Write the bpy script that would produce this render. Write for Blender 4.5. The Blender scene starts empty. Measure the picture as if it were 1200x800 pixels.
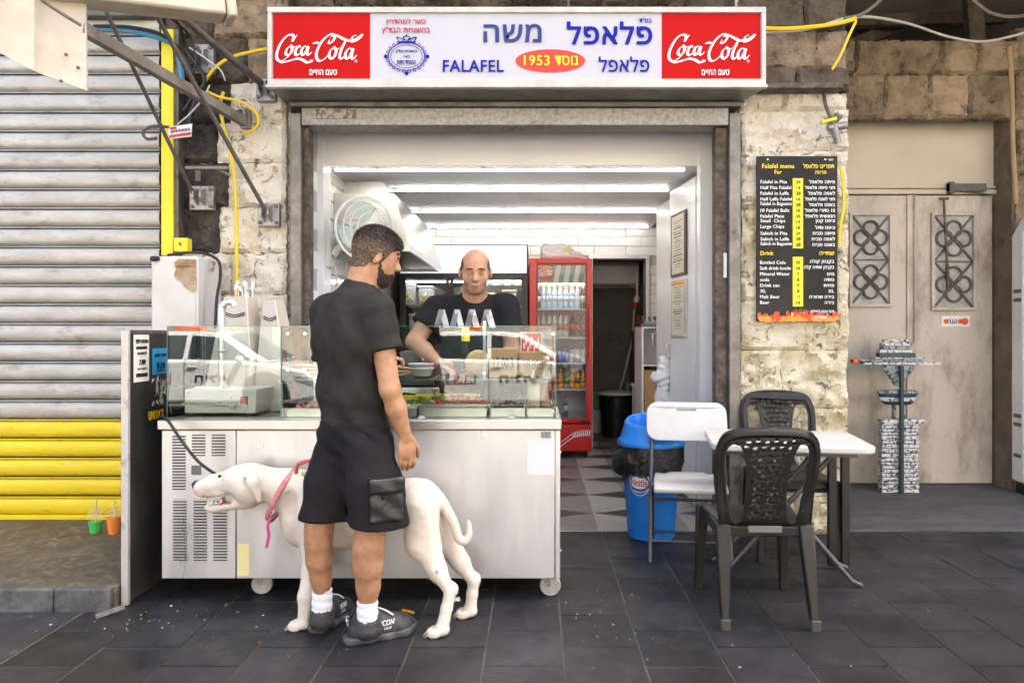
import bpy, bmesh, math, random
import numpy as np
from mathutils import Vector, Matrix
random.seed(7); np.random.seed(7)
R = math.radians
scene = bpy.context.scene
COL = scene.collection

# ------------------------------------------------------------------ camera
F = 850.0; HX, HY = 628.0, 390.0; EYE = 1.3
cam_d = bpy.data.cameras.new('camera'); cam = bpy.data.objects.new('camera', cam_d); COL.objects.link(cam)
cam.location = (0, 0, EYE); cam.rotation_euler = (R(90), 0, 0)
cam_d.sensor_fit = 'HORIZONTAL'; cam_d.sensor_width = 36.0; cam_d.lens = 36.0*F/1200.0
cam_d.shift_x = (600-HX)/1200.0; cam_d.shift_y = -(400-HY)/1200.0
cam_d.clip_start = 0.05; cam_d.clip_end = 600
scene.camera = cam

# ------------------------------------------------------------------ sky, sun, exposure
SUN_EL, SUN_AZ = R(57), R(52)          # the sun stands behind the building, to the right
w = bpy.data.worlds.new('World'); scene.world = w; w.use_nodes = True
nt = w.node_tree; bg = nt.nodes['Background']
sky = nt.nodes.new('ShaderNodeTexSky'); sky.sky_type = 'NISHITA'; sky.sun_disc = False
sky.sun_elevation = SUN_EL; sky.sun_rotation = SUN_AZ; sky.air_density = 0.6; sky.dust_density = 6.0; sky.ozone_density = 0.3
nt.links.new(sky.outputs[0], bg.inputs[0]); bg.inputs[1].default_value = 0.15
sun_d = bpy.data.lights.new('sun', 'SUN'); sun = bpy.data.objects.new('sun', sun_d); COL.objects.link(sun)
sun_d.energy = 5.0; sun_d.angle = R(0.5); sun_d.color = (1.0, 0.95, 0.88)
sv = Vector((math.sin(SUN_AZ)*math.cos(SUN_EL), math.cos(SUN_AZ)*math.cos(SUN_EL), math.sin(SUN_EL)))
sun.rotation_euler = sv.to_track_quat('Z', 'Y').to_euler(); sun.location = (0, 0, 30)
vs = scene.view_settings
scene.display_settings.display_device = 'sRGB'
vs.view_transform = 'Standard'; vs.look = 'None'; vs.gamma = 1.0; vs.use_curve_mapping = False
vs.exposure = 3.0
try: vs.use_white_balance = True; vs.white_balance_temperature = 7000; vs.white_balance_tint = 8
except Exception: pass
scene.cycles.use_denoising = True
scene.cycles.max_bounces = 8; scene.cycles.diffuse_bounces = 5; scene.cycles.transparent_max_bounces = 16
scene.cycles.glossy_bounces = 4; scene.cycles.caustics_reflective = False; scene.cycles.caustics_refractive = False
scene.cycles.sample_clamp_indirect = 6.0

# ------------------------------------------------------------------ helpers
def W(px, py, Y):
    """point of the place that lies Y metres in front of the tripod"""
    return Vector(((px-HX)*Y/F, Y, EYE-(py-HY)*Y/F))
def G(px, py, z=0.0):
    Y = (EYE-z)*F/(py-HY); return Vector(((px-HX)*Y/F, Y, z))
def wloc(o):
    v = Vector((0, 0, 0))
    while o is not None: v += o.location; o = o.parent
    return v
def tag(o, label=None, cat=None, group=None, kind=None):
    if label: o['label'] = label
    if cat: o['category'] = cat
    if group: o['group'] = group
    if kind: o['kind'] = kind
    return o
def thing(name, loc, label=None, cat=None, group=None, kind=None):
    o = bpy.data.objects.new(name, None); COL.objects.link(o); o.location = loc; o.empty_display_size = .1
    return tag(o, label, cat, group, kind)
def link(name, me, parent=None):
    o = bpy.data.objects.new(name, me); COL.objects.link(o)
    if parent is not None: o.parent = parent
    return o
def copy_tree(o, parent=None):
    c = o.copy(); COL.objects.link(c); c.parent = parent
    for ch in list(o.children): copy_tree(ch, c)
    return c
def frame_of(d):
    d = Vector(d).normalized(); u = Vector((0, 0, 1)) if abs(d.z) < .95 else Vector((1, 0, 0))
    a = d.cross(u).normalized(); return a, d.cross(a).normalized(), d
def crom(pts, n=6, closed=False):
    P = [Vector(p) for p in pts]; out = []; m = len(P)
    rng = range(m if closed else m-1)
    for i in rng:
        if closed: a, b, c, d = P[(i-1) % m], P[i], P[(i+1) % m], P[(i+2) % m]
        else: a, b, c, d = P[max(i-1, 0)], P[i], P[i+1], P[min(i+2, m-1)]
        for k in range(n):
            t = k/n; t2 = t*t; t3 = t2*t
            out.append(.5*((2*b)+(c-a)*t+(2*a-5*b+4*c-d)*t2+(3*b-a-3*c+d)*t3))
    if not closed: out.append(P[-1].copy())
    return out
class MB:
    def __init__(s): s.v = []; s.f = []; s.m = []; s.cur = 0
    def add(s, vs, fs):
        n = len(s.v); s.v += [tuple(v) for v in vs]; s.f += [tuple(i+n for i in f) for f in fs]; s.m += [s.cur]*len(fs); return s
    def box(s, x0, x1, y0, y1, z0, z1, M=None):
        vs = [(x, y, z) for z in (z0, z1) for y in (y0, y1) for x in (x0, x1)]
        if M is not None: vs = [M @ Vector(v) for v in vs]
        return s.add(vs, [(0, 2, 3, 1), (4, 5, 7, 6), (0, 1, 5, 4), (2, 6, 7, 3), (0, 4, 6, 2), (1, 3, 7, 5)])
    def cbox(s, c, sx, sy, sz, rz=0, ry=0, rx=0):
        M = Matrix.Translation(Vector(c)) @ Matrix.Rotation(rz, 4, 'Z') @ Matrix.Rotation(ry, 4, 'Y') @ Matrix.Rotation(rx, 4, 'X')
        return s.box(-sx/2, sx/2, -sy/2, sy/2, -sz/2, sz/2, M)
    def tube(s, pts, r, n=8, closed=False, caps=True):
        P = [Vector(p) for p in pts]; m = len(P); rings = []
        rr = r if isinstance(r, (list, tuple)) else [r]*m
        ref = None
        for i in range(m):
            if closed: d = P[(i+1) % m]-P[i-1]
            else: d = P[min(i+1, m-1)]-P[max(i-1, 0)]
            if d.length < 1e-9: d = Vector((0, 0, 1))
            d.normalize()
            if ref is None: a, b, _ = frame_of(d)
            else:
                a = ref-d*ref.dot(d)
                if a.length < 1e-6: a, b, _ = frame_of(d)
                a.normalize(); b = d.cross(a)
            ref = a
            rings.append([P[i]+(a*math.cos(2*math.pi*k/n)+b*math.sin(2*math.pi*k/n))*rr[i] for k in range(n)])
        vs = [v for q in rings for v in q]; fs = []
        for i in range(m if closed else m-1):
            j = (i+1) % m
            for k in range(n): fs.append((i*n+k, i*n+(k+1) % n, j*n+(k+1) % n, j*n+k))
        if caps and not closed: fs.append(tuple(range(n))[::-1]); fs.append(tuple((m-1)*n+k for k in range(n)))
        return s.add(vs, fs)
    def cyl(s, a, b, r0, r1=None, n=16): return s.tube([a, b], [r0, r0 if r1 is None else r1], n)
    def lathe(s, prof, c=(0, 0, 0), n=24, d=(0, 0, 1), sx=1, sy=1):
        a, b, d = frame_of(d) if abs(Vector(d).normalized().z) < .999 else (Vector((1, 0, 0)), Vector((0, 1, 0)), Vector((0, 0, 1)))
        c = Vector(c); vs = []; fs = []; m = len(prof)
        for r, h in prof:
            for k in range(n):
                t = 2*math.pi*k/n; vs.append(c+d*h+a*(r*math.cos(t)*sx)+b*(r*math.sin(t)*sy))
        for i in range(m-1):
            for k in range(n): fs.append((i*n+k, i*n+(k+1) % n, (i+1)*n+(k+1) % n, (i+1)*n+k))
        if prof[0][0] > 1e-6: fs.append(tuple(range(n))[::-1])
        if prof[-1][0] > 1e-6: fs.append(tuple((m-1)*n+k for k in range(n)))
        return s.add(vs, fs)
    def prism(s, pts, fn, d0, d1):
        """pts 2-D outline; fn(u,v,d)->xyz"""
        n = len(pts); vs = [fn(u, v, d0) for u, v in pts]+[fn(u, v, d1) for u, v in pts]
        fs = [tuple(range(n))[::-1], tuple(range(n, 2*n))]+[(i, (i+1) % n, n+(i+1) % n, n+i) for i in range(n)]
        return s.add(vs, fs)
    def flat(s, pts): return s.add(pts, [tuple(range(len(pts)))])
    def bar(s, a, b, w_, h_, up=(0, 0, 1)):
        a = Vector(a); b = Vector(b); d = (b-a).normalized(); up = Vector(up)
        x = d.cross(up)
        if x.length < 1e-4: x = d.cross(Vector((1, 0, 0)))
        x.normalize(); y = x.cross(d)
        vs = [p+x*(i*w_/2)+y*(j*h_/2) for p in (a, b) for i, j in ((-1, -1), (1, -1), (1, 1), (-1, 1))]
        return s.add(vs, [(0, 1, 2, 3), (7, 6, 5, 4), (0, 4, 5, 1), (1, 5, 6, 2), (2, 6, 7, 3), (3, 7, 4, 0)])
    def mesh(s, name, mats, off=(0, 0, 0), smooth=False):
        me = bpy.data.meshes.new(name); o = Vector(off)
        me.from_pydata([(v[0]-o.x, v[1]-o.y, v[2]-o.z) for v in s.v], [], s.f)
        for mt in (mats if isinstance(mats, (list, tuple)) else [mats]): me.materials.append(mt)
        if isinstance(mats, (list, tuple)): me.polygons.foreach_set('material_index', s.m)
        bm = bmesh.new(); bm.from_mesh(me); bmesh.ops.recalc_face_normals(bm, faces=bm.faces[:]); bm.to_mesh(me); bm.free()
        if smooth: me.shade_smooth()
        me.update(); return me
    def build(s, name, mats, parent=None, smooth=False, bevel=0, loc=None, sub=0):
        off = wloc(parent) if parent is not None else Vector((0, 0, 0))
        if loc is not None and parent is None: off = Vector(loc)
        me = s.mesh(name, mats, off, smooth); o = link(name, me, parent)
        if parent is None: o.location = off
        if bevel:
            b = o.modifiers.new('bevel', 'BEVEL'); b.width = bevel; b.segments = 2; b.limit_method = 'ANGLE'; b.angle_limit = R(40)
            me.shade_smooth()
            try: me.set_sharp_from_angle(angle=R(35))
            except Exception: pass
        elif smooth:
            try: me.set_sharp_from_angle(angle=R(smooth if smooth is not True else 45))
            except Exception: pass
        return o
# ---- lettering: built-in typeface, Hebrew strings are turned for display
def is_heb(s): return any('\u0590' <= ch <= '\u05ff' for ch in s)
def heb(s):
    if not is_heb(s): return s
    out = s[::-1]; res = ''; num = ''
    for ch in out:
        if ch.isdigit(): num = ch+num
        else: res += num+ch; num = ''
    return res+num
_tc = {}
def text2d(s, bold=0.0, shear=0.0):
    key = (s, bold, shear)
    if key in _tc: return _tc[key]
    c = bpy.data.curves.new('t', 'FONT'); c.body = heb(s); c.size = 1; c.offset = 0; c.resolution_u = 3; c.shear = shear
    if bold: c.space_character = 1+bold*2.2
    o = bpy.data.objects.new('t', c); COL.objects.link(o)
    dg = bpy.context.evaluated_depsgraph_get(); dg.update()
    me = bpy.data.meshes.new_from_object(o.evaluated_get(dg))
    v = np.array([(p.co.x, p.co.y) for p in me.vertices]) if len(me.vertices) else np.zeros((0, 2))
    f = [tuple(p.vertices) for p in me.polygons]
    bpy.data.objects.remove(o); bpy.data.curves.remove(c); bpy.data.meshes.remove(me)
    if len(v): v = v-v.min(0)
    _tc[key] = (v, f); return v, f
def _nrm(fn, p):
    u, v = p; e = 1e-3; o = Vector(fn(u, v)); n = (Vector(fn(u+e, v))-o).cross(Vector(fn(u, v+e))-o)
    if n.length < 1e-12: return Vector((0, -1, 0))
    n.normalize(); return n if n.dot(Vector((0, 0, 1.3))-o) > 0 else -n
_lift = [0]
def put_text(mb, s, fn, x0, x1, y0, y1, bold=0.0, shear=0.0, align=None, h=None):
    """fit text in the box; fn(u,v)->xyz. With h: keep the aspect and align l/c/r"""
    v, f = text2d(s, bold, shear)
    if not len(v): return
    ext = v.max(0)
    if bold:                            # heavier weight: the same letters laid a hair apart, each a hair nearer
        e = bold*.55; nb = []; nf = []; n0 = len(v)
        for i, (du, dv) in enumerate(((0, 0), (e, 0), (-e, 0), (0, e*.7), (0, -e*.7), (e*.7, e*.5), (-e*.7, -e*.5), (e*.7, -e*.5), (-e*.7, e*.5))):
            nb.append(v+np.array((du, dv))); nf += [tuple(q+i*n0 for q in p) for p in f]
        v = np.concatenate(nb); f = nf
    else: n0 = len(v)
    if h is not None:
        k = h/.73; wd = ext[0]*abs(k)
        if x1 is not None and x0 is not None and wd > abs(x1-x0): kx = abs(x1-x0)/ext[0]
        else: kx = abs(k)
        wd = ext[0]*kx
        xs = x0 if align == 'l' else (x1-wd if align == 'r' else (x0+x1)/2-wd/2)
        _uv = [(xs+a*kx, y0+b*k) for a, b in v]
    else: _uv = [(x0+(x1-x0)*a/ext[0], y0+(y1-y0)*b/ext[1]) for a, b in v]
    nn = _nrm(fn, _uv[0]); pts = [Vector(fn(*q)) for q in _uv]; vs = []; fs = []
    for i, p in enumerate(f):           # some letters of the typeface overlap themselves: no two facets share a plane
        l_ = nn*(.00045*(p[0]//n0)+.00005*(i % 9)); fs.append(tuple(range(len(vs), len(vs)+len(p)))); vs += [pts[k]+l_ for k in p]
    mb.add(vs, fs)
def stroke(mb, pts, fn, wmin, wmax, ang=R(35), n=6, taper=True):
    """a broad-nib pen stroke in 2-D"""
    P = crom([(x, y, 0) for x, y in pts], n); m = len(P); L = []; Rr = []
    for i in range(m):
        d = (P[min(i+1, m-1)]-P[max(i-1, 0)])
        if d.length < 1e-9: d = Vector((1, 0, 0))
        d.normalize(); nn = Vector((-d.y, d.x, 0))
        wd = wmin+(wmax-wmin)*abs(math.sin(math.atan2(d.y, d.x)-ang))
        if taper: wd *= min(1, .35+3*min(i, m-1-i)/m)
        L.append(P[i]+nn*wd/2); Rr.append(P[i]-nn*wd/2)
    _lift[0] = (_lift[0]+1) % 12; nn = _nrm(fn, (P[0].x, P[0].y)); lf = lambda i: nn*(.00028*_lift[0]+.0008*i/m)
    vs = [Vector(fn(p.x, p.y))+lf(i) for i, p in enumerate(L)]+[Vector(fn(p.x, p.y))+lf(i) for i, p in enumerate(Rr)]
    mb.add(vs, [(i, i+1, m+i+1, m+i) for i in range(m-1)])

def vnoise(x, y, z, s, seed=0):
    """smooth lattice noise in -1..1 on broadcast coordinate arrays; s = (sx,sy,sz) frequencies"""
    rg = np.random.RandomState(seed); Lt = rg.uniform(-1, 1, (32, 32, 32)).astype(np.float32)
    def prep(a, k): q = a*k+seed*3.7+500; i = np.floor(q).astype(int); f = (q-i).astype(np.float32); return i % 32, (i+1) % 32, f*f*(3-2*f)
    (i0, i1, fx), (j0, j1, fy), (k0, k1, fz) = prep(x, s[0]), prep(y, s[1]), prep(z, s[2])
    g = lambda i, j, k: Lt[i, j, k]
    a = g(i0, j0, k0)*(1-fx)+g(i1, j0, k0)*fx; b = g(i0, j1, k0)*(1-fx)+g(i1, j1, k0)*fx; c = g(i0, j0, k1)*(1-fx)+g(i1, j0, k1)*fx; d = g(i0, j1, k1)*(1-fx)+g(i1, j1, k1)*fx
    return (a*(1-fy)+b*fy)*(1-fz)+(c*(1-fy)+d*fy)*fz
# ---- distance-field sculpting (bodies, clothes, bags)
class SDF:
    def __init__(s, lo, hi, h):
        s.h = h; s.lo = np.array(lo, float); n = np.ceil((np.array(hi)-s.lo)/h).astype(int)+1
        s.n = n; s.D = np.full(n, 1.0, np.float32)
    def sub(s, lo, hi):
        a = np.clip(np.floor((np.array(lo)-s.lo)/s.h).astype(int), 0, s.n-1); b = np.clip(np.ceil((np.array(hi)-s.lo)/s.h).astype(int)+1, 1, s.n)
        sl = tuple(slice(int(a[i]), int(b[i])) for i in range(3))
        ax = [s.lo[i]+np.arange(a[i], b[i])*s.h for i in range(3)]
        return sl, ax[0][:, None, None], ax[1][None, :, None], ax[2][None, None, :]
    def comb(s, sl, d, k, op):
        a = s.D[sl]
        if op == 'add':
            if k > 0: hh = np.clip(.5+.5*(a-d)/k, 0, 1); r = a*(1-hh)+d*hh-k*hh*(1-hh)
            else: r = np.minimum(a, d)
        else:
            if k > 0: hh = np.clip(.5-.5*(a+d)/k, 0, 1); r = a*(1-hh)-d*hh+k*hh*(1-hh)
            else: r = np.maximum(a, -d)
        s.D[sl] = r
    def cone(s, a, b, ra, rb, k=.02, op='add', fl=None):
        a = np.array(a, float); b = np.array(b, float); m = max(ra, rb)+k+4*s.h
        sl, X, Y, Z = s.sub(np.minimum(a, b)-m, np.maximum(a, b)+m)
        d = b-a; L2 = max(float(d@d), 1e-12)
        t = np.clip(((X-a[0])*d[0]+(Y-a[1])*d[1]+(Z-a[2])*d[2])/L2, 0, 1)
        dist = np.sqrt((X-a[0]-t*d[0])**2+(Y-a[1]-t*d[1])**2+(Z-a[2]-t*d[2])**2)-(ra+(rb-ra)*t)
        s.comb(sl, dist, k, op); return s
    def chain(s, pts, rs, k=.02, op='add'):
        for i in range(len(pts)-1): s.cone(pts[i], pts[i+1], rs[i], rs[i+1], k, op)
        return s
    def ell(s, c, r, ax=None, k=.02, op='add'):
        c = np.array(c, float); r = np.array(r, float); m = r.max()+k+4*s.h
        sl, X, Y, Z = s.sub(c-m, c+m); X = X-c[0]; Y = Y-c[1]; Z = Z-c[2]
        if ax is None: u, v, w_ = X, Y, Z
        else:
            A = [np.array(q, float)/np.linalg.norm(q) for q in ax]
            u, v, w_ = (q[0]*X+q[1]*Y+q[2]*Z for q in A)
        k0 = np.sqrt((u/r[0])**2+(v/r[1])**2+(w_/r[2])**2); k1 = np.sqrt((u/r[0]**2)**2+(v/r[1]**2)**2+(w_/r[2]**2)**2)+1e-9
        s.comb(sl, k0*(k0-1)/k1, k, op); return s
    def bx(s, c, r, ax=None, rnd=.01, k=.01, op='add'):
        c = np.array(c, float); r = np.array(r, float); m = float(np.linalg.norm(r))+k+4*s.h
        sl, X, Y, Z = s.sub(c-m, c+m); X = X-c[0]; Y = Y-c[1]; Z = Z-c[2]
        if ax is None: u, v, w_ = X+0*Y+0*Z, Y+0*X+0*Z, Z+0*X+0*Y
        else:
            A = [np.array(q, float)/np.linalg.norm(q) for q in ax]
            u, v, w_ = (q[0]*X+q[1]*Y+q[2]*Z for q in A)
        q = [np.abs(u)-r[0]+rnd, np.abs(v)-r[1]+rnd, np.abs(w_)-r[2]+rnd]
        d = np.sqrt(np.maximum(q[0], 0)**2+np.maximum(q[1], 0)**2+np.maximum(q[2], 0)**2)+np.minimum(np.maximum(np.maximum(q[0], q[1]), q[2]), 0)-rnd
        s.comb(sl, d, k, op); return s
    def grid(s):
        return tuple(s.lo[i]+np.arange(s.n[i])*s.h for i in range(3))
    def warp(s, fn):
        x, y, z = s.grid(); s.D += fn(x[:, None, None], y[None, :, None], z[None, None, :]).astype(np.float32); return s
    def cut(s, fn):
        """keep only where fn<0"""
        x, y, z = s.grid(); s.D = np.maximum(s.D, fn(x[:, None, None], y[None, :, None], z[None, None, :])).astype(np.float32); return s
    def clone(s):
        t = SDF.__new__(SDF); t.h = s.h; t.lo = s.lo; t.n = s.n; t.D = s.D.copy(); return t
    def nets(s):
        D = s.D.copy(); D[0] = D[-1] = 1; D[:, 0] = D[:, -1] = 1; D[:, :, 0] = D[:, :, -1] = 1
        S = D < 0; nx, ny, nz = D.shape
        acc = np.zeros((nx-1, ny-1, nz-1, 3), np.float32); cnt = np.zeros((nx-1, ny-1, nz-1), np.float32)
        corners = [(i, j, k) for i in (0, 1) for j in (0, 1) for k in (0, 1)]
        def cs(c): return D[c[0]:nx-1+c[0], c[1]:ny-1+c[1], c[2]:nz-1+c[2]]
        for a in corners:
            for ax in range(3):
                if a[ax]: continue
                b = list(a); b[ax] = 1
                da, db = cs(a), cs(b); m = (da < 0) != (db < 0)
                t = np.where(m, da/(da-db+1e-12), 0)
                for q in range(3):
                    acc[..., q] += np.where(m, a[q]+(t if q == ax else 0), 0)
                cnt += m
        act = cnt > 0; idx = np.full(act.shape, -1, np.int64); idx[act] = np.arange(act.sum())
        ii = np.argwhere(act); V = (ii+acc[act]/cnt[act][:, None])*s.h+s.lo
        Fs = []
        for ax in range(3):
            sl0 = [slice(None)]*3; sl1 = [slice(None)]*3; sl0[ax] = slice(0, -1); sl1[ax] = slice(1, None)
            m = S[tuple(sl0)] != S[tuple(sl1)]; e = np.argwhere(m)
            o1, o2 = [(1, 2), (2, 0), (0, 1)][ax]
            e = e[(e[:, o1] > 0) & (e[:, o2] > 0)]
            e = e[(e[:, o1] < S.shape[o1]-1) & (e[:, o2] < S.shape[o2]-1)]
            q = []
            for d1, d2 in ((-1, -1), (0, -1), (0, 0), (-1, 0)):
                t = e.copy(); t[:, o1] += d1; t[:, o2] += d2; q.append(idx[t[:, 0], t[:, 1], t[:, 2]])
            q = np.stack(q, 1); ins = S[e[:, 0], e[:, 1], e[:, 2]]
            q[~ins] = q[~ins][:, ::-1]; q = q[(q >= 0).all(1)]; Fs.append(q)
        return V, np.concatenate(Fs)
    def build(s, name, mats, parent=None, region=None, loc=None, smooth_it=1):
        V, Q = s.nets()
        # a touch of relaxing takes the grid out of the surface
        for _ in range(smooth_it):
            A = np.zeros_like(V); C = np.zeros(len(V))
            for i in range(4):
                np.add.at(A, Q[:, i], V[Q[:, (i+1) % 4]]+V[Q[:, (i-1) % 4]]); np.add.at(C, Q[:, i], 2)
            V = V*.45+(A/np.maximum(C, 1)[:, None])*.55
        off = wloc(parent) if parent is not None else Vector(loc or (0, 0, 0))
        me = bpy.data.meshes.new(name); me.from_pydata((V-np.array(off)).tolist(), [], Q.tolist())
        ml = mats if isinstance(mats, (list, tuple)) else [mats]
        for mt in ml: me.materials.append(mt)
        if region is not None:
            cen = V[Q].mean(1); me.polygons.foreach_set('material_index', region(cen).astype(np.int32))
        me.shade_smooth(); me.update()
        o = link(name, me, parent)
        if parent is None: o.location = off
        return o

# ------------------------------------------------------------------ materials
def _n(t, k, **kw):
    nd = t.nodes.new(k)
    for a, b in kw.items(): setattr(nd, a, b)
    return nd
def rgb(c): return (*c, 1) if len(c) == 3 else c
def mat(name, col, rough=.5, metal=0, col2=None, sc=6, lo=.4, hi=.65, det=5, dirt=None, dsc=3, dlo=.55, dhi=.75, dmax=1.0,
        bump=0, bsc=40, bdist=.01, coat=0, spec=.5, trans=0, sss=0, emit=None, estr=0, alpha=1, rvar=.0, objvar=0, stretch=None, sheen=0, aniso=0, dist=0.0):
    m = bpy.data.materials.new(name); m.use_nodes = True; t = m.node_tree; p = t.nodes['Principled BSDF']
    geo = _n(t, 'ShaderNodeNewGeometry'); pos = geo.outputs['Position']
    if stretch:
        mp = _n(t, 'ShaderNodeMapping'); mp.inputs['Scale'].default_value = stretch; t.links.new(pos, mp.inputs[0]); pos = mp.outputs[0]
    def noise(s_, d_=5, rgh=.6, off=0.0):
        nz = _n(t, 'ShaderNodeTexNoise'); nz.inputs['Scale'].default_value = s_; nz.inputs['Detail'].default_value = d_; nz.inputs['Roughness'].default_value = rgh
        nz.inputs['Distortion'].default_value = dist
        if off:
            va = _n(t, 'ShaderNodeVectorMath'); va.operation = 'ADD'; va.inputs[1].default_value = (off, off*1.7, off*.6); t.links.new(pos, va.inputs[0]); t.links.new(va.outputs[0], nz.inputs['Vector'])
        else: t.links.new(pos, nz.inputs['Vector'])
        return nz.outputs['Fac']
    def ramp(src, a, b, mx=1.0):
        mr = _n(t, 'ShaderNodeMapRange'); mr.inputs[1].default_value = a; mr.inputs[2].default_value = b; mr.inputs[4].default_value = mx; mr.clamp = True
        t.links.new(src, mr.inputs[0]); return mr.outputs[0]
    def mix(fac, a, b):
        mx = _n(t, 'ShaderNodeMix', data_type='RGBA')
        if hasattr(fac, 'links') or not isinstance(fac, (int, float)): t.links.new(fac, mx.inputs[0])
        else: mx.inputs[0].default_value = fac
        for q, sck in ((a, mx.inputs[6]), (b, mx.inputs[7])):
            if isinstance(q, tuple): sck.default_value = rgb(q)
            else: t.links.new(q, sck)
        return mx.outputs[2]
    c = tuple(col)
    if col2 is not None: c = mix(ramp(noise(sc, det), lo, hi), c, tuple(col2))
    if dirt is not None: c = mix(ramp(noise(dsc, 6, .68, 3.1), dlo, dhi, dmax), c, tuple(dirt))
    if objvar:
        oi = _n(t, 'ShaderNodeObjectInfo'); hv = _n(t, 'ShaderNodeHueSaturation')
        t.links.new(ramp(oi.outputs['Random'], 0, 1), hv.inputs['Value']); mr = hv.inputs['Value'].links[0].from_node
        mr.inputs[3].default_value = 1-objvar; mr.inputs[4].default_value = 1+objvar
        if isinstance(c, tuple): hv.inputs['Color'].default_value = rgb(c)
        else: t.links.new(c, hv.inputs['Color'])
        c = hv.outputs[0]
    if isinstance(c, tuple): p.inputs['Base Color'].default_value = rgb(c)
    else: t.links.new(c, p.inputs['Base Color'])
    p.inputs['Metallic'].default_value = metal; p.inputs['Roughness'].default_value = rough
    if rvar:
        r_ = ramp(noise(sc*1.7, 4, .6, 7.7), .3, .7); mr = r_.node; mr.inputs[3].default_value = max(.02, rough-rvar); mr.inputs[4].default_value = min(1, rough+rvar); t.links.new(r_, p.inputs['Roughness'])
    p.inputs['Specular IOR Level'].default_value = spec; p.inputs['Coat Weight'].default_value = coat; p.inputs['Coat Roughness'].default_value = .1
    p.inputs['Transmission Weight'].default_value = trans; p.inputs['Alpha'].default_value = alpha
    if sheen: p.inputs['Sheen Weight'].default_value = sheen
    if aniso: p.inputs['Anisotropic'].default_value = aniso
    if sss: p.inputs['Subsurface Weight'].default_value = sss; p.inputs['Subsurface Radius'].default_value = (1, .35, .2); p.inputs['Subsurface Scale'].default_value = .012
    if emit: p.inputs['Emission Color'].default_value = rgb(emit); p.inputs['Emission Strength'].default_value = estr
    if bump:
        b = _n(t, 'ShaderNodeBump'); b.inputs['Strength'].default_value = bump; b.inputs['Distance'].default_value = bdist
        t.links.new(noise(bsc, 5, .6, 1.3), b.inputs['Height']); t.links.new(b.outputs[0], p.inputs['Normal'])
    return m
def glass_mat(name, tint=(.93, .97, .95), ior=1.5, rough=0.0):
    m = bpy.data.materials.new(name); m.use_nodes = True; t = m.node_tree; t.nodes.remove(t.nodes['Principled BSDF']); out = t.nodes['Material Output']
    tr = _n(t, 'ShaderNodeBsdfTransparent'); tr.inputs[0].default_value = rgb(tint)
    gl = _n(t, 'ShaderNodeBsdfGlossy'); gl.inputs['Roughness'].default_value = rough; gl.inputs[0].default_value = (1, 1, 1, 1)
    fr = _n(t, 'ShaderNodeFresnel'); fr.inputs[0].default_value = ior
    mx = _n(t, 'ShaderNodeMixShader'); t.links.new(fr.outputs[0], mx.inputs[0]); t.links.new(tr.outputs[0], mx.inputs[1]); t.links.new(gl.outputs[0], mx.inputs[2]); t.links.new(mx.outputs[0], out.inputs[0])
    return m
M = {}
M['slate'] = mat('slate_paver', (.013, .013, .0145), .5, spec=.35, col2=(.030, .030, .033), sc=2.6, lo=.35, hi=.7, dirt=(.06, .057, .053), dsc=8, dlo=.54, dhi=.85, dmax=.6, bump=.5, bsc=30, bdist=.006, rvar=.15, objvar=.22)
M['slate_far'] = mat('slate_paving', (.022, .022, .024), .55, col2=(.038, .038, .041), sc=4, dirt=(.11, .105, .1), dsc=7, bump=.3, bsc=30, bdist=.006, rvar=.12)
M['joint'] = mat('joint_mortar', (.13, .11, .085), .9, col2=(.06, .055, .05), sc=3, bump=.4, bsc=80)
M['asphalt'] = mat('asphalt', (.10, .10, .10), .85, col2=(.15, .148, .145), sc=3, bump=.6, bsc=150, bdist=.01)
M['alcove'] = mat('worn_concrete', (.085, .08, .075), .75, col2=(.13, .122, .112), sc=2.5, dirt=(.045, .043, .042), dsc=4, bump=.25, bsc=60, stretch=(1, 2.5, 1))
M['step'] = mat('dirty_terrazzo', (.075, .06, .045), .7, col2=(.12, .095, .065), sc=5, dirt=(.30, .23, .12), dsc=9, dlo=.50, dhi=.66, dmax=.6, bump=.3, bsc=40, dist=1.6)
M['kerb'] = mat('worn_kerb', (.06, .06, .062), .7, col2=(.13, .13, .128), sc=12, dirt=(.025, .025, .025), dsc=8, bump=.5, bsc=30)
M['stone_white'] = mat('limewashed_stone', (.84, .77, .64), .92, col2=(.66, .54, .37), sc=6, lo=.5, hi=.72, dirt=(.12, .095, .07), dsc=10, dlo=.55, dhi=.64, dmax=.85, bump=.8, bsc=55, bdist=.03, objvar=.03, dist=1.2)
M['stone_black'] = mat('soot_blackened_stone', (.030, .027, .026), .85, col2=(.09, .072, .055), sc=6, dirt=(.5, .45, .38), dsc=16, dlo=.63, dhi=.7, dmax=.8, bump=1.0, bsc=38, bdist=.03, objvar=.2)
M['stone_yellow'] = mat('stained_cream_plaster', (.80, .73, .55), .92, col2=(.60, .50, .29), sc=4, lo=.42, hi=.68, dirt=(.13, .10, .065), dsc=10, dlo=.545, dhi=.63, dmax=.85, bump=.8, bsc=50, bdist=.03, objvar=.02, dist=1.0)
M['stone_brown'] = mat('brown_weathered_stone', (.36, .27, .18), .92, col2=(.20, .145, .09), sc=6, dirt=(.035, .026, .02), dsc=7, dlo=.55, dhi=.7, dmax=.9, bump=1.0, bsc=30, bdist=.03, objvar=.2)
M['stone_dark'] = mat('dark_sooty_stone', (.075, .055, .038), .95, col2=(.13, .10, .07), sc=6, dirt=(.02, .016, .013), dsc=7, bump=1.0, bsc=30, bdist=.03, objvar=.25)
M['mortar_dark'] = mat('dark_mortar', (.09, .075, .055), .95, col2=(.04, .033, .026), sc=8, bump=1, bsc=40, bdist=.02)
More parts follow.
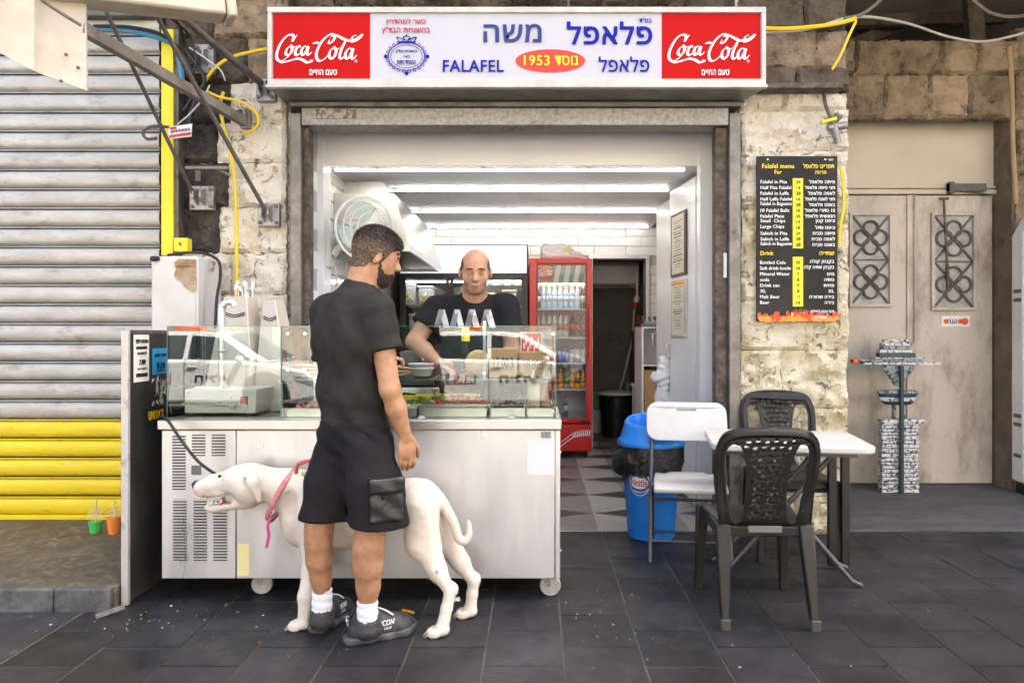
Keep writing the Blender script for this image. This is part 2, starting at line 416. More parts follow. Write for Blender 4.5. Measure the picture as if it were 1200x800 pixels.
M['mortar_white'] = mat('limewashed_mortar', (.66, .60, .50), .95, col2=(.40, .34, .26), sc=9, dirt=(.07, .055, .04), dsc=12, dlo=.56, dhi=.64, bump=1, bsc=50, bdist=.02)
M['wall_plain'] = mat('rendered_wall', (.4, .36, .3), .9, col2=(.3, .27, .22), sc=2, bump=.3, bsc=30)
M['opp'] = mat('pale_stone_facade', (.72, .67, .58), .9, col2=(.5, .45, .37), sc=2, bump=.3, bsc=25)
M['white_int'] = mat('white_lacquer_board', (.80, .80, .80), .3, spec=.5, col2=(.76, .76, .77), sc=2)
M['white_ceil'] = mat('white_ceiling_board', (.82, .82, .83), .42, spec=.3)
M['white_tile'] = mat('white_glazed_tile', (.80, .81, .81), .12, objvar=.04)
M['grout'] = mat('grey_grout', (.45, .45, .44), .9)
M['steel_frame'] = mat('weathered_steel', (.17, .155, .135), .5, metal=.55, col2=(.25, .235, .21), sc=9, dirt=(.06, .05, .04), dsc=14, bump=.2, bsc=80)
M['zinc'] = mat('spangled_zinc', (.36, .35, .33), .5, metal=.7, col2=(.24, .23, .22), sc=35, dirt=(.1, .09, .08), dsc=9, bump=.15, bsc=90)
M['rust'] = mat('rusty_channel', (.10, .07, .05), .85, metal=.2, col2=(.2, .17, .14), sc=16, dirt=(.03, .022, .018), dsc=10, bump=.8, bsc=50)
M['inox'] = mat('brushed_stainless', (.56, .55, .53), .33, metal=1, col2=(.53, .52, .50), sc=5, stretch=(.3, 1, 12), rvar=.03)
M['inox_soft'] = mat('satin_stainless', (.66, .66, .665), .38, metal=.7, col2=(.60, .60, .605), sc=3, stretch=(1.6, 1, .35), rvar=.13, dirt=(.46, .45, .43), dsc=2.2, dlo=.55, dhi=.8, dmax=.5, bump=.04, bsc=6, bdist=.02)
M['chrome'] = mat('chrome', (.7, .7, .7), .12, metal=1)
M['dark_metal'] = mat('dark_strut_paint', (.10, .088, .078), .55, metal=.4, col2=(.16, .14, .12), sc=15, dirt=(.05, .035, .025), dsc=12)
M['taupe_metal'] = mat('taupe_painted_bar', (.24, .21, .175), .6, metal=.2, col2=(.19, .165, .135), sc=10, dirt=(.08, .06, .05), dsc=14)
M['cream_metal'] = mat('cream_painted_metal', (.55, .48, .38), .5, col2=(.46, .39, .3), sc=6, dirt=(.2, .14, .09), dsc=16, dlo=.68, dhi=.76)
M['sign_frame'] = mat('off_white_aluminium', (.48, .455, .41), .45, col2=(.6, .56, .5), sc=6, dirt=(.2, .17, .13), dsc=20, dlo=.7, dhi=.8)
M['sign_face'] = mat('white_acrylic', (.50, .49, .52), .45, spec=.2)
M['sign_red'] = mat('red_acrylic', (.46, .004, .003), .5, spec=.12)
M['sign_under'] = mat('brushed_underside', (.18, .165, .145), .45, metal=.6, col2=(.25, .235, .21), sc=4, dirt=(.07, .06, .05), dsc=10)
M['ink_navy'] = mat('navy_lettering', (.035, .055, .19), .5, spec=.15)
M['ink_blue'] = mat('blue_lettering', (.006, .012, .30), .5, spec=.15)
M['ink_red'] = mat('red_lettering', (.55, .01, .03), .35)
M['ink_yellow'] = mat('yellow_lettering', (.95, .75, .02), .4)
M['ink_white'] = mat('white_lettering', (.88, .88, .88), .4)
M['ink_black'] = mat('black_lettering', (.015, .015, .016), .5)
M['ink_grey'] = mat('grey_lettering', (.12, .12, .13), .5)
M['slat'] = mat('galvanised_slat', (.42, .405, .37), .5, metal=.2, col2=(.52, .505, .47), sc=5, dirt=(.16, .13, .10), dsc=7, dlo=.55, dhi=.75, dmax=.7, stretch=(1, 1, 2.5), bump=.15, bsc=30, rvar=.1)
M['slat_yellow'] = mat('yellow_painted_slat', (.78, .60, .02), .5, col2=(.72, .53, .018), sc=4, dirt=(.2, .13, .03), dsc=9, dlo=.62, dhi=.75, dmax=.6, stretch=(1, 1, 3))
M['yellow'] = mat('yellow_paint', (.82, .66, .03), .45, col2=(.75, .58, .02), sc=5)
M['groove'] = mat('slat_groove', (.03, .027, .024), .8)
M['grey_dark'] = mat('grey_painted_housing', (.12, .13, .13), .6, col2=(.09, .09, .09), sc=5)
M['black'] = mat('black_plastic', (.016, .016, .017), .4, rvar=.1)
M['black_panel'] = mat('blackened_board', (.022, .021, .021), .45, col2=(.05, .043, .04), sc=4, dirt=(.12, .1, .085), dsc=10, dlo=.62, dhi=.8, dmax=.7, rvar=.15)
M['bag'] = mat('black_bin_liner', (.012, .012, .013), .25, bump=.6, bsc=25, bdist=.02)
M['chair'] = mat('dark_brown_plastic', (.014, .012, .011), .42, spec=.35, col2=(.02, .018, .016), sc=5, dirt=(.12, .105, .09), dsc=9, dlo=.56, dhi=.8, dmax=.25, rvar=.1, stretch=(1, 1, .4))
M['white_plastic'] = mat('white_moulded_plastic', (.60, .58, .54), .45, col2=(.55, .53, .48), sc=4, bump=.1, bsc=200, bdist=.001)
M['tube'] = mat('grey_powder_coated_tube', (.085, .085, .09), .45, metal=.4)
M['blue'] = mat('blue_plastic', (.008, .19, .62), .4, col2=(.006, .16, .55), sc=6, dirt=(.02, .05, .12), dsc=9, dlo=.62, dhi=.75, dmax=.6)
M['blue_lid'] = mat('blue_lid_plastic', (.01, .22, .70), .32)
M['enamel'] = mat('white_enamel', (.62, .615, .605), .35, col2=(.70, .695, .69), sc=3)
M['enamel_rust'] = mat('rusting_white_enamel', (.60, .58, .55), .5, col2=(.55, .52, .47), sc=4, dirt=(.24, .13, .07), dsc=5, dlo=.66, dhi=.69)
M['glass'] = glass_mat('case_glass', ior=1.56)
M['glass_thin'] = glass_mat('thin_glass', tint=(.97, .98, .98), ior=1.3)
M['glass_edge'] = mat('green_glass_edge', (.08, .26, .19), .15)
M['red_fridge'] = mat('red_enamel', (.62, .010, .012), .3, col2=(.58, .008, .01), sc=4)
M['fridge_in'] = mat('fridge_liner', (.62, .65, .68), .5)
M['shelf_white'] = mat('white_wire_shelf', (.75, .76, .77), .4)
M['led'] = mat('led_diffuser', (.9, .9, .9), .5, emit=(1.0, .98, .96), estr=3.5)
M['screen'] = mat('lit_header_panel', (.7, .7, .75), .3, emit=(.80, .84, 1.0), estr=.10)
M['fridge_led'] = mat('cooler_light_tube', (.9, .9, .9), .5, emit=(.95, .98, 1.0), estr=5)
M['taupe_door'] = mat('beige_grey_painted_door', (.52, .455, .37), .6, col2=(.58, .515, .425), sc=1.4, dirt=(.22, .17, .115), dsc=4.5, dlo=.47, dhi=.68, dmax=.75, stretch=(1, 1, .45), bump=.1, bsc=12)
M['cream_panel'] = mat('cream_transom_panel', (.60, .53, .41), .6, col2=(.55, .48, .36), sc=2, dirt=(.25, .2, .14), dsc=14, dlo=.72, dhi=.8)
M['alcove_side'] = mat('brown_plaster', (.14, .105, .075), .9, col2=(.2, .16, .12), sc=5, dirt=(.05, .04, .03), dsc=6, bump=.6, bsc=30)
M['grille'] = mat('old_iron_grille', (.13, .115, .10), .6, col2=(.08, .07, .06), sc=12)
M['grille_glass'] = mat('dusty_pane', (.44, .42, .38), .5, col2=(.30, .28, .25), sc=12)
M['concrete'] = mat('bare_concrete', (.13, .125, .11), .9, col2=(.18, .17, .15), sc=2, dirt=(.08, .075, .065), dsc=3, bump=.3, bsc=15)
M['kraft'] = mat('kraft_cardboard', (.50, .30, .13), .8, col2=(.44, .26, .11), sc=10)
M['paper'] = mat('paper', (.78, .76, .70), .8)
M['paper_yellow'] = mat('yellow_notice_paper', (.78, .68, .33), .8)
M['cream_paper'] = mat('cream_document', (.74, .70, .56), .6, col2=(.68, .63, .48), sc=12)
M['stick_blue'] = mat('blue_sticker', (.02, .33, .58), .5)
M['wood_dark'] = mat('dark_wood', (.06, .035, .02), .5)
M['fan_white'] = mat('fan_plastic', (.74, .75, .72), .35)
M['fan_blade'] = mat('fan_blade_plastic', (.52, .66, .60), .3)
M['cable_yellow'] = mat('yellow_cable', (.80, .55, .02), .5)
M['cable_black'] = mat('black_cable', (.012, .012, .012), .5)
M['cable_white'] = mat('white_cable', (.55, .52, .46), .5)
M['cable_blue'] = mat('blue_conduit', (.05, .22, .36), .5)
M['cloud_bag'] = mat('white_thin_bag', (.82, .82, .82), .35, bump=.7, bsc=22, bdist=.03)
M['tilel'] = mat('floor_tile_light', (.46, .44, .40), .35, col2=(.40, .38, .34), sc=9, bump=.05, bsc=50)
M['tilem'] = mat('floor_tile_grey', (.27, .255, .235), .35, col2=(.22, .21, .19), sc=9)
M['tiled'] = mat('floor_tile_dark', (.055, .052, .05), .35, col2=(.075, .07, .066), sc=9)
# =================================================================== SETTING
YF = 4.70                      # the plane of the shop front
def sheet(name, x0, x1, y0, y1, z, m, parent=None, kind='structure', t=None):
    b = MB()
    if t is None: b.flat([(x0, y0, z), (x1, y0, z), (x1, y1, z), (x0, y1, z)])
    else: b.box(x0, x1, y0, y1, z-t, z)
    o = b.build(name, m, parent)
    if kind: o['kind'] = kind
    return o
sheet('ground', -120, 120, -120, 120, -.16, M['asphalt'])
sheet('road', -60, 60, -9.5, -2.6, -.12, M['asphalt'])
kb = sheet('kerb', -40, 40, -2.6, -2.42, 0.0, M['kerb'], t=.15)
pave = sheet('pavement', -40, 40, -2.42, YF+.06, -.0035, M['joint'], t=.14)
pf = MB(); pf.box(-40, 40, -2.41, 2.49, -.01, 0.0)
pf.box(-40, -2.12, 2.49, 3.38, -.01, 0.0); pf.box(3.30, 40, 2.49, YF+.05, -.01, 0.0)
pf.build('paving', M['slate_far'], pave)
PX0, PW, PD = .111, .317, .338
pv = {}
for c in range(-7, 10):
    x0 = PX0+PW*c; x1 = x0+PW
    if x0 < -2.125: x0 = -2.125
    off = 0 if c % 2 else .169
    y = 2.495-off
    while y < YF+.05:
        ya, yb = max(y, 2.495), min(y+PD, YF+.055)
        if yb-ya > .03 and not (x1 < -1.99 and yb > 3.39):
            key = (round(x1-x0, 3), round(yb-ya, 3))
            if key not in pv:
                b = MB(); g = .004; a_, d_ = key[0]/2-g, key[1]/2-g
                b.box(-a_, a_, -d_, d_, -.010, 0); pv[key] = b.mesh('paver', M['slate'])
            o = link('paver', pv[key], pave); o.location = ((x0+x1)/2, (ya+yb)/2, random.uniform(-.0015, .0015))
            o.rotation_euler = (random.uniform(-.004, .004), random.uniform(-.004, .004), 0)
        y += PD
# alcove floor on the right, raised step in front of the shutter on the left
sheet('alcove_floor', 2.02, 5.2, YF+.062, 6.5, .004, M['alcove'], t=.05)
st = MB(); st.box(-9, -1.985, 3.42, YF+.02, -.02, .1035); stp = st.build('raised_step', M['step'], None, bevel=.008); stp['kind'] = 'structure'
x = -9.0
while x < -2.0:
    L = min(.95+random.uniform(-.08, .08), -1.985-x)
    b = MB(); b.box(x+.003, x+L-.003, 3.385, 3.43, -.02, .1055); b.build('kerb_stone', M['kerb'], stp, bevel=.008); x += L
# shop floor with its printed block pattern
sf = sheet('shop_floor', -1.5, 1.3, YF+.065, 9.6, -.006, M['grout'], t=.04)
def tile_mesh():
    b = MB(); g = .004; s = .60
    P = lambda u, v, z=0.0: (g+u*(s-2*g), g+v*(s-2*g), z)
    b.cur = 0; b.flat([P(0, 0), P(.5, 0), P(.5, .56), P(0, .78)]); b.flat([P(0, .78), P(.5, 1), P(0, 1)])
    b.cur = 1; b.flat([P(.5, 0), P(1, 0), P(1, .78), P(.5, .56)]); b.flat([P(.5, 1), P(1, .78), P(1, 1)])
    b.cur = 2; b.flat([P(0, .78), P(.5, .56), P(1, .78), P(.5, 1)])
    b.cur = 0
    for a, c in (((0, 0), (1, 0)), ((1, 0), (1, 1)), ((1, 1), (0, 1)), ((0, 1), (0, 0))): b.flat([P(*a), P(*c), P(*c, -.008), P(*a, -.008)])
    return b.mesh('floor_tile', [M['tilel'], M['tilem'], M['tiled']])
tm = tile_mesh()
for i in range(-4, 2):
    for j in range(0, 8):
        x0, y0 = .414-.0+.6*i, YF+.07+.6*j
        if x0 < -1.52 or x0+.6 > 1.62: continue
        o = link('floor_tile', tm, sf); o.location = (x0, y0, 0)

# =================================================================== STONE BUILDING
bld = thing('stone_building', (0, YF, 0), 'old stone building with rough whitewashed and soot-dark walls around the falafel shop', 'building')
from mathutils import noise as mnoise
def stone(parent, x0, x1, z0, z1, yf, m, amp=.055, depth=.10, g=.001, seam=1.0, seed=None):
    nx = max(4, int((x1-x0)/.022)); nz = max(4, int((z1-z0)/.022)); V = []; Fc = []
    sd = random.random()*100 if seed is None else seed
    for j in range(nz+1):
        for i in range(nx+1):
            u, v = i/nx, j/nz
            e = min(1, min(u, 1-u)*(x1-x0)/.018)*min(1, min(v, 1-v)*(z1-z0)/.018)
            e = 1-(1-e)*seam
            xx = x0+g+(x1-x0-2*g)*u; zz = z0+g+(z1-z0-2*g)*v
            q = Vector((xx*5+sd, zz*5, sd)); rs_ = random.uniform(-.12, .12)*e*seam; nse = mnoise.fractal(q*1.3, .8, 2.1, 5)*.9+.35*abs(mnoise.noise(q*4.1))+rs_
            jt = .010*(1-e)
            V.append((xx+random.uniform(-jt, jt), yf-amp*(.35+.8*nse)*e+.012*(1-e), zz+random.uniform(-jt, jt)))
    row = nx+1
    for j in range(nz):
        for i in range(nx): Fc.append((j*row+i, j*row+i+1, (j+1)*row+i+1, (j+1)*row+i))
    ring = [i for i in range(nx+1)]+[j*row+nx for j in range(1, nz+1)]+[nz*row+i for i in range(nx-1, -1, -1)]+[j*row for j in range(nz-1, 0, -1)]
    n0 = len(V)
    for r_ in ring: V.append((V[r_][0], yf+depth, V[r_][2]))
    L = len(ring)
    for k in range(L): Fc.append((ring[(k+1) % L], ring[k], n0+k, n0+(k+1) % L))
    b = MB(); b.add(V, Fc); return b.build('stone', m, parent, smooth=28)
def zpx(py, Y=YF): return EYE-(py-HY)*Y/F
def xpx(px, Y=YF): return (px-HX)*Y/F
# left pier
pb = MB(); pb.box(-2.405, -1.60, YF+.035, 5.0, 0, 4.0); lp = pb.build('pier', M['mortar_white'], bld)
cs = [-75, -10, 45, 98, 145, 191, 243, 296, 345, 405, 475, 550, 640]
for i in range(len(cs)-1):
    z1, z0 = zpx(cs[i]), max(0, zpx(cs[i+1])); sp = xpx([262, 250, 290, 270, 255, 268, 258, 272, 262, 275, 258, 270][i])
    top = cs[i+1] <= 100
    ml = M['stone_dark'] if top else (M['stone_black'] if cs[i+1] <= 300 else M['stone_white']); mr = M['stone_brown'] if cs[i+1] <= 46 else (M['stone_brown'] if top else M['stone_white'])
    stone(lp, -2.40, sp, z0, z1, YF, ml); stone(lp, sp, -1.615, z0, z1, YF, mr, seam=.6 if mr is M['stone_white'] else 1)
# right pier
pb = MB(); pb.box(1.30, 2.018, YF+.035, 6.30, 0, 4.3); rp = pb.build('pier', M['mortar_white'], bld)
cs = [-75, -15, 36, 82, 108, 131, 178, 236, 300, 352, 410, 478, 548, 640]
for i in range(len(cs)-1):
    z1, z0 = zpx(cs[i]), max(0, zpx(cs[i+1])); f_ = [.45, .6, .72, .5, .4, .62, .35, .58, .42, .6, .38, .55, .5][i]
    m_ = M['stone_dark'] if cs[i+1] <= 37 else (M['stone_brown'] if cs[i+1] <= 109 else (M['stone_white'] if cs[i+1] < 237 else M['stone_yellow']))
    sp = 1.325+(2.014-1.325)*f_; yo = -.05 if cs[i] == 82 else 0
    kw = dict(seam=.3, seed=3.3, amp=.065) if cs[i+1] > 131 else {}
    stone(rp, 1.325, sp, z0, z1, YF+yo, M['stone_dark'] if cs[i] == 82 else m_, **kw); stone(rp, sp, 2.014, z0, z1, YF+yo, M['stone_dark'] if cs[i] == 82 else m_, **kw)
# wall over the opening (behind and above the sign)
pb = MB(); pb.box(-1.60, 1.30, YF+.04, 5.05, 2.75, 4.0); hw = pb.build('head_wall', M['mortar_dark'], bld)
for k, x in enumerate(np.arange(-1.60, 1.2, .58)):
    stone(hw, x, min(x+.58, 1.30), 3.08, 3.42, YF, M['stone_dark']); stone(hw, max(-1.6, x-.29), min(x+.29, 1.30), 3.42, 3.78, YF, M['stone_dark'])
# upper storeys and an added slab shading the wall top (all above the frame)
pb = MB(); pb.box(-16, 22, YF+.02, 12, 4.3, 13.5); pb.box(-14, -2.41, YF+.05, 12, 3.45, 4.3); pb.build('upper_wall', M['wall_plain'], bld)
pb = MB(); pb.box(-14, 14, 4.15, YF+.02, 4.0, 4.22); pb.build('shading_slab', M['concrete'], bld)
pb = MB(); pb.box(-14, -2.41, YF+.12, 5.0, 0, 3.45); pb.build('shutter_bay', M['mortar_dark'], bld)
# alcove on the right: wall with lintel, door reveal, dark hollow above
YA = 5.95
aw = MB(); aw.box(2.018, 2.50, YA+.04, 6.6, 0, 3.12); aw.box(3.93, 5.2, YA+.04, 6.6, 0, 3.66); aw.box(2.018, 3.93, YA+.04, 6.6, 3.12, 3.66)
awo = aw.build('alcove_wall', M['alcove_side'], bld)
for z0, z1, xs in ((3.06, 3.42, (2.3, 2.86, 3.22, 3.55, 3.93)), (3.42, 3.70, (2.1, 2.62, 3.32, 3.62, 4.16))):
    for a, c in zip(xs[:-1], xs[1:]): stone(awo, a, c, z0, z1, YA, M['stone_brown'], amp=.05)
for z0, z1 in ((0, .5), (.5, 1.05), (1.05, 1.6), (1.6, 2.1), (2.1, 2.6), (2.6, 3.05), (3.05, 3.42), (3.42, 3.8)):
    stone(awo, 3.945, 4.5, z0, z1, YA, M['stone_brown'], amp=.03)
pb = MB(); pb.box(2.4, 4.1, 6.30, 6.55, 0, 3.3); pb.box(2.018, 5.2, 7.6, 7.7, 3.6, 4.3); pb.box(2.018, 5.2, 6.6, 7.6, 3.6, 3.66); pb.box(5.0, 5.2, YF+.02, 7.6, 0, 4.3); pb.build('hollow', M['mortar_dark'], bld)
pb = MB(); pb.bar((2.5, 6.3, 3.7), (3.5, 6.9, 4.25), .1, .1); pb.bar((3.7, 6.1, 3.66), (3.72, 6.2, 4.3), .12, .12); pb.bar((2.2, 6.2, 3.95), (4.4, 6.8, 4.25), .08, .1); pb.bar((3.1, 6.4, 3.66), (3.05, 7.0, 4.3), .14, .06); pb.build('old_beam', M['stone_dark'], bld)
# ---- inside of the shop
ins = MB(); ins.box(-1.62, -1.515, 5.0, 9.6, 0, 2.9); lw = ins.build('tiled_wall', M['grout'], bld)
wt = {}
def wall_tile(parent, key, loc, rot=None):
    w_, h_ = key
    if key not in wt:
        b = MB(); g = .002; e = .006; a, c = w_/2-g, h_/2-g
        b.add([(-a, 0, -c), (a, 0, -c), (a, 0, c), (-a, 0, c), (-a+e, -.006, -c+e), (a-e, -.006, -c+e), (a-e, -.006, c-e), (-a+e, -.006, c-e)],
              [(4, 5, 6, 7), (0, 1, 5, 4), (1, 2, 6, 5), (2, 3, 7, 6), (3, 0, 4, 7)]); wt[key] = b.mesh('wall_tile', M['white_tile'])
    o = link('wall_tile', wt[key], parent); o.location = Vector(loc)-wloc(parent)
    if rot: o.rotation_euler = rot
    return o
for r_ in range(12):
    z = .92+r_*.135+.0675
    for c in range(4):
        y = 4.86+.3*c+(.15 if r_ % 2 else 0)
        if y+.15 < 6.2: wall_tile(lw, (.3, .135), (-1.513, y+.15, z), (0, 0, R(90)))
ins = MB(); ins.box(-1.62, .62, 8.252, 8.40, 0, 2.9); ins.box(1.27, 2.0, 8.252, 8.40, 0, 2.9); ins.box(.62, 1.27, 8.252, 8.40, 2.16, 2.9); bw = ins.build('tiled_wall', M['grout'], bld)
for r_ in range(4):
    z = 2.50-.108*(r_+.5)
    for c in range(10):
        x = -1.50+.36*c-(.18 if r_ % 2 else 0)
        if x+.36 > 1.6: continue
        if z < 2.20 and x+.36 > .6: continue
        wall_tile(bw, (.36, .108), (x+.18, 8.25, z))
for r_ in range(4, 18):
    wall_tile(bw, (.20, .108), (1.39, 8.25, 2.50-.108*(r_+.5)))
ins = MB(); ins.box(-1.515, 1.30, 5.1, 5.14, 2.475, 2.88); ins.build('fascia_board', M['white_int'], bld)
ins = MB(); ins.box(-1.515, 1.30, 5.14, 8.25, 2.49, 2.53); ins.box(-1.6, 2, 5.14, 9.6, 2.85, 2.9); ins.build('ceiling_board', M['white_ceil'], bld)
for a, c in ((-1.515, -.6), (-.59, .33), (.34, 1.29)):
    pass
ins = MB(); ins.box(1.145, 1.262, 5.06, 5.16, .02, 2.72); ins.build('jamb_board', M['white_int'], bld, bevel=.003)
ins = MB(); ins.box(-1.555, -1.47, 5.02, 5.2, .9, 2.75); ins.build('jamb_board', M['white_int'], bld, bevel=.003)
ins = MB(); ins.box(-1.60, -1.512, 4.80, 5.02, .0, 2.75); ins.build('reveal', M['grout'], bld)
# doorway trim and the concrete back room
ins = MB(); ins.box(.60, .645, 8.21, 8.42, 0, 2.185); ins.box(1.245, 1.29, 8.21, 8.42, 0, 2.185); ins.box(.645, 1.245, 8.21, 8.42, 2.14, 2.185); ins.build('door_casing', M['inox_soft'], bld, bevel=.003)
ins = MB(); ins.box(-.2, 2.0, 9.55, 9.65, 0, 2.6); ins.box(1.5, 1.6, 8.4, 9.55, 0, 2.6); ins.box(-.2, -.1, 8.4, 9.55, 0, 2.6); ins.box(-.2, 2.0, 8.4, 9.65, 2.6, 2.7); ins.build('back_room', M['concrete'], bld)

# =================================================================== STEEL SHOP FRONT FRAME
ff = thing('shop_front_frame', (0, YF, 0), 'weathered grey steel frame around the open shop front under the sign', 'door frame')
b = MB(); b.box(xpx(345), xpx(357), 4.62, 4.80, 0, 2.70); b.build('jamb', M['steel_frame'], ff, bevel=.004)
b = MB(); b.box(xpx(851), xpx(864), 4.62, 4.80, 0, 2.70); b.build('jamb', M['steel_frame'], ff, bevel=.004)
b = MB(); b.box(xpx(357)+.002, xpx(851)-.002, 4.63, 4.79, 2.625, 2.735); b.build('lintel_channel', M['zinc'], ff, bevel=.004)
b = MB(); b.box(xpx(345), xpx(864), 4.60, 4.82, 2.737, 2.765); b.build('top_flange', M['steel_frame'], ff, bevel=.003)
for x0, x1 in ((xpx(357)+.003, xpx(363)), (xpx(838), xpx(851)-.003)):
    b = MB(); b.box(x0, x1, 4.68, 4.72, 0, 2.62); b.box(x0, x0+.012, 4.72, 4.78, 0, 2.62); b.box(x1-.012, x1, 4.72, 4.78, 0, 2.62); b.build('shutter_guide', M['rust'], ff)
b = MB(); b.box(xpx(846), xpx(850), 4.655, 4.678, zpx(326), zpx(297)); b.build('contact_plate', M['enamel'], ff, bevel=.003)
b = MB(); b.box(xpx(372), xpx(420), 4.622, 4.629, zpx(143), zpx(131)); b.build('worn_sticker', mat('worn_sticker', (.42, .40, .38), .7, dirt=(.16, .13, .12), dsc=30, dlo=.48, dhi=.55), ff)

# =================================================================== ROLLER SHUTTER
SHY = 4.66
sh = thing('roller_shutter', (-3.2, SHY, .1), 'closed metal roller shutter with ribbed grey slats and yellow painted bottom', 'shutter')
pitch = .1235
prof = [(0.0, .012), (.006, .002), (.013, -.006), (.030, -.012), (.060, -.0135), (.084, -.011), (.096, -.004), (.101, .004), (.104, .012)]
SX0, SX1 = -6.6, -2.415
def slat_mesh(m):
    b = MB(); nseg = 1; vs = []; fs = []
    for x in (SX0, SX1): vs += [(x, d, z) for z, d in prof]
    n = len(prof)
    for i in range(n-1): fs.append((i, n+i, n+i+1, i+1))
    b.add(vs, fs)
    # fine rib above the groove
    b.tube([(SX0, -.004, .1125), (SX1, -.004, .1125)], .0042, 6)
    return b.mesh('slat', m, (-3.2, 0, 0), smooth=True)
sg, sy = slat_mesh(M['slat']), slat_mesh(M['slat_yellow'])
for m_ in (sg, sy):
    try: m_.set_sharp_from_angle(angle=R(50))
    except Exception: pass
for k in range(26):
    z = .035+pitch*k
    o = link('slat', sy if k < 5 else sg, sh); o.location = (0, random.uniform(-.003, .003), z)
b = MB(); b.box(SX0, SX1, SHY+.018, SHY+.024, .1, 3.4); b.build('backing', M['groove'], sh)
b = MB(); b.box(SX0, SX1, SHY-.018, SHY+.016, .104, .134); b.build('bottom_rail', M['slat_yellow'], sh, bevel=.004)
b = MB(); b.box(SX0, SX1, SHY-.08, SHY+.1, 3.30, 3.46); b.build('shutter_box', M['grey_dark'], sh, bevel=.01)
b = MB(); b.box(xpx(192, 4.62), xpx(206, 4.62), 4.585, 4.66, zpx(300, 4.62), 3.22); b.build('guide_rail', M['yellow'], sh, bevel=.004)
b = MB(); b.box(xpx(206, 4.62), xpx(211, 4.62), 4.60, 4.68, zpx(300, 4.62), 3.22); b.box(xpx(192, 4.62), xpx(206, 4.62), 4.60, 4.66, .11, zpx(301, 4.62)); b.build('guide_channel', M['dark_metal'], sh)
b = MB(); b.box(xpx(205, 4.55), xpx(221, 4.55), 4.53, 4.60, zpx(295, 4.55), zpx(279, 4.55)); sb = b.build('switch_box', M['yellow'], None, bevel=.006, loc=(xpx(213, 4.55), 4.56, zpx(295, 4.55)))
tag(sb, 'small square yellow switch box at the foot of the yellow shutter rail', 'switch box')
b = MB(); b.tube([(xpx(212.5, 4.55), 4.528, zpx(285, 4.55)), (xpx(214, 4.55), 4.526, zpx(288, 4.55))], .006, 8); b.build('keyhole', M['dark_metal'], sb)

# =================================================================== SIGN BOX
SY = 4.34
def sx(px): return (px-HX)*SY/F
def sz(py): return EYE-(py-HY)*SY/F
sg_ = thing('shop_sign', (0, SY, sz(100)), 'long white light box sign with red end panels and blue Hebrew falafel lettering', 'sign')
b = MB(); x0, x1, z0, z1 = sx(313), sx(898), sz(99), sz(8)
fw = .034
b.box(x0, x1, SY, SY+.05, z1-fw, z1); b.box(x0, x1, SY, SY+.05, z0, z0+fw); b.box(x0, x0+fw*.8, SY, SY+.05, z0+fw, z1-fw); b.box(x1-fw*.8, x1, SY, SY+.05, z0+fw, z1-fw)
b.build('frame', M['sign_frame'], sg_, bevel=.004)
b = MB(); b.box(x0+.01, x1-.01, SY+.05, SY+.34, z0+.02, z1-.01); b.build('housing', M['sign_frame'], sg_)
b = MB(); b.box(x0+fw*.8, x1-fw*.8, SY+.018, SY+.024, z0+fw, z1-fw); face = b.build('face_panel', M['sign_face'], sg_)
FY = SY+.012
for a, c in ((319, 433), (776, 892)):
    b = MB(); b.box(sx(a), sx(c), FY+.003, FY+.006, z0+fw+.001, z1-fw-.001); b.build('red_panel', M['sign_red'], sg_)
b = MB(); b.box(x0-.006, x1+.006, SY-.012, SY+.03, z0-.022, z0-.002); b.build('drip_lip', M['sign_frame'], sg_, bevel=.004)
b = MB(); ya, yb = SY+.02, SY+.36; zb = 2.772
b.add([(x0+.01, ya, z0-.022), (x1-.01, ya, z0-.022), (xpx(862, yb), yb, zb), (xpx(338, yb), yb, zb), (x0+.01, ya, z0+.02), (x1-.01, ya, z0+.02), (xpx(862, yb), yb, z0+.02), (xpx(338, yb), yb, z0+.02)],
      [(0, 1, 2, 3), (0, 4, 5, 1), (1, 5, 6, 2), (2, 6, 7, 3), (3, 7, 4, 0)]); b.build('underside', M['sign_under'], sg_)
fn = lambda u, v: (sx(u), FY, sz(v))
fn2 = lambda u, v: (sx(u), FY+.001, sz(v))
def sign_text(s, px0, px1, py0, py1, m, bold=.02, name='lettering', f=fn):
    b = MB(); put_text(b, s, f, px0, px1, py1, py0, bold); return b.build(name, m, sg_)
sign_text('משה', 567, 634, 28, 48.5, M['ink_navy'], .035)
sign_text('פלאפל', 665, 764, 25, 51, M['ink_blue'], .04)
sign_text('פלאפל', 702, 761, 66, 83.5, M['ink_blue'], .025)
sign_text('FALAFEL', 519, 590, 70, 83.5, M['ink_blue'], .03)
sign_text('בס"ד', 749.5, 764, 20.5, 26, M['ink_blue'], .02)
sign_text('כשר למהדרין', 452, 498.5, 21, 29, M['ink_red'], .02)
sign_text('בהשגחת הבד"ץ', 447, 503.5, 31, 39.5, M['ink_red'], .02)
b = MB(); b.flat([fn2(645+41*math.cos(t), 70.5+13.5*math.sin(t)) for t in np.linspace(0, 2*math.pi, 48, endpoint=False)]); b.build('oval_badge', mat('orange_red_print', (.80, .035, .008), .35), sg_)
sign_text('1953', 614, 644, 64.5, 76, M['ink_yellow'], .03); sign_text('נוסד', 650.5, 677, 65, 76, M['ink_yellow'], .03)
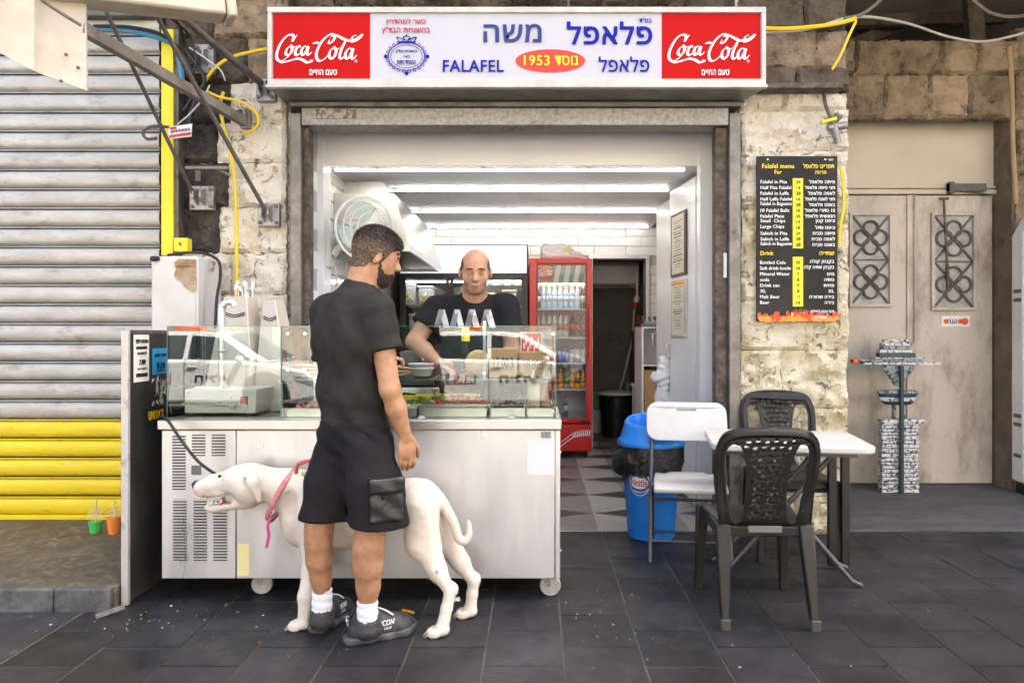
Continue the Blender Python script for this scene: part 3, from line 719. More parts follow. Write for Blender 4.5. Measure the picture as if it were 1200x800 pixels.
COKE = [
 [(178, 152), (168, 163), (158, 178), (163, 158), (152, 150), (130, 158), (106, 188), (90, 225), (88, 252), (100, 266), (118, 262), (146, 240)],
 [(92, 258), (108, 272), (140, 266), (178, 256), (204, 262), (222, 272), (246, 266), (234, 262)],
 [(150, 198), (134, 212), (128, 232), (138, 240), (152, 228), (156, 208), (150, 198), (160, 206), (176, 200)],
 [(194, 206), (186, 200), (174, 214), (170, 234), (180, 240), (196, 226)],
 [(222, 204), (210, 202), (198, 220), (200, 238), (212, 234), (228, 202), (222, 228), (228, 240), (244, 226)],
 [(246, 190), (260, 186), (276, 186)],
 [(322, 172), (316, 188), (330, 184), (344, 164), (338, 150), (318, 152), (288, 180), (266, 222), (264, 252), (276, 266), (298, 258), (324, 232)],
 [(326, 160), (348, 152), (372, 164), (400, 176), (430, 172), (450, 160), (466, 150), (444, 174), (418, 180), (424, 160), (440, 152)],
 [(340, 206), (324, 222), (320, 246), (332, 256), (346, 240), (350, 218), (340, 206), (352, 216), (366, 208)],
 [(398, 178), (388, 186), (372, 220), (366, 248), (376, 256), (392, 240)],
 [(420, 214), (406, 212), (392, 232), (394, 254), (408, 250), (426, 212), (418, 244), (424, 258), (442, 240)],
]
for shx in (0, 461):
    b = MB()
    f_ = lambda u, v: (sx(300+u/3.75+shx), FY, sz(v/3.75))
    for q in COKE: stroke(b, q, f_, 5, 13, ang=R(-28))
    b.build('script_logo', M['ink_white'], sg_)
    sign_text('טעם החיים', 358+shx+4, 392+shx+2, 81, 87.5, M['ink_white'], .02)
    b = MB()
    ring = [(437+5*math.cos(t), 266+5*math.sin(t)) for t in np.linspace(0, 2*math.pi, 12)]
    stroke(b, ring, f_, 1.5, 1.5, n=2, taper=False); b.build('registered_mark', M['ink_white'], sg_)
# oval kosher seal with a crown
b = MB(); cx, cy = 476, 65.5
def oval(rx, ry, wd, n=40): stroke(b, [(cx+rx*math.cos(t), cy+ry*math.sin(t)) for t in np.linspace(0, 2*math.pi, n)], fn, wd, wd, n=2, taper=False)
oval(21.5, 16.5, .9); oval(18.5, 13.5, .6)
for t in np.linspace(0, 2*math.pi, 22, endpoint=False):
    u, v = cx+22.6*math.cos(t), cy+17.6*math.sin(t); stroke(b, [(u+1.7*math.cos(q), v+1.7*math.sin(q)) for q in np.linspace(0, 6.28, 7)], fn, .6, .9, n=2, taper=False)
for t, q in ((0, 4), (math.pi, 4), (math.pi/2, 4)):
    u, v = cx+24.5*math.cos(t), cy+20*math.sin(t); b.flat([fn(u+q*.6*math.cos(k), v+q*.6*math.sin(k)) for k in np.linspace(0, 6.28, 8, endpoint=False)])
b.flat([fn(*p) for p in ((467, 50), (485, 50), (486.5, 47.6), (465.5, 47.6))])
stroke(b, [(467, 47.5), (464.5, 43), (470, 44.5), (476, 47)], fn, .8, 1.6); stroke(b, [(485, 47.5), (487.5, 43), (482, 44.5), (476, 47)], fn, .8, 1.6)
stroke(b, [(476, 47), (472, 43.5), (476, 41.5), (480, 43.5), (476, 47)], fn, .8, 1.6); stroke(b, [(476, 41.5), (476, 39.2)], fn, 1.4, 1.4, taper=False)
put_text(b, 'בהשגחת הבד"ץ', fn, 463.5, 488.5, 61.5, 57.5, .02); put_text(b, 'באיי', fn, 472.5, 480, 67, 64.3, .01); put_text(b, 'הספרדי חדית', fn, 465, 487, 75, 70.3, .02)
b.build('seal', M['ink_blue'], sg_)
b = MB(); b.tube([(sx(667), SY+.1, z1), (sx(667), SY+.1, z1+.1)], .008); b.box(sx(652), sx(674), SY+.02, SY+.1, z1, z1+.008); b.build('hanger', M['dark_metal'], sg_)
# =================================================================== GREY DOUBLE DOOR IN THE ALCOVE
DY = 6.22
dx = lambda px: (px-HX)*DY/F
dz = lambda py: EYE-(py-HY)*DY/F
dd = thing('double_door', (3.2, DY, 0), 'faded beige grey double door with flower lattice grilles and cream panel above', 'door')
b = MB(); b.box(2.46, 3.935, DY+.01, DY+.06, dz(226), dz(139)); tp = b.build('transom_panel', M['cream_panel'], dd, bevel=.003)
b = MB(); b.box(2.46, 3.935, DY-.03, DY+.03, dz(228), dz(223)); b.box(2.46, 3.935, DY-.022, DY+.03, dz(221), dz(219)); b.build('transom_rail', M['cream_panel'], dd, bevel=.003)
def rosette_grille(px0, px1, py0, py1, leaf):
    x0, x1, z0, z1 = dx(px0), dx(px1), dz(py1), dz(py0); y = DY-.014
    b = MB(); b.box(x0, x1, DY-.005, DY+.002, z0, z1); g = b.build('pane', M['grille_glass'], leaf)
    b = MB(); e = .028
    b.box(x0-e, x1+e, y-.012, y+.012, z1, z1+e); b.box(x0-e, x1+e, y-.012, y+.012, z0-e, z0); b.box(x0-e, x0, y-.012, y+.012, z0, z1); b.box(x1, x1+e, y-.012, y+.012, z0, z1)
    b.build('grille_frame', M['taupe_door'], leaf, bevel=.004)
    b = MB(); zm = (z0+z1)/2; r_ = (x1-x0)*.235
    for za, zb in ((z0, zm), (zm, z1)):
        c = Vector(((x0+x1)/2, y, (za+zb)/2))
        b.bar((x0, y, za), (x1, y, zb), .014, .016, (0, 1, 0)); b.bar((x0, y, zb), (x1, y, za), .014, .016, (0, 1, 0))
        for k in range(4):
            a = k*math.pi/2; q = c+Vector((math.cos(a)*r_*1.05, -.004, math.sin(a)*r_*1.05))
            b.tube([q+Vector((math.cos(t)*r_*.86, 0, math.sin(t)*r_*.86)) for t in np.linspace(0, 2*math.pi, 20, endpoint=False)], .0105, 6, closed=True)
        b.lathe([(.001, -.012), (.022, -.010), (.026, 0), (.022, .008)], c, 12, (0, -1, 0))
    b.bar((x0, y, zm), (x1, y, zm), .01, .012, (0, 1, 0))
    b.build('lattice', M['grille'], leaf, smooth=True)
b = MB(); b.box(2.46, dx(1064), DY, DY+.045, .012, dz(229)); lf = b.build('leaf', M['taupe_door'], dd, bevel=.004); rosette_grille(998, 1041, 253, 356, lf)
b = MB(); b.box(dx(1068.5), dx(1163), DY, DY+.045, .012, dz(229)); lf2 = b.build('leaf', M['taupe_door'], dd, bevel=.004); rosette_grille(1094, 1139, 253, 360, lf2)
b = MB(); b.box(dx(1062), dx(1069.5), DY-.018, DY+.01, .05, dz(229)); b.tube([(dx(1070), DY-.03, dz(229)), (dx(1070), DY-.03, dz(400)), (dx(1066), DY-.03, dz(404))], .008); b.build('astragal', M['taupe_door'], dd, bevel=.003)
b = MB(); b.box(dx(1107), dx(1150), DY-.075, DY-.02, dz(226), dz(217)); b.box(dx(1107), dx(1113), DY-.08, DY-.02, dz(228), dz(215)); b.bar((dx(1128), DY-.05, dz(226)), (dx(1160), DY-.03, dz(229)), .012, .012); b.build('door_closer', M['grille'], dd, bevel=.004)
b = MB(); b.bar((dx(1102), DY-.05, dz(233)), (dx(1106), DY-.05, dz(310)), .016, .016); b.bar((dx(1106), DY-.052, dz(310)), (dx(1107), DY-.052, dz(338)), .03, .02); b.bar((dx(1097), DY-.05, dz(234)), (dx(1108), DY-.05, dz(234)), .018, .02); b.build('hasp_bar', M['rust'], dd, bevel=.003)
b = MB(); x0, x1, z0, z1 = dx(1103), dx(1136), dz(383), dz(370); b.box(x0, x1, DY-.006, DY-.001, z0, z1); stk = b.build('sticker', M['paper'], dd)
b = MB(); fnd = lambda u, v: (u, DY-.008, v); put_text(b, 'הנה', fnd, x0+.05, x0+.13, z0+.03, z1-.03, .03); b.build('lettering', M['ink_navy'], stk)
b = MB()
for q, r_ in ((.16, .022), (.2, .03), (.035, .02)): b.lathe([(.001, .0), (r_, .0), (r_, -.001)], (x0+q, DY-.007, (z0+z1)/2), 12, (0, -1, 0))
b.build('spots', mat('orange_print', (.8, .1, .02), .5), stk)

# =================================================================== MENU BOARD
MY = 4.62
mx = lambda px: (px-HX)*MY/F
mz = lambda py: EYE-(py-HY)*MY/F
mb_ = thing('menu_board', (mx(934), MY, mz(377)), 'black bilingual falafel menu board with yellow price columns and flames at the bottom', 'menu board')
b = MB(); b.box(mx(887), mx(981.5), MY, MY+.02, mz(377), mz(183)); b.build('panel', mat('glossy_black_board', (.012, .011, .011), .4, spec=.2, col2=(.03, .027, .025), sc=2.5), mb_, bevel=.002)
fm = lambda u, v: (mx(u), MY-.003, mz(v)); fm0 = lambda u, v: (mx(u), MY-.0015, mz(v))
rows = [('Falafel in Pita', '24', 'פיתה פלאפל'), ('Half Pita Falafel', '14', 'חצי פיתה פלאפל'), ('Falafel in Laffa', '28', 'לאפה פלאפל'), ('Half Laffa Falafel', '16', 'חצי לאפה פלאפל'),
        ('Falafel in Baguette', '28', 'באגט פלאפל'), ('10 Falafel Balls', '10', '10 כדורי פלאפל'), ('Falafel Plate', '35', 'חמגשית פלאפל'), ('Small  Chips', '12', 'ציפס קטן'), ('Large Chips', '18', 'ציפס גדול'),
        ('Sabich in Pita', '24', 'פיתה סביח'), ('Sabich in Laffa', '28', 'לאפה סביח'), ('Sabich in Baguette', '28', 'באגט סביח')]
rows2 = [('Bottled Cola', '10', 'בקבוק קולה'), ('Soft drink bottle', '10', 'בקבוק שתיה קלה'), ('Mineral Water', '7', 'מים'), ('soda', '8', 'סודה'), ('Drink can', '9', 'פחית'), ('XL', '8', 'XL'), ('Malt Beer', '11', 'בירה שחורה'), ('Beer', '14', 'בירה')]
for y0, y1 in ((209, 291), (301, 359)):
    b = MB(); b.flat([fm0(929, y1), fm0(941, y1), fm0(941, y0), fm0(929, y0)]); b.build('price_column', M['ink_yellow'], mb_)
bw_, bn, by = MB(), MB(), MB()
for k, (e, p_, h_) in enumerate(rows):
    y = 215.2+k*6.68
    put_text(bw_, e, fm, 891, 927.5, y, None, .03, align='l', h=-4.0); put_text(bn, p_, fm, 931, 939.5, y, None, .02, align='c', h=-4.0); put_text(bw_, h_, fm, 943, 978, y, None, .03, align='r', h=-4.0)
for k, (e, p_, h_) in enumerate(rows2):
    y = 309.5+k*6.68
    put_text(bw_, e, fm, 890.5, 926.5, y, None, .03, align='l', h=-4.0); put_text(bn, p_, fm, 931, 939.5, y, None, .02, align='c', h=-4.0); put_text(bw_, h_, fm, 942, 977, y, None, .03, align='r', h=-4.0)
put_text(bw_, '10% הנחה לחיילים', fm, 950, 977, 366.5, None, .02, align='r', h=-3.6); put_text(bw_, 'ושוטרים', fm, 955, 969, 373, None, .02, align='c', h=-3.4)
put_text(bw_, 'כשר', fm, 968, 976, 188.5, None, .01, align='r', h=-2.6)
for u, v in ((899.5, 187), (899, 369.5), (969.5, 368.5), (967, 187)): bw_.flat([fm(u+1.1*math.cos(t), v+1.1*math.sin(t)) for t in np.linspace(0, 6.28, 8, endpoint=False)])
put_text(by, 'Falafel menu', fm, 893, 930, 197.5, None, .03, align='c', h=-5.5); put_text(by, 'Far', fm, 907, 916, 204, None, .03, align='c', h=-4.6)
put_text(by, 'תפריט פלאפל', fm, 941, 977, 197.5, None, .03, align='c', h=-5.2); put_text(by, 'פרווה', fm, 955, 968, 204, None, .03, align='c', h=-4.2)
put_text(by, 'Drink', fm, 891, 906, 299, None, .03, align='l', h=-5); put_text(by, 'שתייה', fm, 960, 977, 299, None, .03, align='r', h=-5)
bw_.build('lettering', M['ink_white'], mb_); bn.build('lettering', M['ink_black'], mb_); by.build('lettering', M['ink_yellow'], mb_)
fl_r, fl_o = mat('flame_red_print', (.62, .05, .01), .4), mat('flame_orange_print', (.90, .28, .02), .4)
random.seed(21)
for m_, hh, sgn in ((fl_r, 13, 0), (fl_o, 7, 1)):
    b = MB(); x = 887.5
    while x < 978:
        w_ = random.uniform(4, 8); h_ = random.uniform(.4, 1)*hh; l_ = random.uniform(-3, 3)
        f0 = (lambda k: (lambda u, v: (mx(u), MY-.0025-.0006*k, mz(v))))(sgn)
        stroke(b, [(x+w_/2, 376.5), (x+w_/2+l_*.6, 376.5-h_*.4), (x+w_/2-l_*.3, 376.5-h_*.75), (x+w_/2+l_, 376.5-h_)], f0, w_*.3, w_*.9, ang=0, n=4); x += w_*.55
    b.build('flames', m_, mb_)
b = MB(); fp = lambda u, v: (mx(u), MY-.0045, mz(v)); b.flat([fp(936+9.5*math.cos(t), 367+(9.5 if math.sin(t) > 0 else 3)*math.sin(t)) for t in np.linspace(0, 6.28, 24, endpoint=False)]); b.build('pita_print', mat('pita_print', (.75, .42, .14), .5), mb_)
b = MB(); fp2 = lambda u, v: (mx(u), MY-.0052, mz(v))
for k in range(9): b.flat([fp2(929+k*1.8+1.6*math.cos(t), 364.5-1.6*((k % 3)-.5)*.6+1.6*math.sin(t)) for t in np.linspace(0, 6.28, 8, endpoint=False)])
b.build('filling_print', mat('filling_print', (.16, .07, .03), .6), mb_)
random.seed(5)

# =================================================================== STRIPED TOTEM IN FRONT OF THE DOOR
TY = 5.92
t0 = W(1052, 576, TY); t0.z = .004
tt = thing('striped_totem', t0, 'narrow white and grey striped totem of stacked slabs with a dark pole before the door', 'sculpture')
tp_ = lambda px, py: (px-1053)*TY/F
th = lambda py: t0.z+(576-py)*TY/F
mw, mg, mk = mat('totem_white', (.66, .65, .65), .6, dirt=(.05, .05, .055), dsc=38, dlo=.53, dhi=.55), mat('totem_grey', (.30, .34, .34), .5, dirt=(.05, .06, .065), dsc=34, dlo=.5, dhi=.54), mat('totem_dark', (.025, .05, .055), .4)
def slab(px0, px1, py0, py1, m, dep, name='slab', rnd=.004):
    b = MB(); b.box(t0.x+tp_(px0, 0), t0.x+tp_(px1, 0), TY-dep*.16, TY+dep*.16, th(py1), th(py0)); return b.build(name, m, tt, bevel=rnd)
y = 576.0; k = 0
while y > 494:
    h_ = random.uniform(3.6, 5.6); j = random.uniform(-1.2, 1.2)
    slab(1032+j*.3, 1075+j, y-h_+1.0, y, mw, .22+random.uniform(-.02, .02)); slab(1033, 1073, y-h_+.1, y-h_+.95, mk if k % 2 else mg, .19); y -= h_; k += 1
slab(1031, 1082, 490.5, 495, mw, .26)
slab(1046, 1051, 474, 490.4, mg, .05, 'post'); slab(1058, 1062, 474, 490.4, mg, .05, 'post')
b = MB(); b.lathe([(.10, 0), (.13, .02), (.135, .03)], (t0.x, TY, th(474)), 24, sy=.25); b.build('bowl_ring', mk, tt, smooth=40)
b = MB(); b.lathe([(.137, 0), (.15, .022), (.152, .03)], (t0.x, TY, th(469.5)), 24, sy=.25); b.build('bowl_ring', mw, tt, smooth=40)
b = MB(); b.lathe([(.150, 0), (.163, .022), (.165, .028)], (t0.x, TY, th(464.8)), 24, sy=.25); b.build('bowl_ring', mk, tt, smooth=40)
b = MB(); b.lathe([(.166, 0), (.170, .012), (.15, .024), (.06, .03)], (t0.x, TY, th(460.6)), 24, sy=.25); b.build('bowl_ring', mg, tt, smooth=40)
b = MB(); b.lathe([(.03, 0), (.06, .05), (.13, .13), (.14, .16), (.12, .17)], (t0.x, TY, th(452)), 20, sy=.25); b.build('funnel', mg, tt, smooth=40)
slab(1011, 1101, 424, 427, mw, .22); slab(1005, 1080, 420.5, 423.8, mg, .24); slab(1022, 1082, 418.4, 420.3, mw, .22)
slab(1029, 1072, 413.5, 418.2, mk, .2); slab(1030, 1068, 409.5, 413.3, mw, .2); slab(1033, 1067, 405.4, 409.3, mg, .18); slab(1033, 1066, 401.2, 405.2, mw, .17); slab(1036, 1065, 397.4, 401, mw, .14)
b = MB(); b.tube([(t0.x, TY-.062, t0.z), (t0.x, TY-.062, th(428))], .018, 10); b.build('pole', mk, tt, smooth=True)
b = MB(); b.box(t0.x+tp_(999, 0), t0.x+tp_(1007, 0), TY-.03, TY+.03, th(425.5), th(420.5)); b.build('orange_tip', mat('orange_paint', (.8, .16, .02), .5), tt, bevel=.008)

# =================================================================== WHITE COOLER AT THE RIGHT EDGE, ROPE
CY = 5.55
c0 = Vector((3.875, 0, 0))
wc = thing('upright_cooler', (c0.x+.35, 5.84, .004), 'white upright cooler with rounded top at the right edge of the alcove', 'cooler')
b = MB(); xa, xb = c0.x, c0.x+.7; zt = 1.3+148*5.65/F
pts = [(xa, .10), (xb, .10), (xb, zt-.18), (xb-.08, zt-.04), (xb-.22, zt), (xa+.22, zt), (xa+.08, zt-.05), (xa, zt-.2)]
b.prism(pts, lambda u, v, d: (u, d, v), 5.76, 5.92); b.build('cabinet', M['enamel'], wc, bevel=.02)
b = MB(); b.box(xa+.06, xb-.06, 5.742, 5.762, .5, zt-.3); b.build('door_panel', mat('dark_glass_panel', (.05, .055, .06), .15), wc, bevel=.006)
b = MB(); b.box(xa+.03, xb-.03, 5.77, 5.9, .005, .1); b.build('plinth', M['black'], wc)
b = MB()
for z in (.3, .55, .62, 1.55, 1.62): b = MB(); b.box(xa-.004, xa+.012, 5.79, 5.88, z, z+.03); b.build('side_slot', M['ink_grey'], wc)
b = MB(); pts = crom([W(1183, 55, 5.7), W(1186, 110, 5.7), W(1187, 170, 5.7), W(1191, 240, 5.68)], 8)
b.tube(pts, .018, 8); tag(b.build('rope', mat('hemp_rope', (.40, .28, .15), .9, bump=1, bsc=90, bdist=.01), None, smooth=True, loc=W(1191, 240, 5.68)), 'thick tan rope hanging down the brown stone by the right edge', 'rope')

# =================================================================== AWNING CORNER, ITS STRUTS, BRACKETS AND CABLES
aw_ = thing('awning', W(120, 20, 3.6), 'cream painted awning corner with front bar and curved side sheet at top left', 'awning')
a0, a1 = W(60, -12, 3.35), W(262, 12, 3.75); a0 = a0-(a1-a0)*3.0
b = MB(); b.bar(a0, a1, .16, .10); b.build('front_bar', M['cream_metal'], aw_, bevel=.015)
d_ = (a1-a0).normalized(); b = MB(); b.bar(a1+d_*.002, a1+d_*.05, .175, .115); b.build('end_cap', M['cream_metal'], aw_, bevel=.012)
# curved side sheet: bends from the sunlit flat to the hanging flap
b = MB(); n = 14; vs = []; fs = []
Q = [(-30, -60, -30, 58, 3.20), (0, -60, 0, 62, 3.22), (22, -55, 22, 74, 3.24), (40, -50, 40, 83, 3.27), (47, -45, 49, 87, 3.31), (60, -40, 62, 92, 3.35), (80, -32, 82, 99, 3.39), (100, -25, 101, 106, 3.42)]
for off in (0, .012):
    for pa, pb_, pc, pd, Y in Q: vs += [W(pa, pb_, Y)+Vector((0, off, 0)), W(pc, pd, Y)+Vector((0, off, 0))]
m_ = len(Q)
for o_ in (0, 2*m_):
    for i in range(m_-1): fs.append((o_+2*i, o_+2*i+2, o_+2*i+3, o_+2*i+1))
for i in range(m_-1): fs.append((2*i+1, 2*i+3, 2*m_+2*i+3, 2*m_+2*i+1))
fs.append((2*m_-2, 2*m_-1, 4*m_-1, 4*m_-2))
b.add(vs, fs); b.build('side_sheet', M['cream_metal'], aw_, smooth=50)
b = MB()
for u, v, Y in ((77, 64, 3.36), (91, 79, 3.39), (71, 95, 3.36)): b.lathe([(.001, 0), (.008, 0), (.008, .006)], W(u, v, Y), 8, (0, 1, 0))
b.build('rivet', M['dark_metal'], aw_)
b = MB(); b.tube(crom([W(44, -4, 3.2), W(60, 8, 3.25), W(95, 30, 3.36)], 6), .008, 6); b.build('trim_rod', M['taupe_metal'], aw_, smooth=True)
def strut(p, q, r, name, label, m, square=None):
    b = MB()
    if square: b.bar(p, q, *square)
    else: b.tube([p, q], r, 12)
    o = b.build(name, m, None, smooth=True, bevel=.004 if square else 0, loc=q); tag(o, label, 'strut', 'awning struts'); return o
s1 = strut(W(113, -10, 3.75), W(229, 232, 4.60), .011, 'awning_strut', 'thin dark strut sloping across the shutter down to the blackened stone', M['dark_metal'])
s2 = strut(W(182, 16, 3.80), W(309, 243, 4.58), .013, 'awning_strut', 'long dark strut running down to the steel plate on white stone left of the shop', M['dark_metal'])
s3 = strut(W(205, 14, 3.95), W(306, 98, 4.56), .022, 'awning_strut', 'thick short dark tube reaching the bracket at the sign corner', M['dark_metal'])
s4 = strut(W(94, 32, 3.42), W(287, 143, 4.58), 0, 'awning_strut', 'flat taupe awning strut crossing from the cream flap to the stone pier', M['taupe_metal'], (.045, .06))
def bracket(px0, px1, py0, py1, label, Y=4.625):
    o = thing('wall_bracket', W((px0+px1)/2, py1, Y), label, 'bracket', 'awning wall brackets')
    b = MB(); b.box(xpx(px0, Y), xpx(px1, Y), Y, Y+.045, zpx(py1, Y), zpx(py0, Y)); b.build('plate', M['zinc'], o, bevel=.003)
    xm = xpx((px0+px1)/2, Y); zm = zpx((py0+py1)/2, Y)
    b = MB()
    for s in (-1, 1): b.prism([(0, -.05), (-.07, -.01), (-.07, .03), (0, .06)], lambda u, v, d: (xm+s*.022+d, Y+u, zm+v), -.004, .004)
    b.build('lug', M['zinc'], o)
    for u in (px0+3, px1-3):
        for v in (py0+4, py1-4):
            b = MB(); b.cyl((xpx(u, Y), Y, zpx(v, Y)), (xpx(u, Y), Y-.014, zpx(v, Y)), .012, n=6); b.build('bolt', M['dark_metal'], o)
bracket(302, 327, 238, 265, 'square steel bracket plate on white stone left of the shop opening'); bracket(300, 322, 92, 118, 'steel bracket plate under the left corner of the sign')
bracket(222, 250, 218, 246, 'dark steel bracket plate on the soot blackened stone'); bracket(281, 292, 128, 150, 'narrow bracket holding the taupe awning arm'); bracket(228, 250, 52, 86, 'dark bracket plate high between the cables and the yellow rail')
b = MB(); b.bar(W(218, 197, 4.56), W(268, 197, 4.56), .03, .02); b.bar(W(232, 199, 4.56), W(232, 212, 4.60), .03, .02); b.bar(W(252, 197, 4.56), W(270, 206, 4.62), .03, .02)
tag(b.build('support_arm', M['taupe_metal'], None, bevel=.003, loc=W(232, 205, 4.6)), 'empty taupe metal support arm on the blackened stone', 'bracket')
def cable(name, label, pts, r, m, n=8, group='cables on the stone front'):
    P = [W(*p) for p in pts]; b = MB(); b.tube(crom(P, n), r, 6); o = b.build(name, m, None, smooth=True, loc=P[-1]); tag(o, label, 'cable', group); return o
cable('power_cable', 'yellow cable dropping down the stone pier behind the cutlery holders', [(262, 108, 4.63), (258, 128, 4.62), (268, 170, 4.62), (275, 215, 4.62), (277, 270, 4.62), (277, 330, 4.62), (276, 350, 4.62)], .011, M['cable_yellow'])
cable('power_cable', 'yellow cable looped round the end of the taupe awning arm', [(244, 108, 4.58), (258, 114, 4.56), (280, 119, 4.55), (298, 130, 4.55), (303, 143, 4.55), (296, 153, 4.56), (284, 157, 4.6)], .009, M['cable_yellow'])
cable('power_cable', 'yellow cable rising from the dark pier to the left edge of the sign', [(240, 96, 4.6), (252, 80, 4.58), (270, 68, 4.58), (300, 60, 4.56), (330, 55, 4.6)], .011, M['cable_yellow'])
cable('power_cable', 'yellow cable running right from behind the sign to the alcove', [(890, 33, 4.6), (920, 34, 4.58), (960, 31, 4.58), (985, 27, 4.58), (1003, 22, 4.6)], .013, M['cable_yellow'])
cable('power_cable', 'yellow wire slanting down the brown stones below the junction', [(1003, 25, 4.6), (995, 42, 4.6), (985, 65, 4.6), (975, 82, 4.61)], .009, M['cable_yellow'])
cable('power_cable', 'yellow wire running up beside the menu board', [(985, 195, 4.62), (988, 215, 4.62), (989, 240, 4.62), (985, 265, 4.62), (983, 290, 4.63)], .010, M['cable_yellow'])
cable('white_cable', 'long pale cable sagging across the alcove to the right edge', [(895, 38, 4.62), (950, 34, 4.6), (1003, 20, 4.75), (1060, 27, 5.2), (1110, 43, 5.5), (1150, 49, 5.6), (1185, 43, 5.7), (1215, 34, 5.7)], .010, M['cable_white'])
cable('black_cable', 'grey cable rising into the dark hollow over the alcove', [(990, 22, 4.6), (1010, 17, 4.7), (1030, 2, 4.9), (1045, -15, 5.0)], .012, M['taupe_metal'])
cable('grey_cable', 'grey cable sagging across the top right corner', [(1140, 0, 5.6), (1160, 15, 5.6), (1185, 20, 5.65), (1215, 16, 5.7)], .014, M['taupe_metal'])
cable('blue_conduit', 'blue conduit bending across the top of the shutter', [(60, 34, 4.5), (110, 34, 4.5), (150, 36, 4.5), (185, 44, 4.52), (205, 55, 4.56), (212, 80, 4.58), (214, 110, 4.6)], .018, M['cable_blue'])
cable('black_cable', 'black cable lying over the blue conduit', [(110, 31, 4.48), (150, 32, 4.48), (185, 39, 4.5), (204, 52, 4.54), (220, 75, 4.56), (228, 105, 4.58), (216, 130, 4.6)], .011, M['cable_black'])
cable('black_cable', 'black cable bundle hanging beside the dark bracket', [(196, 18, 4.3), (210, 30, 4.45), (216, 55, 4.55), (232, 78, 4.57), (240, 95, 4.57), (230, 115, 4.58), (222, 145, 4.6)], .012, M['cable_black'])
cable('black_cable', 'thin black wire tangled above the small label', [(200, 22, 4.3), (222, 42, 4.5), (230, 72, 4.55), (224, 95, 4.57), (232, 118, 4.58), (214, 150, 4.6)], .007, M['cable_black'])
cable('white_wire', 'thin white wire curling below the upper struts', [(222, 56, 4.55), (240, 68, 4.53), (258, 82, 4.53), (264, 95, 4.55)], .005, M['cable_white'])
cable('white_wire', 'white wire from which the small label hangs', [(246, 100, 4.56), (236, 118, 4.54), (222, 134, 4.53), (208, 146, 4.53)], .005, M['cable_white'])
cable('hook_pipe', 'hooked dark pipe end beside the small label', [(198, 149, 4.5), (180, 148, 4.48), (170, 152, 4.47), (168, 158, 4.47), (173, 163, 4.47), (184, 162, 4.47)], .010, M['dark_metal'])
b = MB(); la, lb, lc, ld = W(197, 149, 4.5), W(225, 145, 4.5), W(224, 160, 4.5), W(198, 163, 4.5); b.add([la, lb, lc, ld]+[q+Vector((0, .006, 0)) for q in (la, lb, lc, ld)], [(0, 1, 2, 3), (7, 6, 5, 4), (0, 4, 5, 1), (1, 5, 6, 2), (2, 6, 7, 3), (3, 7, 4, 0)])
lt = b.build('hanging_label', M['paper'], None, loc=ld); tag(lt, 'small white and red label plate hanging in front of the yellow rail', 'label')
b = MB(); fl = lambda u, v: W(197.5+27*u, 149+(-4*u)+13.5*v, 4.497); put_text(b, 'JP97Z03', fl, .08, .92, .62, .35, .03); b.build('lettering', M['ink_navy'], lt)
b = MB(); b.flat([fl(0.02, .72), fl(.98, .72), fl(.98, .95), fl(.02, .95)]); b.flat([fl(0.06, .05), fl(.35, .05), fl(.35, .25), fl(.06, .25)]); b.build('red_band', M['ink_red'], lt)
# water tap by the menu board
tpo = thing('water_valve', W(978, 160, 4.62), 'corroded brass and grey valve on the white stone above the menu board', 'valve')
b = MB(); b.tube(crom([W(965, 108, 4.62), W(968, 125, 4.61), (W(975, 140, 4.6))], 5), .012, 8); b.build('pipe', M['rust'], tpo, smooth=True)
b = MB(); b.cyl(W(970, 150, 4.58), W(992, 147, 4.58), .024, n=10); b.cyl(W(976, 146, 4.58), W(982, 168, 4.6), .03, .02, 10); b.build('valve_body', M['zinc'], tpo, smooth=True)
b = MB(); b.bar(W(962, 144, 4.56), W(980, 139, 4.56), .03, .02); b.build('handle', M['cable_yellow'], tpo, bevel=.003)
b = MB(); b.box(xpx(893, 4.6), xpx(982, 4.6), 4.52, 4.64, zpx(108, 4.6), zpx(102, 4.6)); tag(b.build('ledge_rail', M['rust'], None, bevel=.004, loc=W(940, 108, 4.6)), 'rusty rail along the dark stone ledge right of the sign', 'rail')
# =================================================================== SERVING COUNTER
CF = 3.52
cx_ = lambda px, Y=CF: (px-HX)*Y/F
cz_ = lambda py, Y=CF: EYE-(py-HY)*Y/F
ct = thing('serving_counter', ((cx_(188)+cx_(657))/2, 3.8, 0), 'long satin steel serving counter on casters with glass cases on top', 'counter')
XL, XR, ZB, ZT = cx_(189.5), cx_(656.5), cz_(677.5), cz_(503); CB = 4.14
b = MB(); b.box(XL+.012, XR-.012, CF+.02, CB, ZB+.01, ZT); b.build('carcass', M['inox_soft'], ct)
b = MB(); b.box(cx_(276.5)+.002, cx_(650), CF, CF+.019, ZB, ZT-.004); fp_ = b.build('front_panel', M['inox_soft'], ct, bevel=.003)
b = MB(); b.box(XL, cx_(276.5)-.002, CF, CF+.019, ZB, ZT-.004); vp = b.build('vent_panel', M['inox_soft'], ct, bevel=.003)
b = MB(); b.box(cx_(650)+.003, XR, CF-.002, CB, ZB, ZT-.004); b.build('side_panel', M['inox_soft'], ct, bevel=.003)
b = MB(); b.box(XL-.012, XR+.006, CF-.022, CB+.02, ZT, cz_(491.5)); b.build('counter_top', M['inox'], ct, bevel=.005)
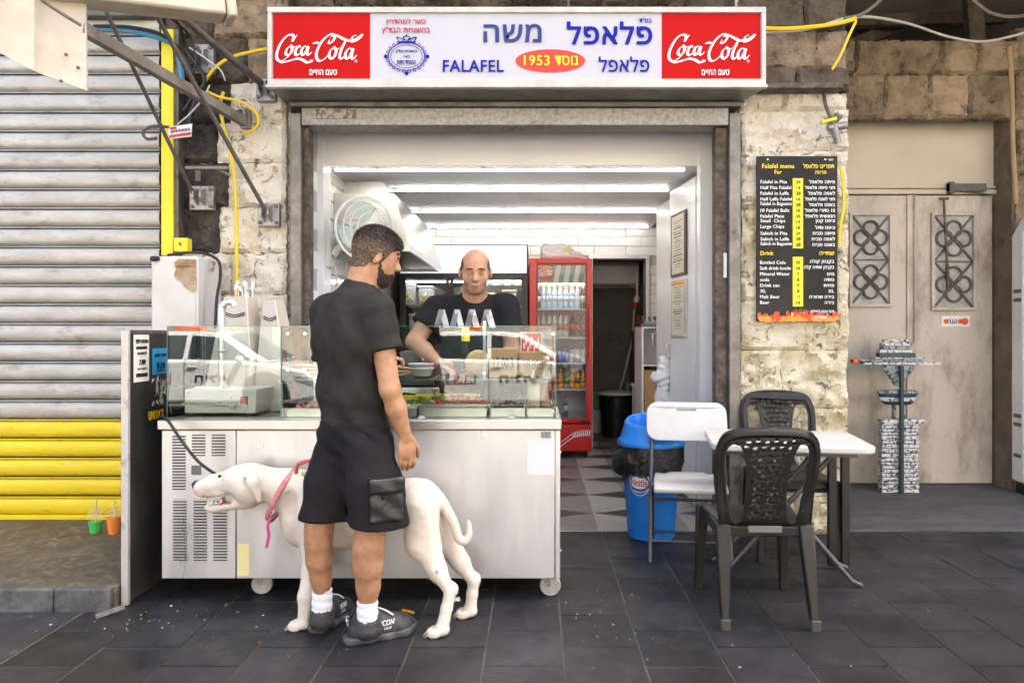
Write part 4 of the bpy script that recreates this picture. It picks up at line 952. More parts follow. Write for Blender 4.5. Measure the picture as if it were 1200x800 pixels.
for px0, px1, py0, py1 in ((202, 217.5, 509, 573.5), (225, 240.5, 509, 534), (248, 264, 509, 534), (203, 218.5, 584.5, 656.5), (227, 242.5, 584.5, 656.5), (250, 266, 584.5, 656.5)):
    b = MB(); x0, x1, z0, z1 = cx_(px0), cx_(px1), cz_(py1), cz_(py0)
    b.box(x0, x1, CF-.0015, CF+.002, z0, z1); g = b.build('vent_opening', M['ink_black'], vp)
    b = MB(); z = z0+.0065
    while z < z1-.003: b.box(x0-.002, x1+.002, CF-.005, CF-.0016, z, z+.0065); z += .0142
    b.build('louvre', M['inox_soft'], vp)
b = MB(); b.box(cx_(224.5), cx_(236), CF-.004, CF-.0005, cz_(556), cz_(545)); b.build('thermostat', M['ink_grey'], vp, bevel=.001)
b = MB(); b.box(cx_(279), cx_(292.5), CF-.003, CF-.0005, cz_(674), cz_(637)); nt_ = b.build('paper_strip', M['paper_yellow'], fp_)
b = MB(); b.box(cx_(618), cx_(650), CF-.003, CF-.0008, cz_(556), cz_(515)); b.build('faded_sticker', mat('faded_white_film', (.70, .70, .71), .4), fp_)
b = MB()
for k in range(11): b.box(cx_(634+k*1.05), cx_(634+k*1.05+random.uniform(.35, .8)), CF-.0045, CF-.0035, cz_(513), cz_(505.5))
b.build('barcode', M['ink_grey'], fp_)
b = MB(); [b.cyl((XR-.0, CF+.05, z), (XR+.006, CF+.05, z), .012, n=8) for z in (ZB+.12, ZT-.12)]; b.build('hinge_bolt', M['chrome'], ct)
def caster(x, y, rz):
    s = .052
    b = MB(); rot = Matrix.Translation(Vector((x, y, 0))) @ Matrix.Rotation(rz, 4, 'Z')
    q = lambda a, c, d: rot @ Vector((a, c, d))
    b.box(-.035, .035, -.035, .035, ZB+.002-.004, ZB+.012, rot); b.add([q(*p) for p in ((-.03, -.022, ZB), (.012, -.022, ZB), (.03, -.022, .05), (.012, -.022, .045), (-.03, -.018, ZB), (.012, -.018, ZB), (.03, -.018, .05), (.012, -.018, .045))], [(0, 1, 2, 3), (4, 7, 6, 5), (0, 4, 5, 1), (1, 5, 6, 2), (2, 6, 7, 3), (3, 7, 4, 0)])
    b.add([q(*p) for p in ((-.03, .022, ZB), (.012, .022, ZB), (.03, .022, .05), (.012, .022, .045), (-.03, .018, ZB), (.012, .018, ZB), (.03, .018, .05), (.012, .018, .045))], [(0, 1, 2, 3), (4, 7, 6, 5), (0, 4, 5, 1), (1, 5, 6, 2), (2, 6, 7, 3), (3, 7, 4, 0)])
    c = b.build('caster', M['zinc'], ct)
    cc = q(.022, 0, s); ax = (rot.to_3x3() @ Vector((0, 1, 0)))
    b = MB(); b.lathe([(.038, -.013), (.048, -.015), (s, -.009), (s, .009), (.048, .015), (.038, .013)], cc, 28, ax); b.build('tyre', mat('worn_grey_tyre', (.42, .41, .40), .7, col2=(.3, .29, .28), sc=20), c, smooth=40)
    b = MB(); b.lathe([(.001, -.012), (.012, -.016), (.015, -.010), (.030, -.010), (.037, -.012), (.037, .012), (.03, .01), (.015, .01), (.012, .016), (.001, .012)], cc, 24, ax); b.build('wheel_hub', mat('caster_hub', (.62, .60, .57), .5), c, smooth=40)
caster(cx_(293), CF+.10, R(8)); caster(cx_(640), CF+.08, R(-6)); caster(cx_(293), CB-.1, 0); caster(cx_(640), CB-.1, 0)
# glass cases
GY0, GY1 = 3.565, 4.10; GZ0, GZ1 = cz_(491.5)+.002, 1.332
gx = lambda px: (px-HX)*GY0/F
def pane(x0, x1, y0, y1, z0, z1, edges=()):
    b = MB(); b.box(x0, x1, y0, y1, z0, z1); o = b.build('glass_pane', M['glass'], ct)
    b = MB()
    for e in edges: b.box(*e)
    if edges: b.build('glass_edge', M['glass_edge'], o)
    return o
t_ = .007
xl, xm, xr = gx(196), gx(329.5), gx(651)
pane(xl, xm-.002, GY0, GY0+t_, GZ0, GZ1, [(xl-.001, xm, GY0-.001, GY0+t_+.001, GZ1, GZ1+.0025)])
pane(xm+.004, xr, GY0, GY0+t_, GZ0, GZ1, [(xm, xr+.001, GY0-.001, GY0+t_+.001, GZ1, GZ1+.003), (xr, xr+.003, GY0-.001, GY0+t_+.001, GZ0, GZ1)])
pane(xl, xl+t_, GY0+t_+.001, GY1-.12, GZ0, GZ1, [(xl, xl+t_, GY0+t_+.002, GY1-.12, GZ1, GZ1+.002), (xl-.002, xl, GY0, GY0+t_, GZ0, GZ1)])
pane(xm-.004, xm+.003, GY0+t_+.002, GY1-.02, GZ0, GZ1, [(xm-.004, xm+.003, GY0+.02, GY1-.02, GZ1, GZ1+.002), (xm-.0035, xm+.0015, GY0-.001, GY0+t_, GZ0, GZ1)])
pane(xr-t_, xr, GY0+t_+.002, GY1-.05, GZ0, GZ1, [(xr-t_, xr, GY0+.02, GY1-.05, GZ1, GZ1+.002)])
SHZ = 1.066
pane(xm+.006, xr-t_-.002, 3.70, 4.02, SHZ-.007, SHZ, [(xm+.006, xr-t_-.002, 3.697, 3.70, SHZ-.007, SHZ)])
for u, v in ((337, 391), (357, 391), (337, 433), (357, 433), (567.5, 437), (567, 384), (648, 391), (648, 482)):
    b = MB(); p = W(u, v, GY0-.006); b.cyl(p, p+Vector((0, .02, 0)), .008, n=10); b.build('glass_clip', M['chrome'], ct, smooth=True)
b = MB()
for u in (494, 600): p = W(u, 490, GY0-.004); b.lathe([(.001, -.006), (.02, -.004), (.02, .004)], p+Vector((0, 0, -.006)), 14, (0, -1, 0))
b.build('glass_foot', M['white_plastic'], ct, smooth=True)
b = MB(); b.cyl(W(567.5, 444, 3.6), W(567.5, 376, 3.6), .007, n=8); b.build('glass_post', M['fan_white'], ct, smooth=True)
DZ = cz_(491.5)+.003
# food trays set in the counter top
def tray(px0, px1, Y0, Y1, label, foods, n=90, hgt=.05):
    x0, x1 = (px0-HX)*3.7/F, (px1-HX)*3.7/F
    o = thing('food_tray', ((x0+x1)/2, (Y0+Y1)/2, DZ), label, 'tray', 'salad trays under the glass')
    b = MB(); e = .008; h_ = .045
    b.box(x0, x1, Y0, Y0+e, DZ, DZ+h_); b.box(x0, x1, Y1-e, Y1, DZ, DZ+h_); b.box(x0, x0+e, Y0+e, Y1-e, DZ, DZ+h_); b.box(x1-e, x1, Y0+e, Y1-e, DZ, DZ+h_); b.box(x0+e, x1-e, Y0+e, Y1-e, DZ, DZ+.004); b.build('pan', M['inox'], o, bevel=.002)
    for m_, (fx0, fx1), s in foods:
        b = MB()
        for _ in range(n):
            u, v = random.uniform(fx0, fx1), random.random(); hh = hgt*(.55+.6*math.sin(math.pi*min(max((u-fx0)/(fx1-fx0), 0), 1))*math.sin(math.pi*v))
            b.cbox((x0+e+.01+(x1-x0-2*e-.02)*u, Y0+.02+(Y1-Y0-.04)*v, DZ+.006+hh*random.uniform(.35, 1)), s*random.uniform(.7, 1.5), s*random.uniform(.7, 1.3), s*random.uniform(.5, 1), random.uniform(0, 3), random.uniform(-.6, .6), random.uniform(-.6, .6))
        q = b.build('food', m_, o); q['kind'] = 'stuff'
fm_tom, fm_cuc, fm_cab, fm_oli, fm_pink, fm_car = (mat('tomato', (.55, .05, .03), .3), mat('cucumber', (.20, .32, .07), .35), mat('pale_cabbage', (.70, .66, .40), .4), mat('dark_olives', (.06, .02, .03), .3), mat('pink_turnip', (.62, .18, .25), .4), mat('carrot', (.75, .25, .04), .4))
tray(338, 392, 3.60, 3.98, 'steel food tray with pink pickles at the left end of the salad row', [(fm_pink, (0, 1), .016)])
tray(444, 492, 3.60, 3.78, 'steel food tray of pale shredded cabbage nearest the customer', [(fm_cab, (0, 1), .014)])
tray(494, 572, 3.60, 3.74, 'shallow tray of pink pickle slices in front of the chopped salad', [(fm_pink, (0, 1), .012)], hgt=.025)
tray(462, 574, 3.79, 3.98, 'wide tray of chopped tomato and cucumber salad', [(fm_tom, (.35, 1), .018), (fm_cuc, (0, .8), .014)], 150, .07)
tray(576, 616, 3.60, 3.98, 'tray of dark olives beside the squeeze bottles', [(fm_oli, (0, 1), .016)])
tray(618, 648, 3.60, 3.98, 'tray holding the squeeze bottles at the right end of the salad row', [(fm_car, (0, .3), .01)], 8)
def on_counter(name, label, cat, base, group=None): return thing(name, base, label, cat, group)
# squeeze bottles
for u, Y, m_, lb_ in ((625, 3.80, mat('tahini_bottle', (.66, .52, .34), .35, sss=0), 'pale tahini squeeze bottle at the right end of the glass case'), (637.5, 3.86, mat('amba_bottle', (.50, .19, .05), .35), 'orange sauce squeeze bottle behind the tahini bottle')):
    c = Vector(((u-HX)*Y/F, Y, DZ+.006)); o = on_counter('squeeze_bottle', lb_, 'bottle', c, 'squeeze bottles')
    b = MB(); r_ = .034 if u < 630 else .024; b.lathe([(r_*.94, 0), (r_, .01), (r_, .13), (r_*.85, .15)], c, 20); b.build('body', m_, o, smooth=40)
    b = MB(); b.lathe([(r_*.9, .15), (r_*.9, .165), (r_*.4, .17), (.004, .215)], c, 16); b.build('nozzle', mat('bottle_cap', (.62, .50, .36), .4), o, smooth=40)
# yellow cutting board and knife
c = W(518, 468, 4.04); o = on_counter('cutting_board', 'bright yellow cutting board lying behind the salad trays', 'cutting board', (c.x, 4.06, DZ))
b = MB(); b.box((470-HX)*4.04/F, (561-HX)*4.04/F, 4.0, 4.13, .905, .955); b.build('board', M['yellow'], o, bevel=.004)
b = MB(); b.box((470-HX)*4.04/F+.02, (561-HX)*4.04/F-.02, 4.01, 4.12, DZ, .904); b.build('riser', M['inox'], o)
o = on_counter('kitchen_knife', 'knife with black handle lying on the yellow board', 'knife', W(478, 462, 4.05))
b = MB(); b.bar(W(472, 461, 4.04), W(487, 463, 4.04), .02, .018); b.build('handle', M['black'], o, bevel=.003)
b = MB(); b.bar(W(487.2, 463, 4.04), W(500, 464.5, 4.04), .03, .003); b.build('blade', M['chrome'], o)
b = MB(); b.bar(W(608, 462, 3.9), W(590, 488, 3.64), .022, .006); tag(b.build('serving_spoon', M['inox'], None, loc=W(590, 488, 3.64)), 'steel serving spoon leaning in the olive tray', 'spoon')
# bowls, kraft boxes, bags on the glass shelf
c = W(493.5, 427, 3.86); c.z = SHZ+.001
for k, lb_ in enumerate(('lower of two white bowls nested on the glass shelf beside the customer', 'upper of two white bowls nested on the glass shelf beside the customer')):
    b = MB(); b.lathe([(.035, 0), (.05, .006), (.062, .04), (.068, .043), (.068, .05), (.060, .05), (.048, .012), (.001, .008)], c+Vector((0, 0, .022*k)), 28); tag(b.build('paper_bowl', M['white_plastic'], None, smooth=45, loc=c), lb_, 'bowl', 'white bowls on the glass shelf')
def kraft(px0, px1, py0, py1, Y, label, txt, rz=0):
    a, c = W(px0, py1, Y), W(px1, py0, Y); z0 = SHZ+.001; h_ = (py1-py0)*Y/F
    o = thing('kraft_box', ((a.x+c.x)/2, Y, z0), label, 'box', 'kraft boxes on the glass shelf'); tp = .006
    b = MB(); b.add([(a.x+tp, Y, z0), (c.x-tp, Y, z0), (c.x-tp, Y+.11, z0), (a.x+tp, Y+.11, z0), (a.x, Y-.006, z0+h_), (c.x, Y-.006, z0+h_), (c.x, Y+.116, z0+h_), (a.x, Y+.116, z0+h_)], [(3, 2, 1, 0), (4, 5, 6, 7), (0, 1, 5, 4), (1, 2, 6, 5), (2, 3, 7, 6), (3, 0, 4, 7)]); b.build('carton', M['kraft'], o, bevel=.003)
    b = MB(); put_text(b, txt, lambda u, v: (u, Y-.009, v), a.x+.03, c.x-.02, z0+h_*.3, z0+h_*.7, .01); b.build('price_writing', M['ink_black'], o)
kraft(572, 606, 407, 441, 3.80, 'kraft carton with a handwritten price standing behind the front glass', '12.00.3'); kraft(608, 641, 412, 441, 3.86, 'wide kraft carton with handwritten price at the right end of the shelf', '18.00.3')
c = W(560, 430, 3.88); o = thing('pita_bag', (c.x, c.y, SHZ+.001), 'round pita bread in a kraft sleeve on the glass shelf', 'bread')
s = SDF((c.x-.1, c.y-.08, SHZ-.01), (c.x+.1, c.y+.08, SHZ+.17), .005); s.ell((c.x, c.y, SHZ+.073), (.068, .022, .072)); s.ell((c.x+.01, c.y+.03, SHZ+.07), (.06, .02, .066), k=.005); s.build('bread', mat('pita_bread', (.62, .42, .2), .8, col2=(.5, .3, .12), sc=25), o)
o = thing('kraft_bags', (W(355, 425, 3.8).x, 3.8, SHZ), 'flat stack of brown kraft bags on the shelf left of the customer', 'paper bags')
for k in range(4):
    b = MB(); a = W(340, 425, 3.8); b.cbox((a.x+.075, 3.83, SHZ+.012+.017*k), .16-.008*k, .13, .012, rz=.05*(k-1), ry=.06*(k % 2)); b.build('bag', M['kraft'], o, bevel=.004)
o = thing('kraft_bags', (W(467, 430, 3.85).x, 3.85, SHZ), 'few curled kraft bags on the shelf right of the customer', 'paper bags')
for k in range(3):
    b = MB(); a = W(463, 430, 3.85); b.cbox((a.x+.03, 3.87, SHZ+.012+.02*k), .11, .12, .01, rz=.1*k, ry=.18*(k-1)); b.build('bag', M['kraft'], o, bevel=.003)
# dark appliances behind the case
o = thing('fryer_unit', (W(490, 470, 4.4).x, 4.40, .0), 'dark steel fryer unit behind the glass beside the customer', 'fryer')
b = MB(); a, c = W(452, 455, 4.30), W(516, 448, 4.30); b.box(a.x, c.x, 4.26, 4.7, 0, .98); b.build('body', M['inox'], o, bevel=.006)
b = MB(); b.box(a.x+.02, c.x-.03, 4.30, 4.62, .985, 1.10); b.build('basin', mat('burnt_steel', (.06, .055, .05), .4, metal=.6), o, bevel=.01)
b = MB(); b.box(a.x+.08, a.x+.2, 4.31, 4.55, 1.102, 1.19); b.build('lid', mat('dark_grey_lid', (.10, .10, .11), .35), o, bevel=.01)
b = MB(); b.box(a.x+.1, a.x+.16, 4.285, 4.298, 1.03, 1.07); b.build('display', mat('blue_display', (.02, .05, .2), .3), o)
# white plastic jug and yellow topped bottle behind the glass
for u, v0, v1, Y, r_, m_, nm, lb_ in ((545.5, 384, 442, 4.08, .022, M['yellow'], 'sauce_bottle', 'bottle with bright yellow cap under the zigzag shirt print'), ):
    c = W(u, v1, Y); c.z = SHZ+.0; c.y = 3.98; c.x = (u-HX)*3.98/F
    o = thing(nm, c, lb_, 'bottle'); h_ = EYE-(v0-HY)*3.98/F-c.z
    b = MB(); b.lathe([(.02, .001), (.022, .01), (.022, h_*.62), (.014, h_*.72)], c, 16); b.build('body', M['glass_thin'], o, smooth=40)
    b = MB(); b.lathe([(.023, h_*.72), (.024, h_*.9), (.018, h_)], c, 16); b.build('cap', m_, o, smooth=40)
# red flyer standing at the back of the case
a, c = W(610, 420, 4.0), W(635.5, 389, 4.0); o = thing('flyer', ((a.x+c.x)/2, 4.0, SHZ), 'small red flyer standing upright inside the right end of the glass case', 'flyer')
b = MB(); b.box(a.x, c.x, 3.99, 3.996, SHZ+.001, c.z); b.build('sheet', M['paper'], o)
b = MB(); b.box(a.x+.006, c.x-.006, 3.988, 3.9895, a.z+.02, c.z-.006); b.build('red_print', mat('flyer_red', (.6, .03, .03), .4), o)
b = MB()
for k in range(9): b.flat([(a.x+.02+.011*k+.006*math.cos(t), 3.9868, a.z+.07+.03*math.sin(k*2.1)+(.02+.004*(k % 3))*math.sin(t)) for t in np.linspace(0, 6.28, 8, endpoint=False)])
b.build('food_print', mat('flyer_print', (.75, .55, .4), .5), o)
# white machine with switch and pipe in the left case
MYc = 3.66; a, c = W(216, 487, MYc), W(300, 456, MYc); o = thing('warmer_box', ((a.x+c.x)/2, MYc+.1, DZ), 'white enamel control box with red rocker switch in the left glass case', 'appliance')
b = MB(); b.box(a.x, c.x, MYc, MYc+.26, DZ+.012, c.z); b.build('case', M['enamel'], o, bevel=.005)
b = MB()
for u in (a.x+.03, c.x-.05): b.box(u, u+.02, MYc+.02, MYc+.05, DZ, DZ+.0115)
b.build('foot', M['black'], o)
p = W(283, 473, MYc); q = W(289.5, 465.5, MYc); b = MB(); b.box(p.x-.004, q.x+.004, MYc-.004, MYc-.0005, p.z-.004, q.z+.004); sw_ = b.build('switch_plate', M['black'], o); b = MB(); b.box(p.x, q.x, MYc-.009, MYc-.0045, p.z, q.z); b.build('rocker', mat('red_rocker', (.6, .05, .03), .3), sw_, bevel=.001)
b = MB(); [b.cyl(W(u, v, MYc-.004), W(u, v, MYc-.004)+Vector((0, .01, 0)), .004, n=8) for u, v in ((271, 466), (258, 472), (221, 460), (295, 484), (221, 484))]; b.build('screw', M['zinc'], o)
b = MB(); b.tube(crom([W(260, 453, 3.72), W(260, 400, 3.72), W(259.5, 366, 3.72), W(262, 357, 3.72), W(268, 354, 3.72), W(273, 355, 3.72), W(275, 359, 3.72)], 6), [.019]*20+[.016]*17, 12); b.build('pipe', M['inox_soft'], o, smooth=True)
b = MB(); b.lathe([(.02, 0), (.033, .004), (.033, .010), (.02, .014)], W(258, 411, 3.72), 16, (.2, -.2, 1)); b.box(W(230, 0, 3.7).x, W(262, 0, 3.7).x, 3.68, 3.78, c.z+.001, c.z+.012); b.build('plate', M['inox_soft'], o, smooth=40)
b = MB(); b.tube(crom([W(214, 473, 3.63), W(240, 473.5, 3.63), W(268, 475, 3.63)], 4), .006, 8); b.lathe([(.001, -.004), (.017, -.003), (.017, .003), (.001, .004)], W(271, 475.5, 3.63), 14, (0, -1, 0)); tag(b.build('falafel_scoop', M['zinc'], None, smooth=40, loc=W(260, 487, 3.63)), 'long grey falafel scoop in front of the white control box', 'scoop')
# cutlery holders
ORD = ('first', 'second', 'third', 'fourth', 'fifth', 'sixth', 'seventh', 'eighth', 'ninth')
def holder(quad_px, dx_side, Y, label, forks, smile=True):
    (u0, u1, v1), (u2, u3, v0) = quad_px     # top u0..u1 at v1, bottom u2..u3 at v0
    A, B, C, D = W(u2, v0, Y-.06), W(u3, v0, Y-.06), W(u1, v1, Y), W(u0, v1, Y)
    s_ = (A.z-DZ)/(D.z-A.z); A2 = A+(A-D)*s_*.0; base = DZ
    o = thing('cutlery_holder', ((A.x+B.x)/2, Y, DZ), label, 'cutlery holder', 'cutlery holders')
    k_ = lambda P_, Q_: P_+(P_-Q_)*((P_.z-base)/(Q_.z-P_.z))
    A0, B0 = k_(A, D), k_(B, C); A0.z = B0.z = base; dy = Vector((dx_side, .16, 0)); dyt = Vector((dx_side*.5, .09, 0))
    b = MB(); vs = [A0, B0, B0+dy, A0+dy, D, C, C+dyt, D+dyt]; b.add(vs, [(3, 2, 1, 0), (0, 1, 5, 4), (1, 2, 6, 5), (2, 3, 7, 6), (3, 0, 4, 7), (4, 5, 6, 7)]); b.build('box', mat('beige_steel', (.46, .40, .33), .4, metal=.35), o, bevel=.004)
    if smile:
        b = MB()
        for f_, dv in ((.42, 0), (.47, 0)):
            l_, r_ = D.lerp(A, f_)+(C-D)*.22, C.lerp(B, f_)-(C-D)*.12
            b.tube(crom([l_+Vector((0, -.004, .006)), (l_+r_)/2+Vector((0, -.004, -.008)), r_+Vector((0, -.004, .006))], 5), .003, 6)
        b.build('smile_slot', M['ink_black'], o)
    for k in range(forks):
        t = (k+.5)/forks; p0 = D.lerp(C, t*.7+.25)+dyt*random.uniform(.3, .8); d_ = Vector((random.uniform(-.03, .03), random.uniform(-.02, .02), random.uniform(.05, .09)))
        b = MB(); b.bar(p0+Vector((0, 0, -.05)), p0+d_*.4, .006, .003); b.bar(p0+d_*.4, p0+d_*.6, .016, .003)
        for j in (-1, 0, 1): b.bar(p0+d_*.6+Vector((j*.006, 0, 0)), p0+d_+Vector((j*.006, 0, 0)), .0035, .003)
        f_ = b.build('fork', M['chrome'], None, loc=p0); tag(f_, '%s steel fork from the left sticking out of the larger beige cutlery holder' % ORD[k], 'fork', 'forks in the cutlery holder')
holder(((262, 289, 347.5), (252, 292, 395)), .05, 4.0, 'larger beige steel cutlery holder with smile shaped slots behind the left case', 8)
holder(((308, 322, 351), (303, 330, 400)), .04, 4.02, 'smaller beige cutlery holder right of the one with forks', 0)

# =================================================================== BLACK SIDE BOARD WITH STICKERS
BX = cx_(152, 3.47); o = thing('side_board', (BX, 3.9, 0), 'tall grimy black board with stickers standing at the left end of the counter', 'board')
BT = 1.308
b = MB(); b.box(BX-.012, BX, 3.475, 4.45, .012, BT); b.build('panel', M['black_panel'], o, bevel=.002)
b = MB(); b.box(BX-.032, BX+.002, 3.452, 3.472, .004, BT+.004); b.build('edge_angle', mat('pale_worn_angle', (.52, .49, .45), .5, metal=.3, dirt=(.15, .12, .1), dsc=14), o, bevel=.002)
b = MB(); b.box(BX-.004, BX+.004, 3.48, 4.44, BT-.012, BT+.006); b.build('top_trim', M['dark_metal'], o)
fb = lambda y, z: (BX+.0035, y, z)
def sticker(y0, y1, z0, z1, m, name='sticker'):
    b = MB(); b.flat([(BX+.002, y0, z0), (BX+.002, y1, z0), (BX+.002, y1, z1), (BX+.002, y0, z1)]); return b.build(name, m, o)
ZS = lambda py, y: EYE-(py-HY)*y/F
s_ = sticker(3.50, 3.64, ZS(447, 3.57), ZS(392, 3.57), M['paper'])
b = MB(); h0, h1 = ZS(447, 3.57), ZS(392, 3.57); hh = h1-h0
put_text(b, 'הנכס פנוי', fb, 3.515, 3.625, h0+hh*.82, h0+hh*.90, .02); put_text(b, 'להשכרה', fb, 3.53, 3.61, h0+hh*.58, h0+hh*.64, .02); put_text(b, '7.09', fb, 3.545, 3.60, h0+hh*.36, h0+hh*.47, .01); put_text(b, 'בתוקף עד', fb, 3.53, 3.61, h0+hh*.25, h0+hh*.29, .01)
b.flat([fb(3.52, h0+hh*.69), fb(3.62, h0+hh*.69), fb(3.62, h0+hh*.75), fb(3.52, h0+hh*.75)]); b.flat([fb(3.52, h0+hh*.10), fb(3.625, h0+hh*.10), fb(3.625, h0+hh*.18), fb(3.52, h0+hh*.18)]); b.build('lettering', M['ink_black'], s_)
s_ = sticker(3.67, 3.83, ZS(438, 3.75), ZS(408, 3.75), M['stick_blue'])
b = MB(); h0, h1 = ZS(438, 3.75), ZS(408, 3.75); put_text(b, 'היתר עסק', fb, 3.69, 3.81, h0+.085, h0+.105, .02); put_text(b, '8.20', fb, 3.71, 3.79, h0+.03, h0+.06, .03); put_text(b, 'בתוקף', fb, 3.71, 3.79, h0+.012, h0+.022, .01); b.build('lettering', M['ink_navy'], s_)
b = MB(); random.seed(3)
for k in range(26):
    y = random.uniform(3.66, 3.80); z = ZS(random.uniform(446, 478), 3.72); b.flat([(BX+.0025, y, z), (BX+.0025, y+random.uniform(.01, .04), z+random.uniform(-.02, .02)), (BX+.0025, y+random.uniform(.0, .03), z+random.uniform(.01, .04))])
b.build('torn_paper', M['paper'], o)
s_ = sticker(3.60, 3.80, ZS(499, 3.72), ZS(476, 3.72), M['ink_black']); b = MB(); put_text(b, 'UNLOCK', fb, 3.63, 3.78, ZS(490, 3.72), ZS(480, 3.72), .03); b.build('lettering', M['ink_yellow'], s_)
random.seed(11)
# black lead hanging from the counter to the dog
b = MB(); b.tube(crom([W(188, 488, 3.52), W(197, 493, 3.44), W(212, 515, 3.36), (W(232, 540, 3.33)), W(254, 556, 3.36), W(275, 566, 3.40)], 7), .007, 8); tag(b.build('lead', M['cable_black'], None, smooth=True, loc=W(188, 488, 3.52)), 'black lead running from the counter corner down behind the dog head', 'lead')
# rusting white cabinet behind the board
a, c = W(177, 300, 4.24), W(232, 300, 4.24); o = thing('white_cabinet', ((a.x+c.x)/2, 4.4, .1035), 'old white enamel cabinet with a rust patch against the yellow rail', 'cabinet')
b = MB(); b.box(a.x, c.x, 4.24, 4.55, .107, a.z); b.build('body', M['enamel_rust'], o, bevel=.008)
b = MB(); b.box(a.x+.012, c.x-.012, 4.231, 4.2395, .15, a.z-.02); b.build('door', M['enamel_rust'], o, bevel=.004)
b = MB(); rp_ = [(204, 308), (209, 303), (230, 304), (231, 340), (226, 343), (216, 336), (213, 331), (206, 327), (204, 322), (206, 315)]
b.flat([W(u, v, 4.2285) for u, v in rp_][::-1]); b.build('rust_patch', mat('rust_patch', (.40, .30, .2), .8, col2=(.28, .15, .07), sc=14, dirt=(.6, .52, .42), dsc=10), o)
b = MB(); b.cyl(W(177, 303, 4.22), W(186, 303, 4.22), .014, n=10); b.lathe([(.001, 0), (.016, 0), (.016, .016)], W(179, 303, 4.22), 10, (1, 0, 0)); b.build('latch', M['black'], o, smooth=40)
b = MB(); [b.cyl(W(206+k*1.6, 312, 4.227), W(206+k*1.6, 312, 4.24), .003, n=6) for k in range(15)]; b.build('perforation', M['ink_black'], o)
cable('black_cable', 'black cable curving down the side of the rusting white cabinet', [(196, 299, 4.3), (220, 296, 4.35), (240, 297, 4.4), (256, 306, 4.35), (258, 325, 4.3), (254, 350, 4.3), (252, 385, 4.3)], .009, M['cable_black'])
# drink cups on the step
clearp = mat('clear_cup_plastic', (.85, .87, .87), .2, alpha=.06)
for u, m_, lb_ in ((112, mat('green_drink', (.05, .50, .08), .15), 'plastic cup of bright green drink on the step by the shutter'), (133.5, mat('orange_drink', (.85, .24, .01), .15), 'plastic cup of orange drink on the step by the shutter')):
    c = G(u, 624 if u < 120 else 625, .1035); o = thing('drink_cup', c, lb_, 'cup', 'drink cups on the step'); k = .145/28*1.0; hl = .07 if u < 120 else .10
    b = MB(); b.lathe([(.030, .002), (.030+.012*hl/.11, hl)], c, 20); b.build('drink', m_, o, smooth=40)
    b = MB(); b.lathe([(.0315, 0), (.0445, .112), (.047, .113)], c, 20); b.build('cup_wall', clearp, o, smooth=40)
    b = MB(); b.lathe([(.0475, .113), (.0475, .119), (.040, .14), (.022, .155), (.010, .157)], c, 20); b.build('dome_lid', clearp, o, smooth=40)
    b = MB(); b.tube([c+Vector((0, 0, .02)), c+Vector((.006, 0, .2))], .0035, 6); b.build('straw', M['cable_white'], o)
# =================================================================== INSIDE THE SHOP
CZ = 2.49
ledm = MB()
for k, (y, x0, x1, z, lb_) in enumerate(((5.24, -1.46, 1.08, CZ-.012, 'bright LED strip on the ceiling just behind the white fascia'), (5.98, -1.48, 1.10, CZ-.012, 'second bright LED strip back on the shop ceiling'), (7.05, -1.45, 1.22, CZ-.012, 'third LED strip on the ceiling above the coolers'), (8.05, -1.4, 1.25, CZ-.012, 'rearmost LED strip on the ceiling against the tiled back wall'))):
    o = thing('led_strip', ((x0+x1)/2, y, z), lb_, 'light', 'ceiling LED strips')
    b = MB(); b.box(x0, x1, y-.010, y+.010, z, z+.0115); b.build('channel', M['white_int'], o)
    b = MB(); b.box(x0+.01, x1-.01, y-.007, y+.007, z-.009, z-.0005); b.build('diffuser', M['led'], o)
    b = MB()
    for u in (.12, .42, .72): b.box(x0+(x1-x0)*u, x0+(x1-x0)*u+.03, y-.012, y+.012, z-.006, z+.011)
    b.build('clip', M['white_int'], o)
# extractor hood
HX0, HXt, HXb, HZb, HZt, HYa, HYb = -1.508, -1.06, -.94, 1.905, 2.34, 5.4, 7.2
o = thing('extractor_hood', (-1.3, 6.3, HZb), 'sloping stainless steel extractor hood behind the wall fan', 'hood')
b = MB(); b.prism([(HX0, HZb+.05), (HXb, HZb+.05), (HXt, HZt), (HX0, HZt)], lambda u, v, d: (u, d, v), HYa, HYb); b.build('canopy', M['inox'], o, bevel=.004)
b = MB(); e = .015; b.box(HX0, HXb+.004, HYa-.004, HYa+e, HZb, HZb+.052); b.box(HX0, HXb+.004, HYb-e, HYb, HZb, HZb+.052); b.box(HXb-e, HXb+.004, HYa+e, HYb-e, HZb, HZb+.052); b.build('rim', M['inox'], o, bevel=.002)
b = MB(); b.box(HX0, HXb-e, HYa+e, HYb-e, HZb+.02, HZb+.04); b.build('filter', mat('greasy_filter', (.10, .085, .06), .5, metal=.5), o)
b = MB(); b.box(-1.508, -1.2, 5.7, 6.1, HZt+.002, CZ-.002); b.build('duct', M['inox'], o)
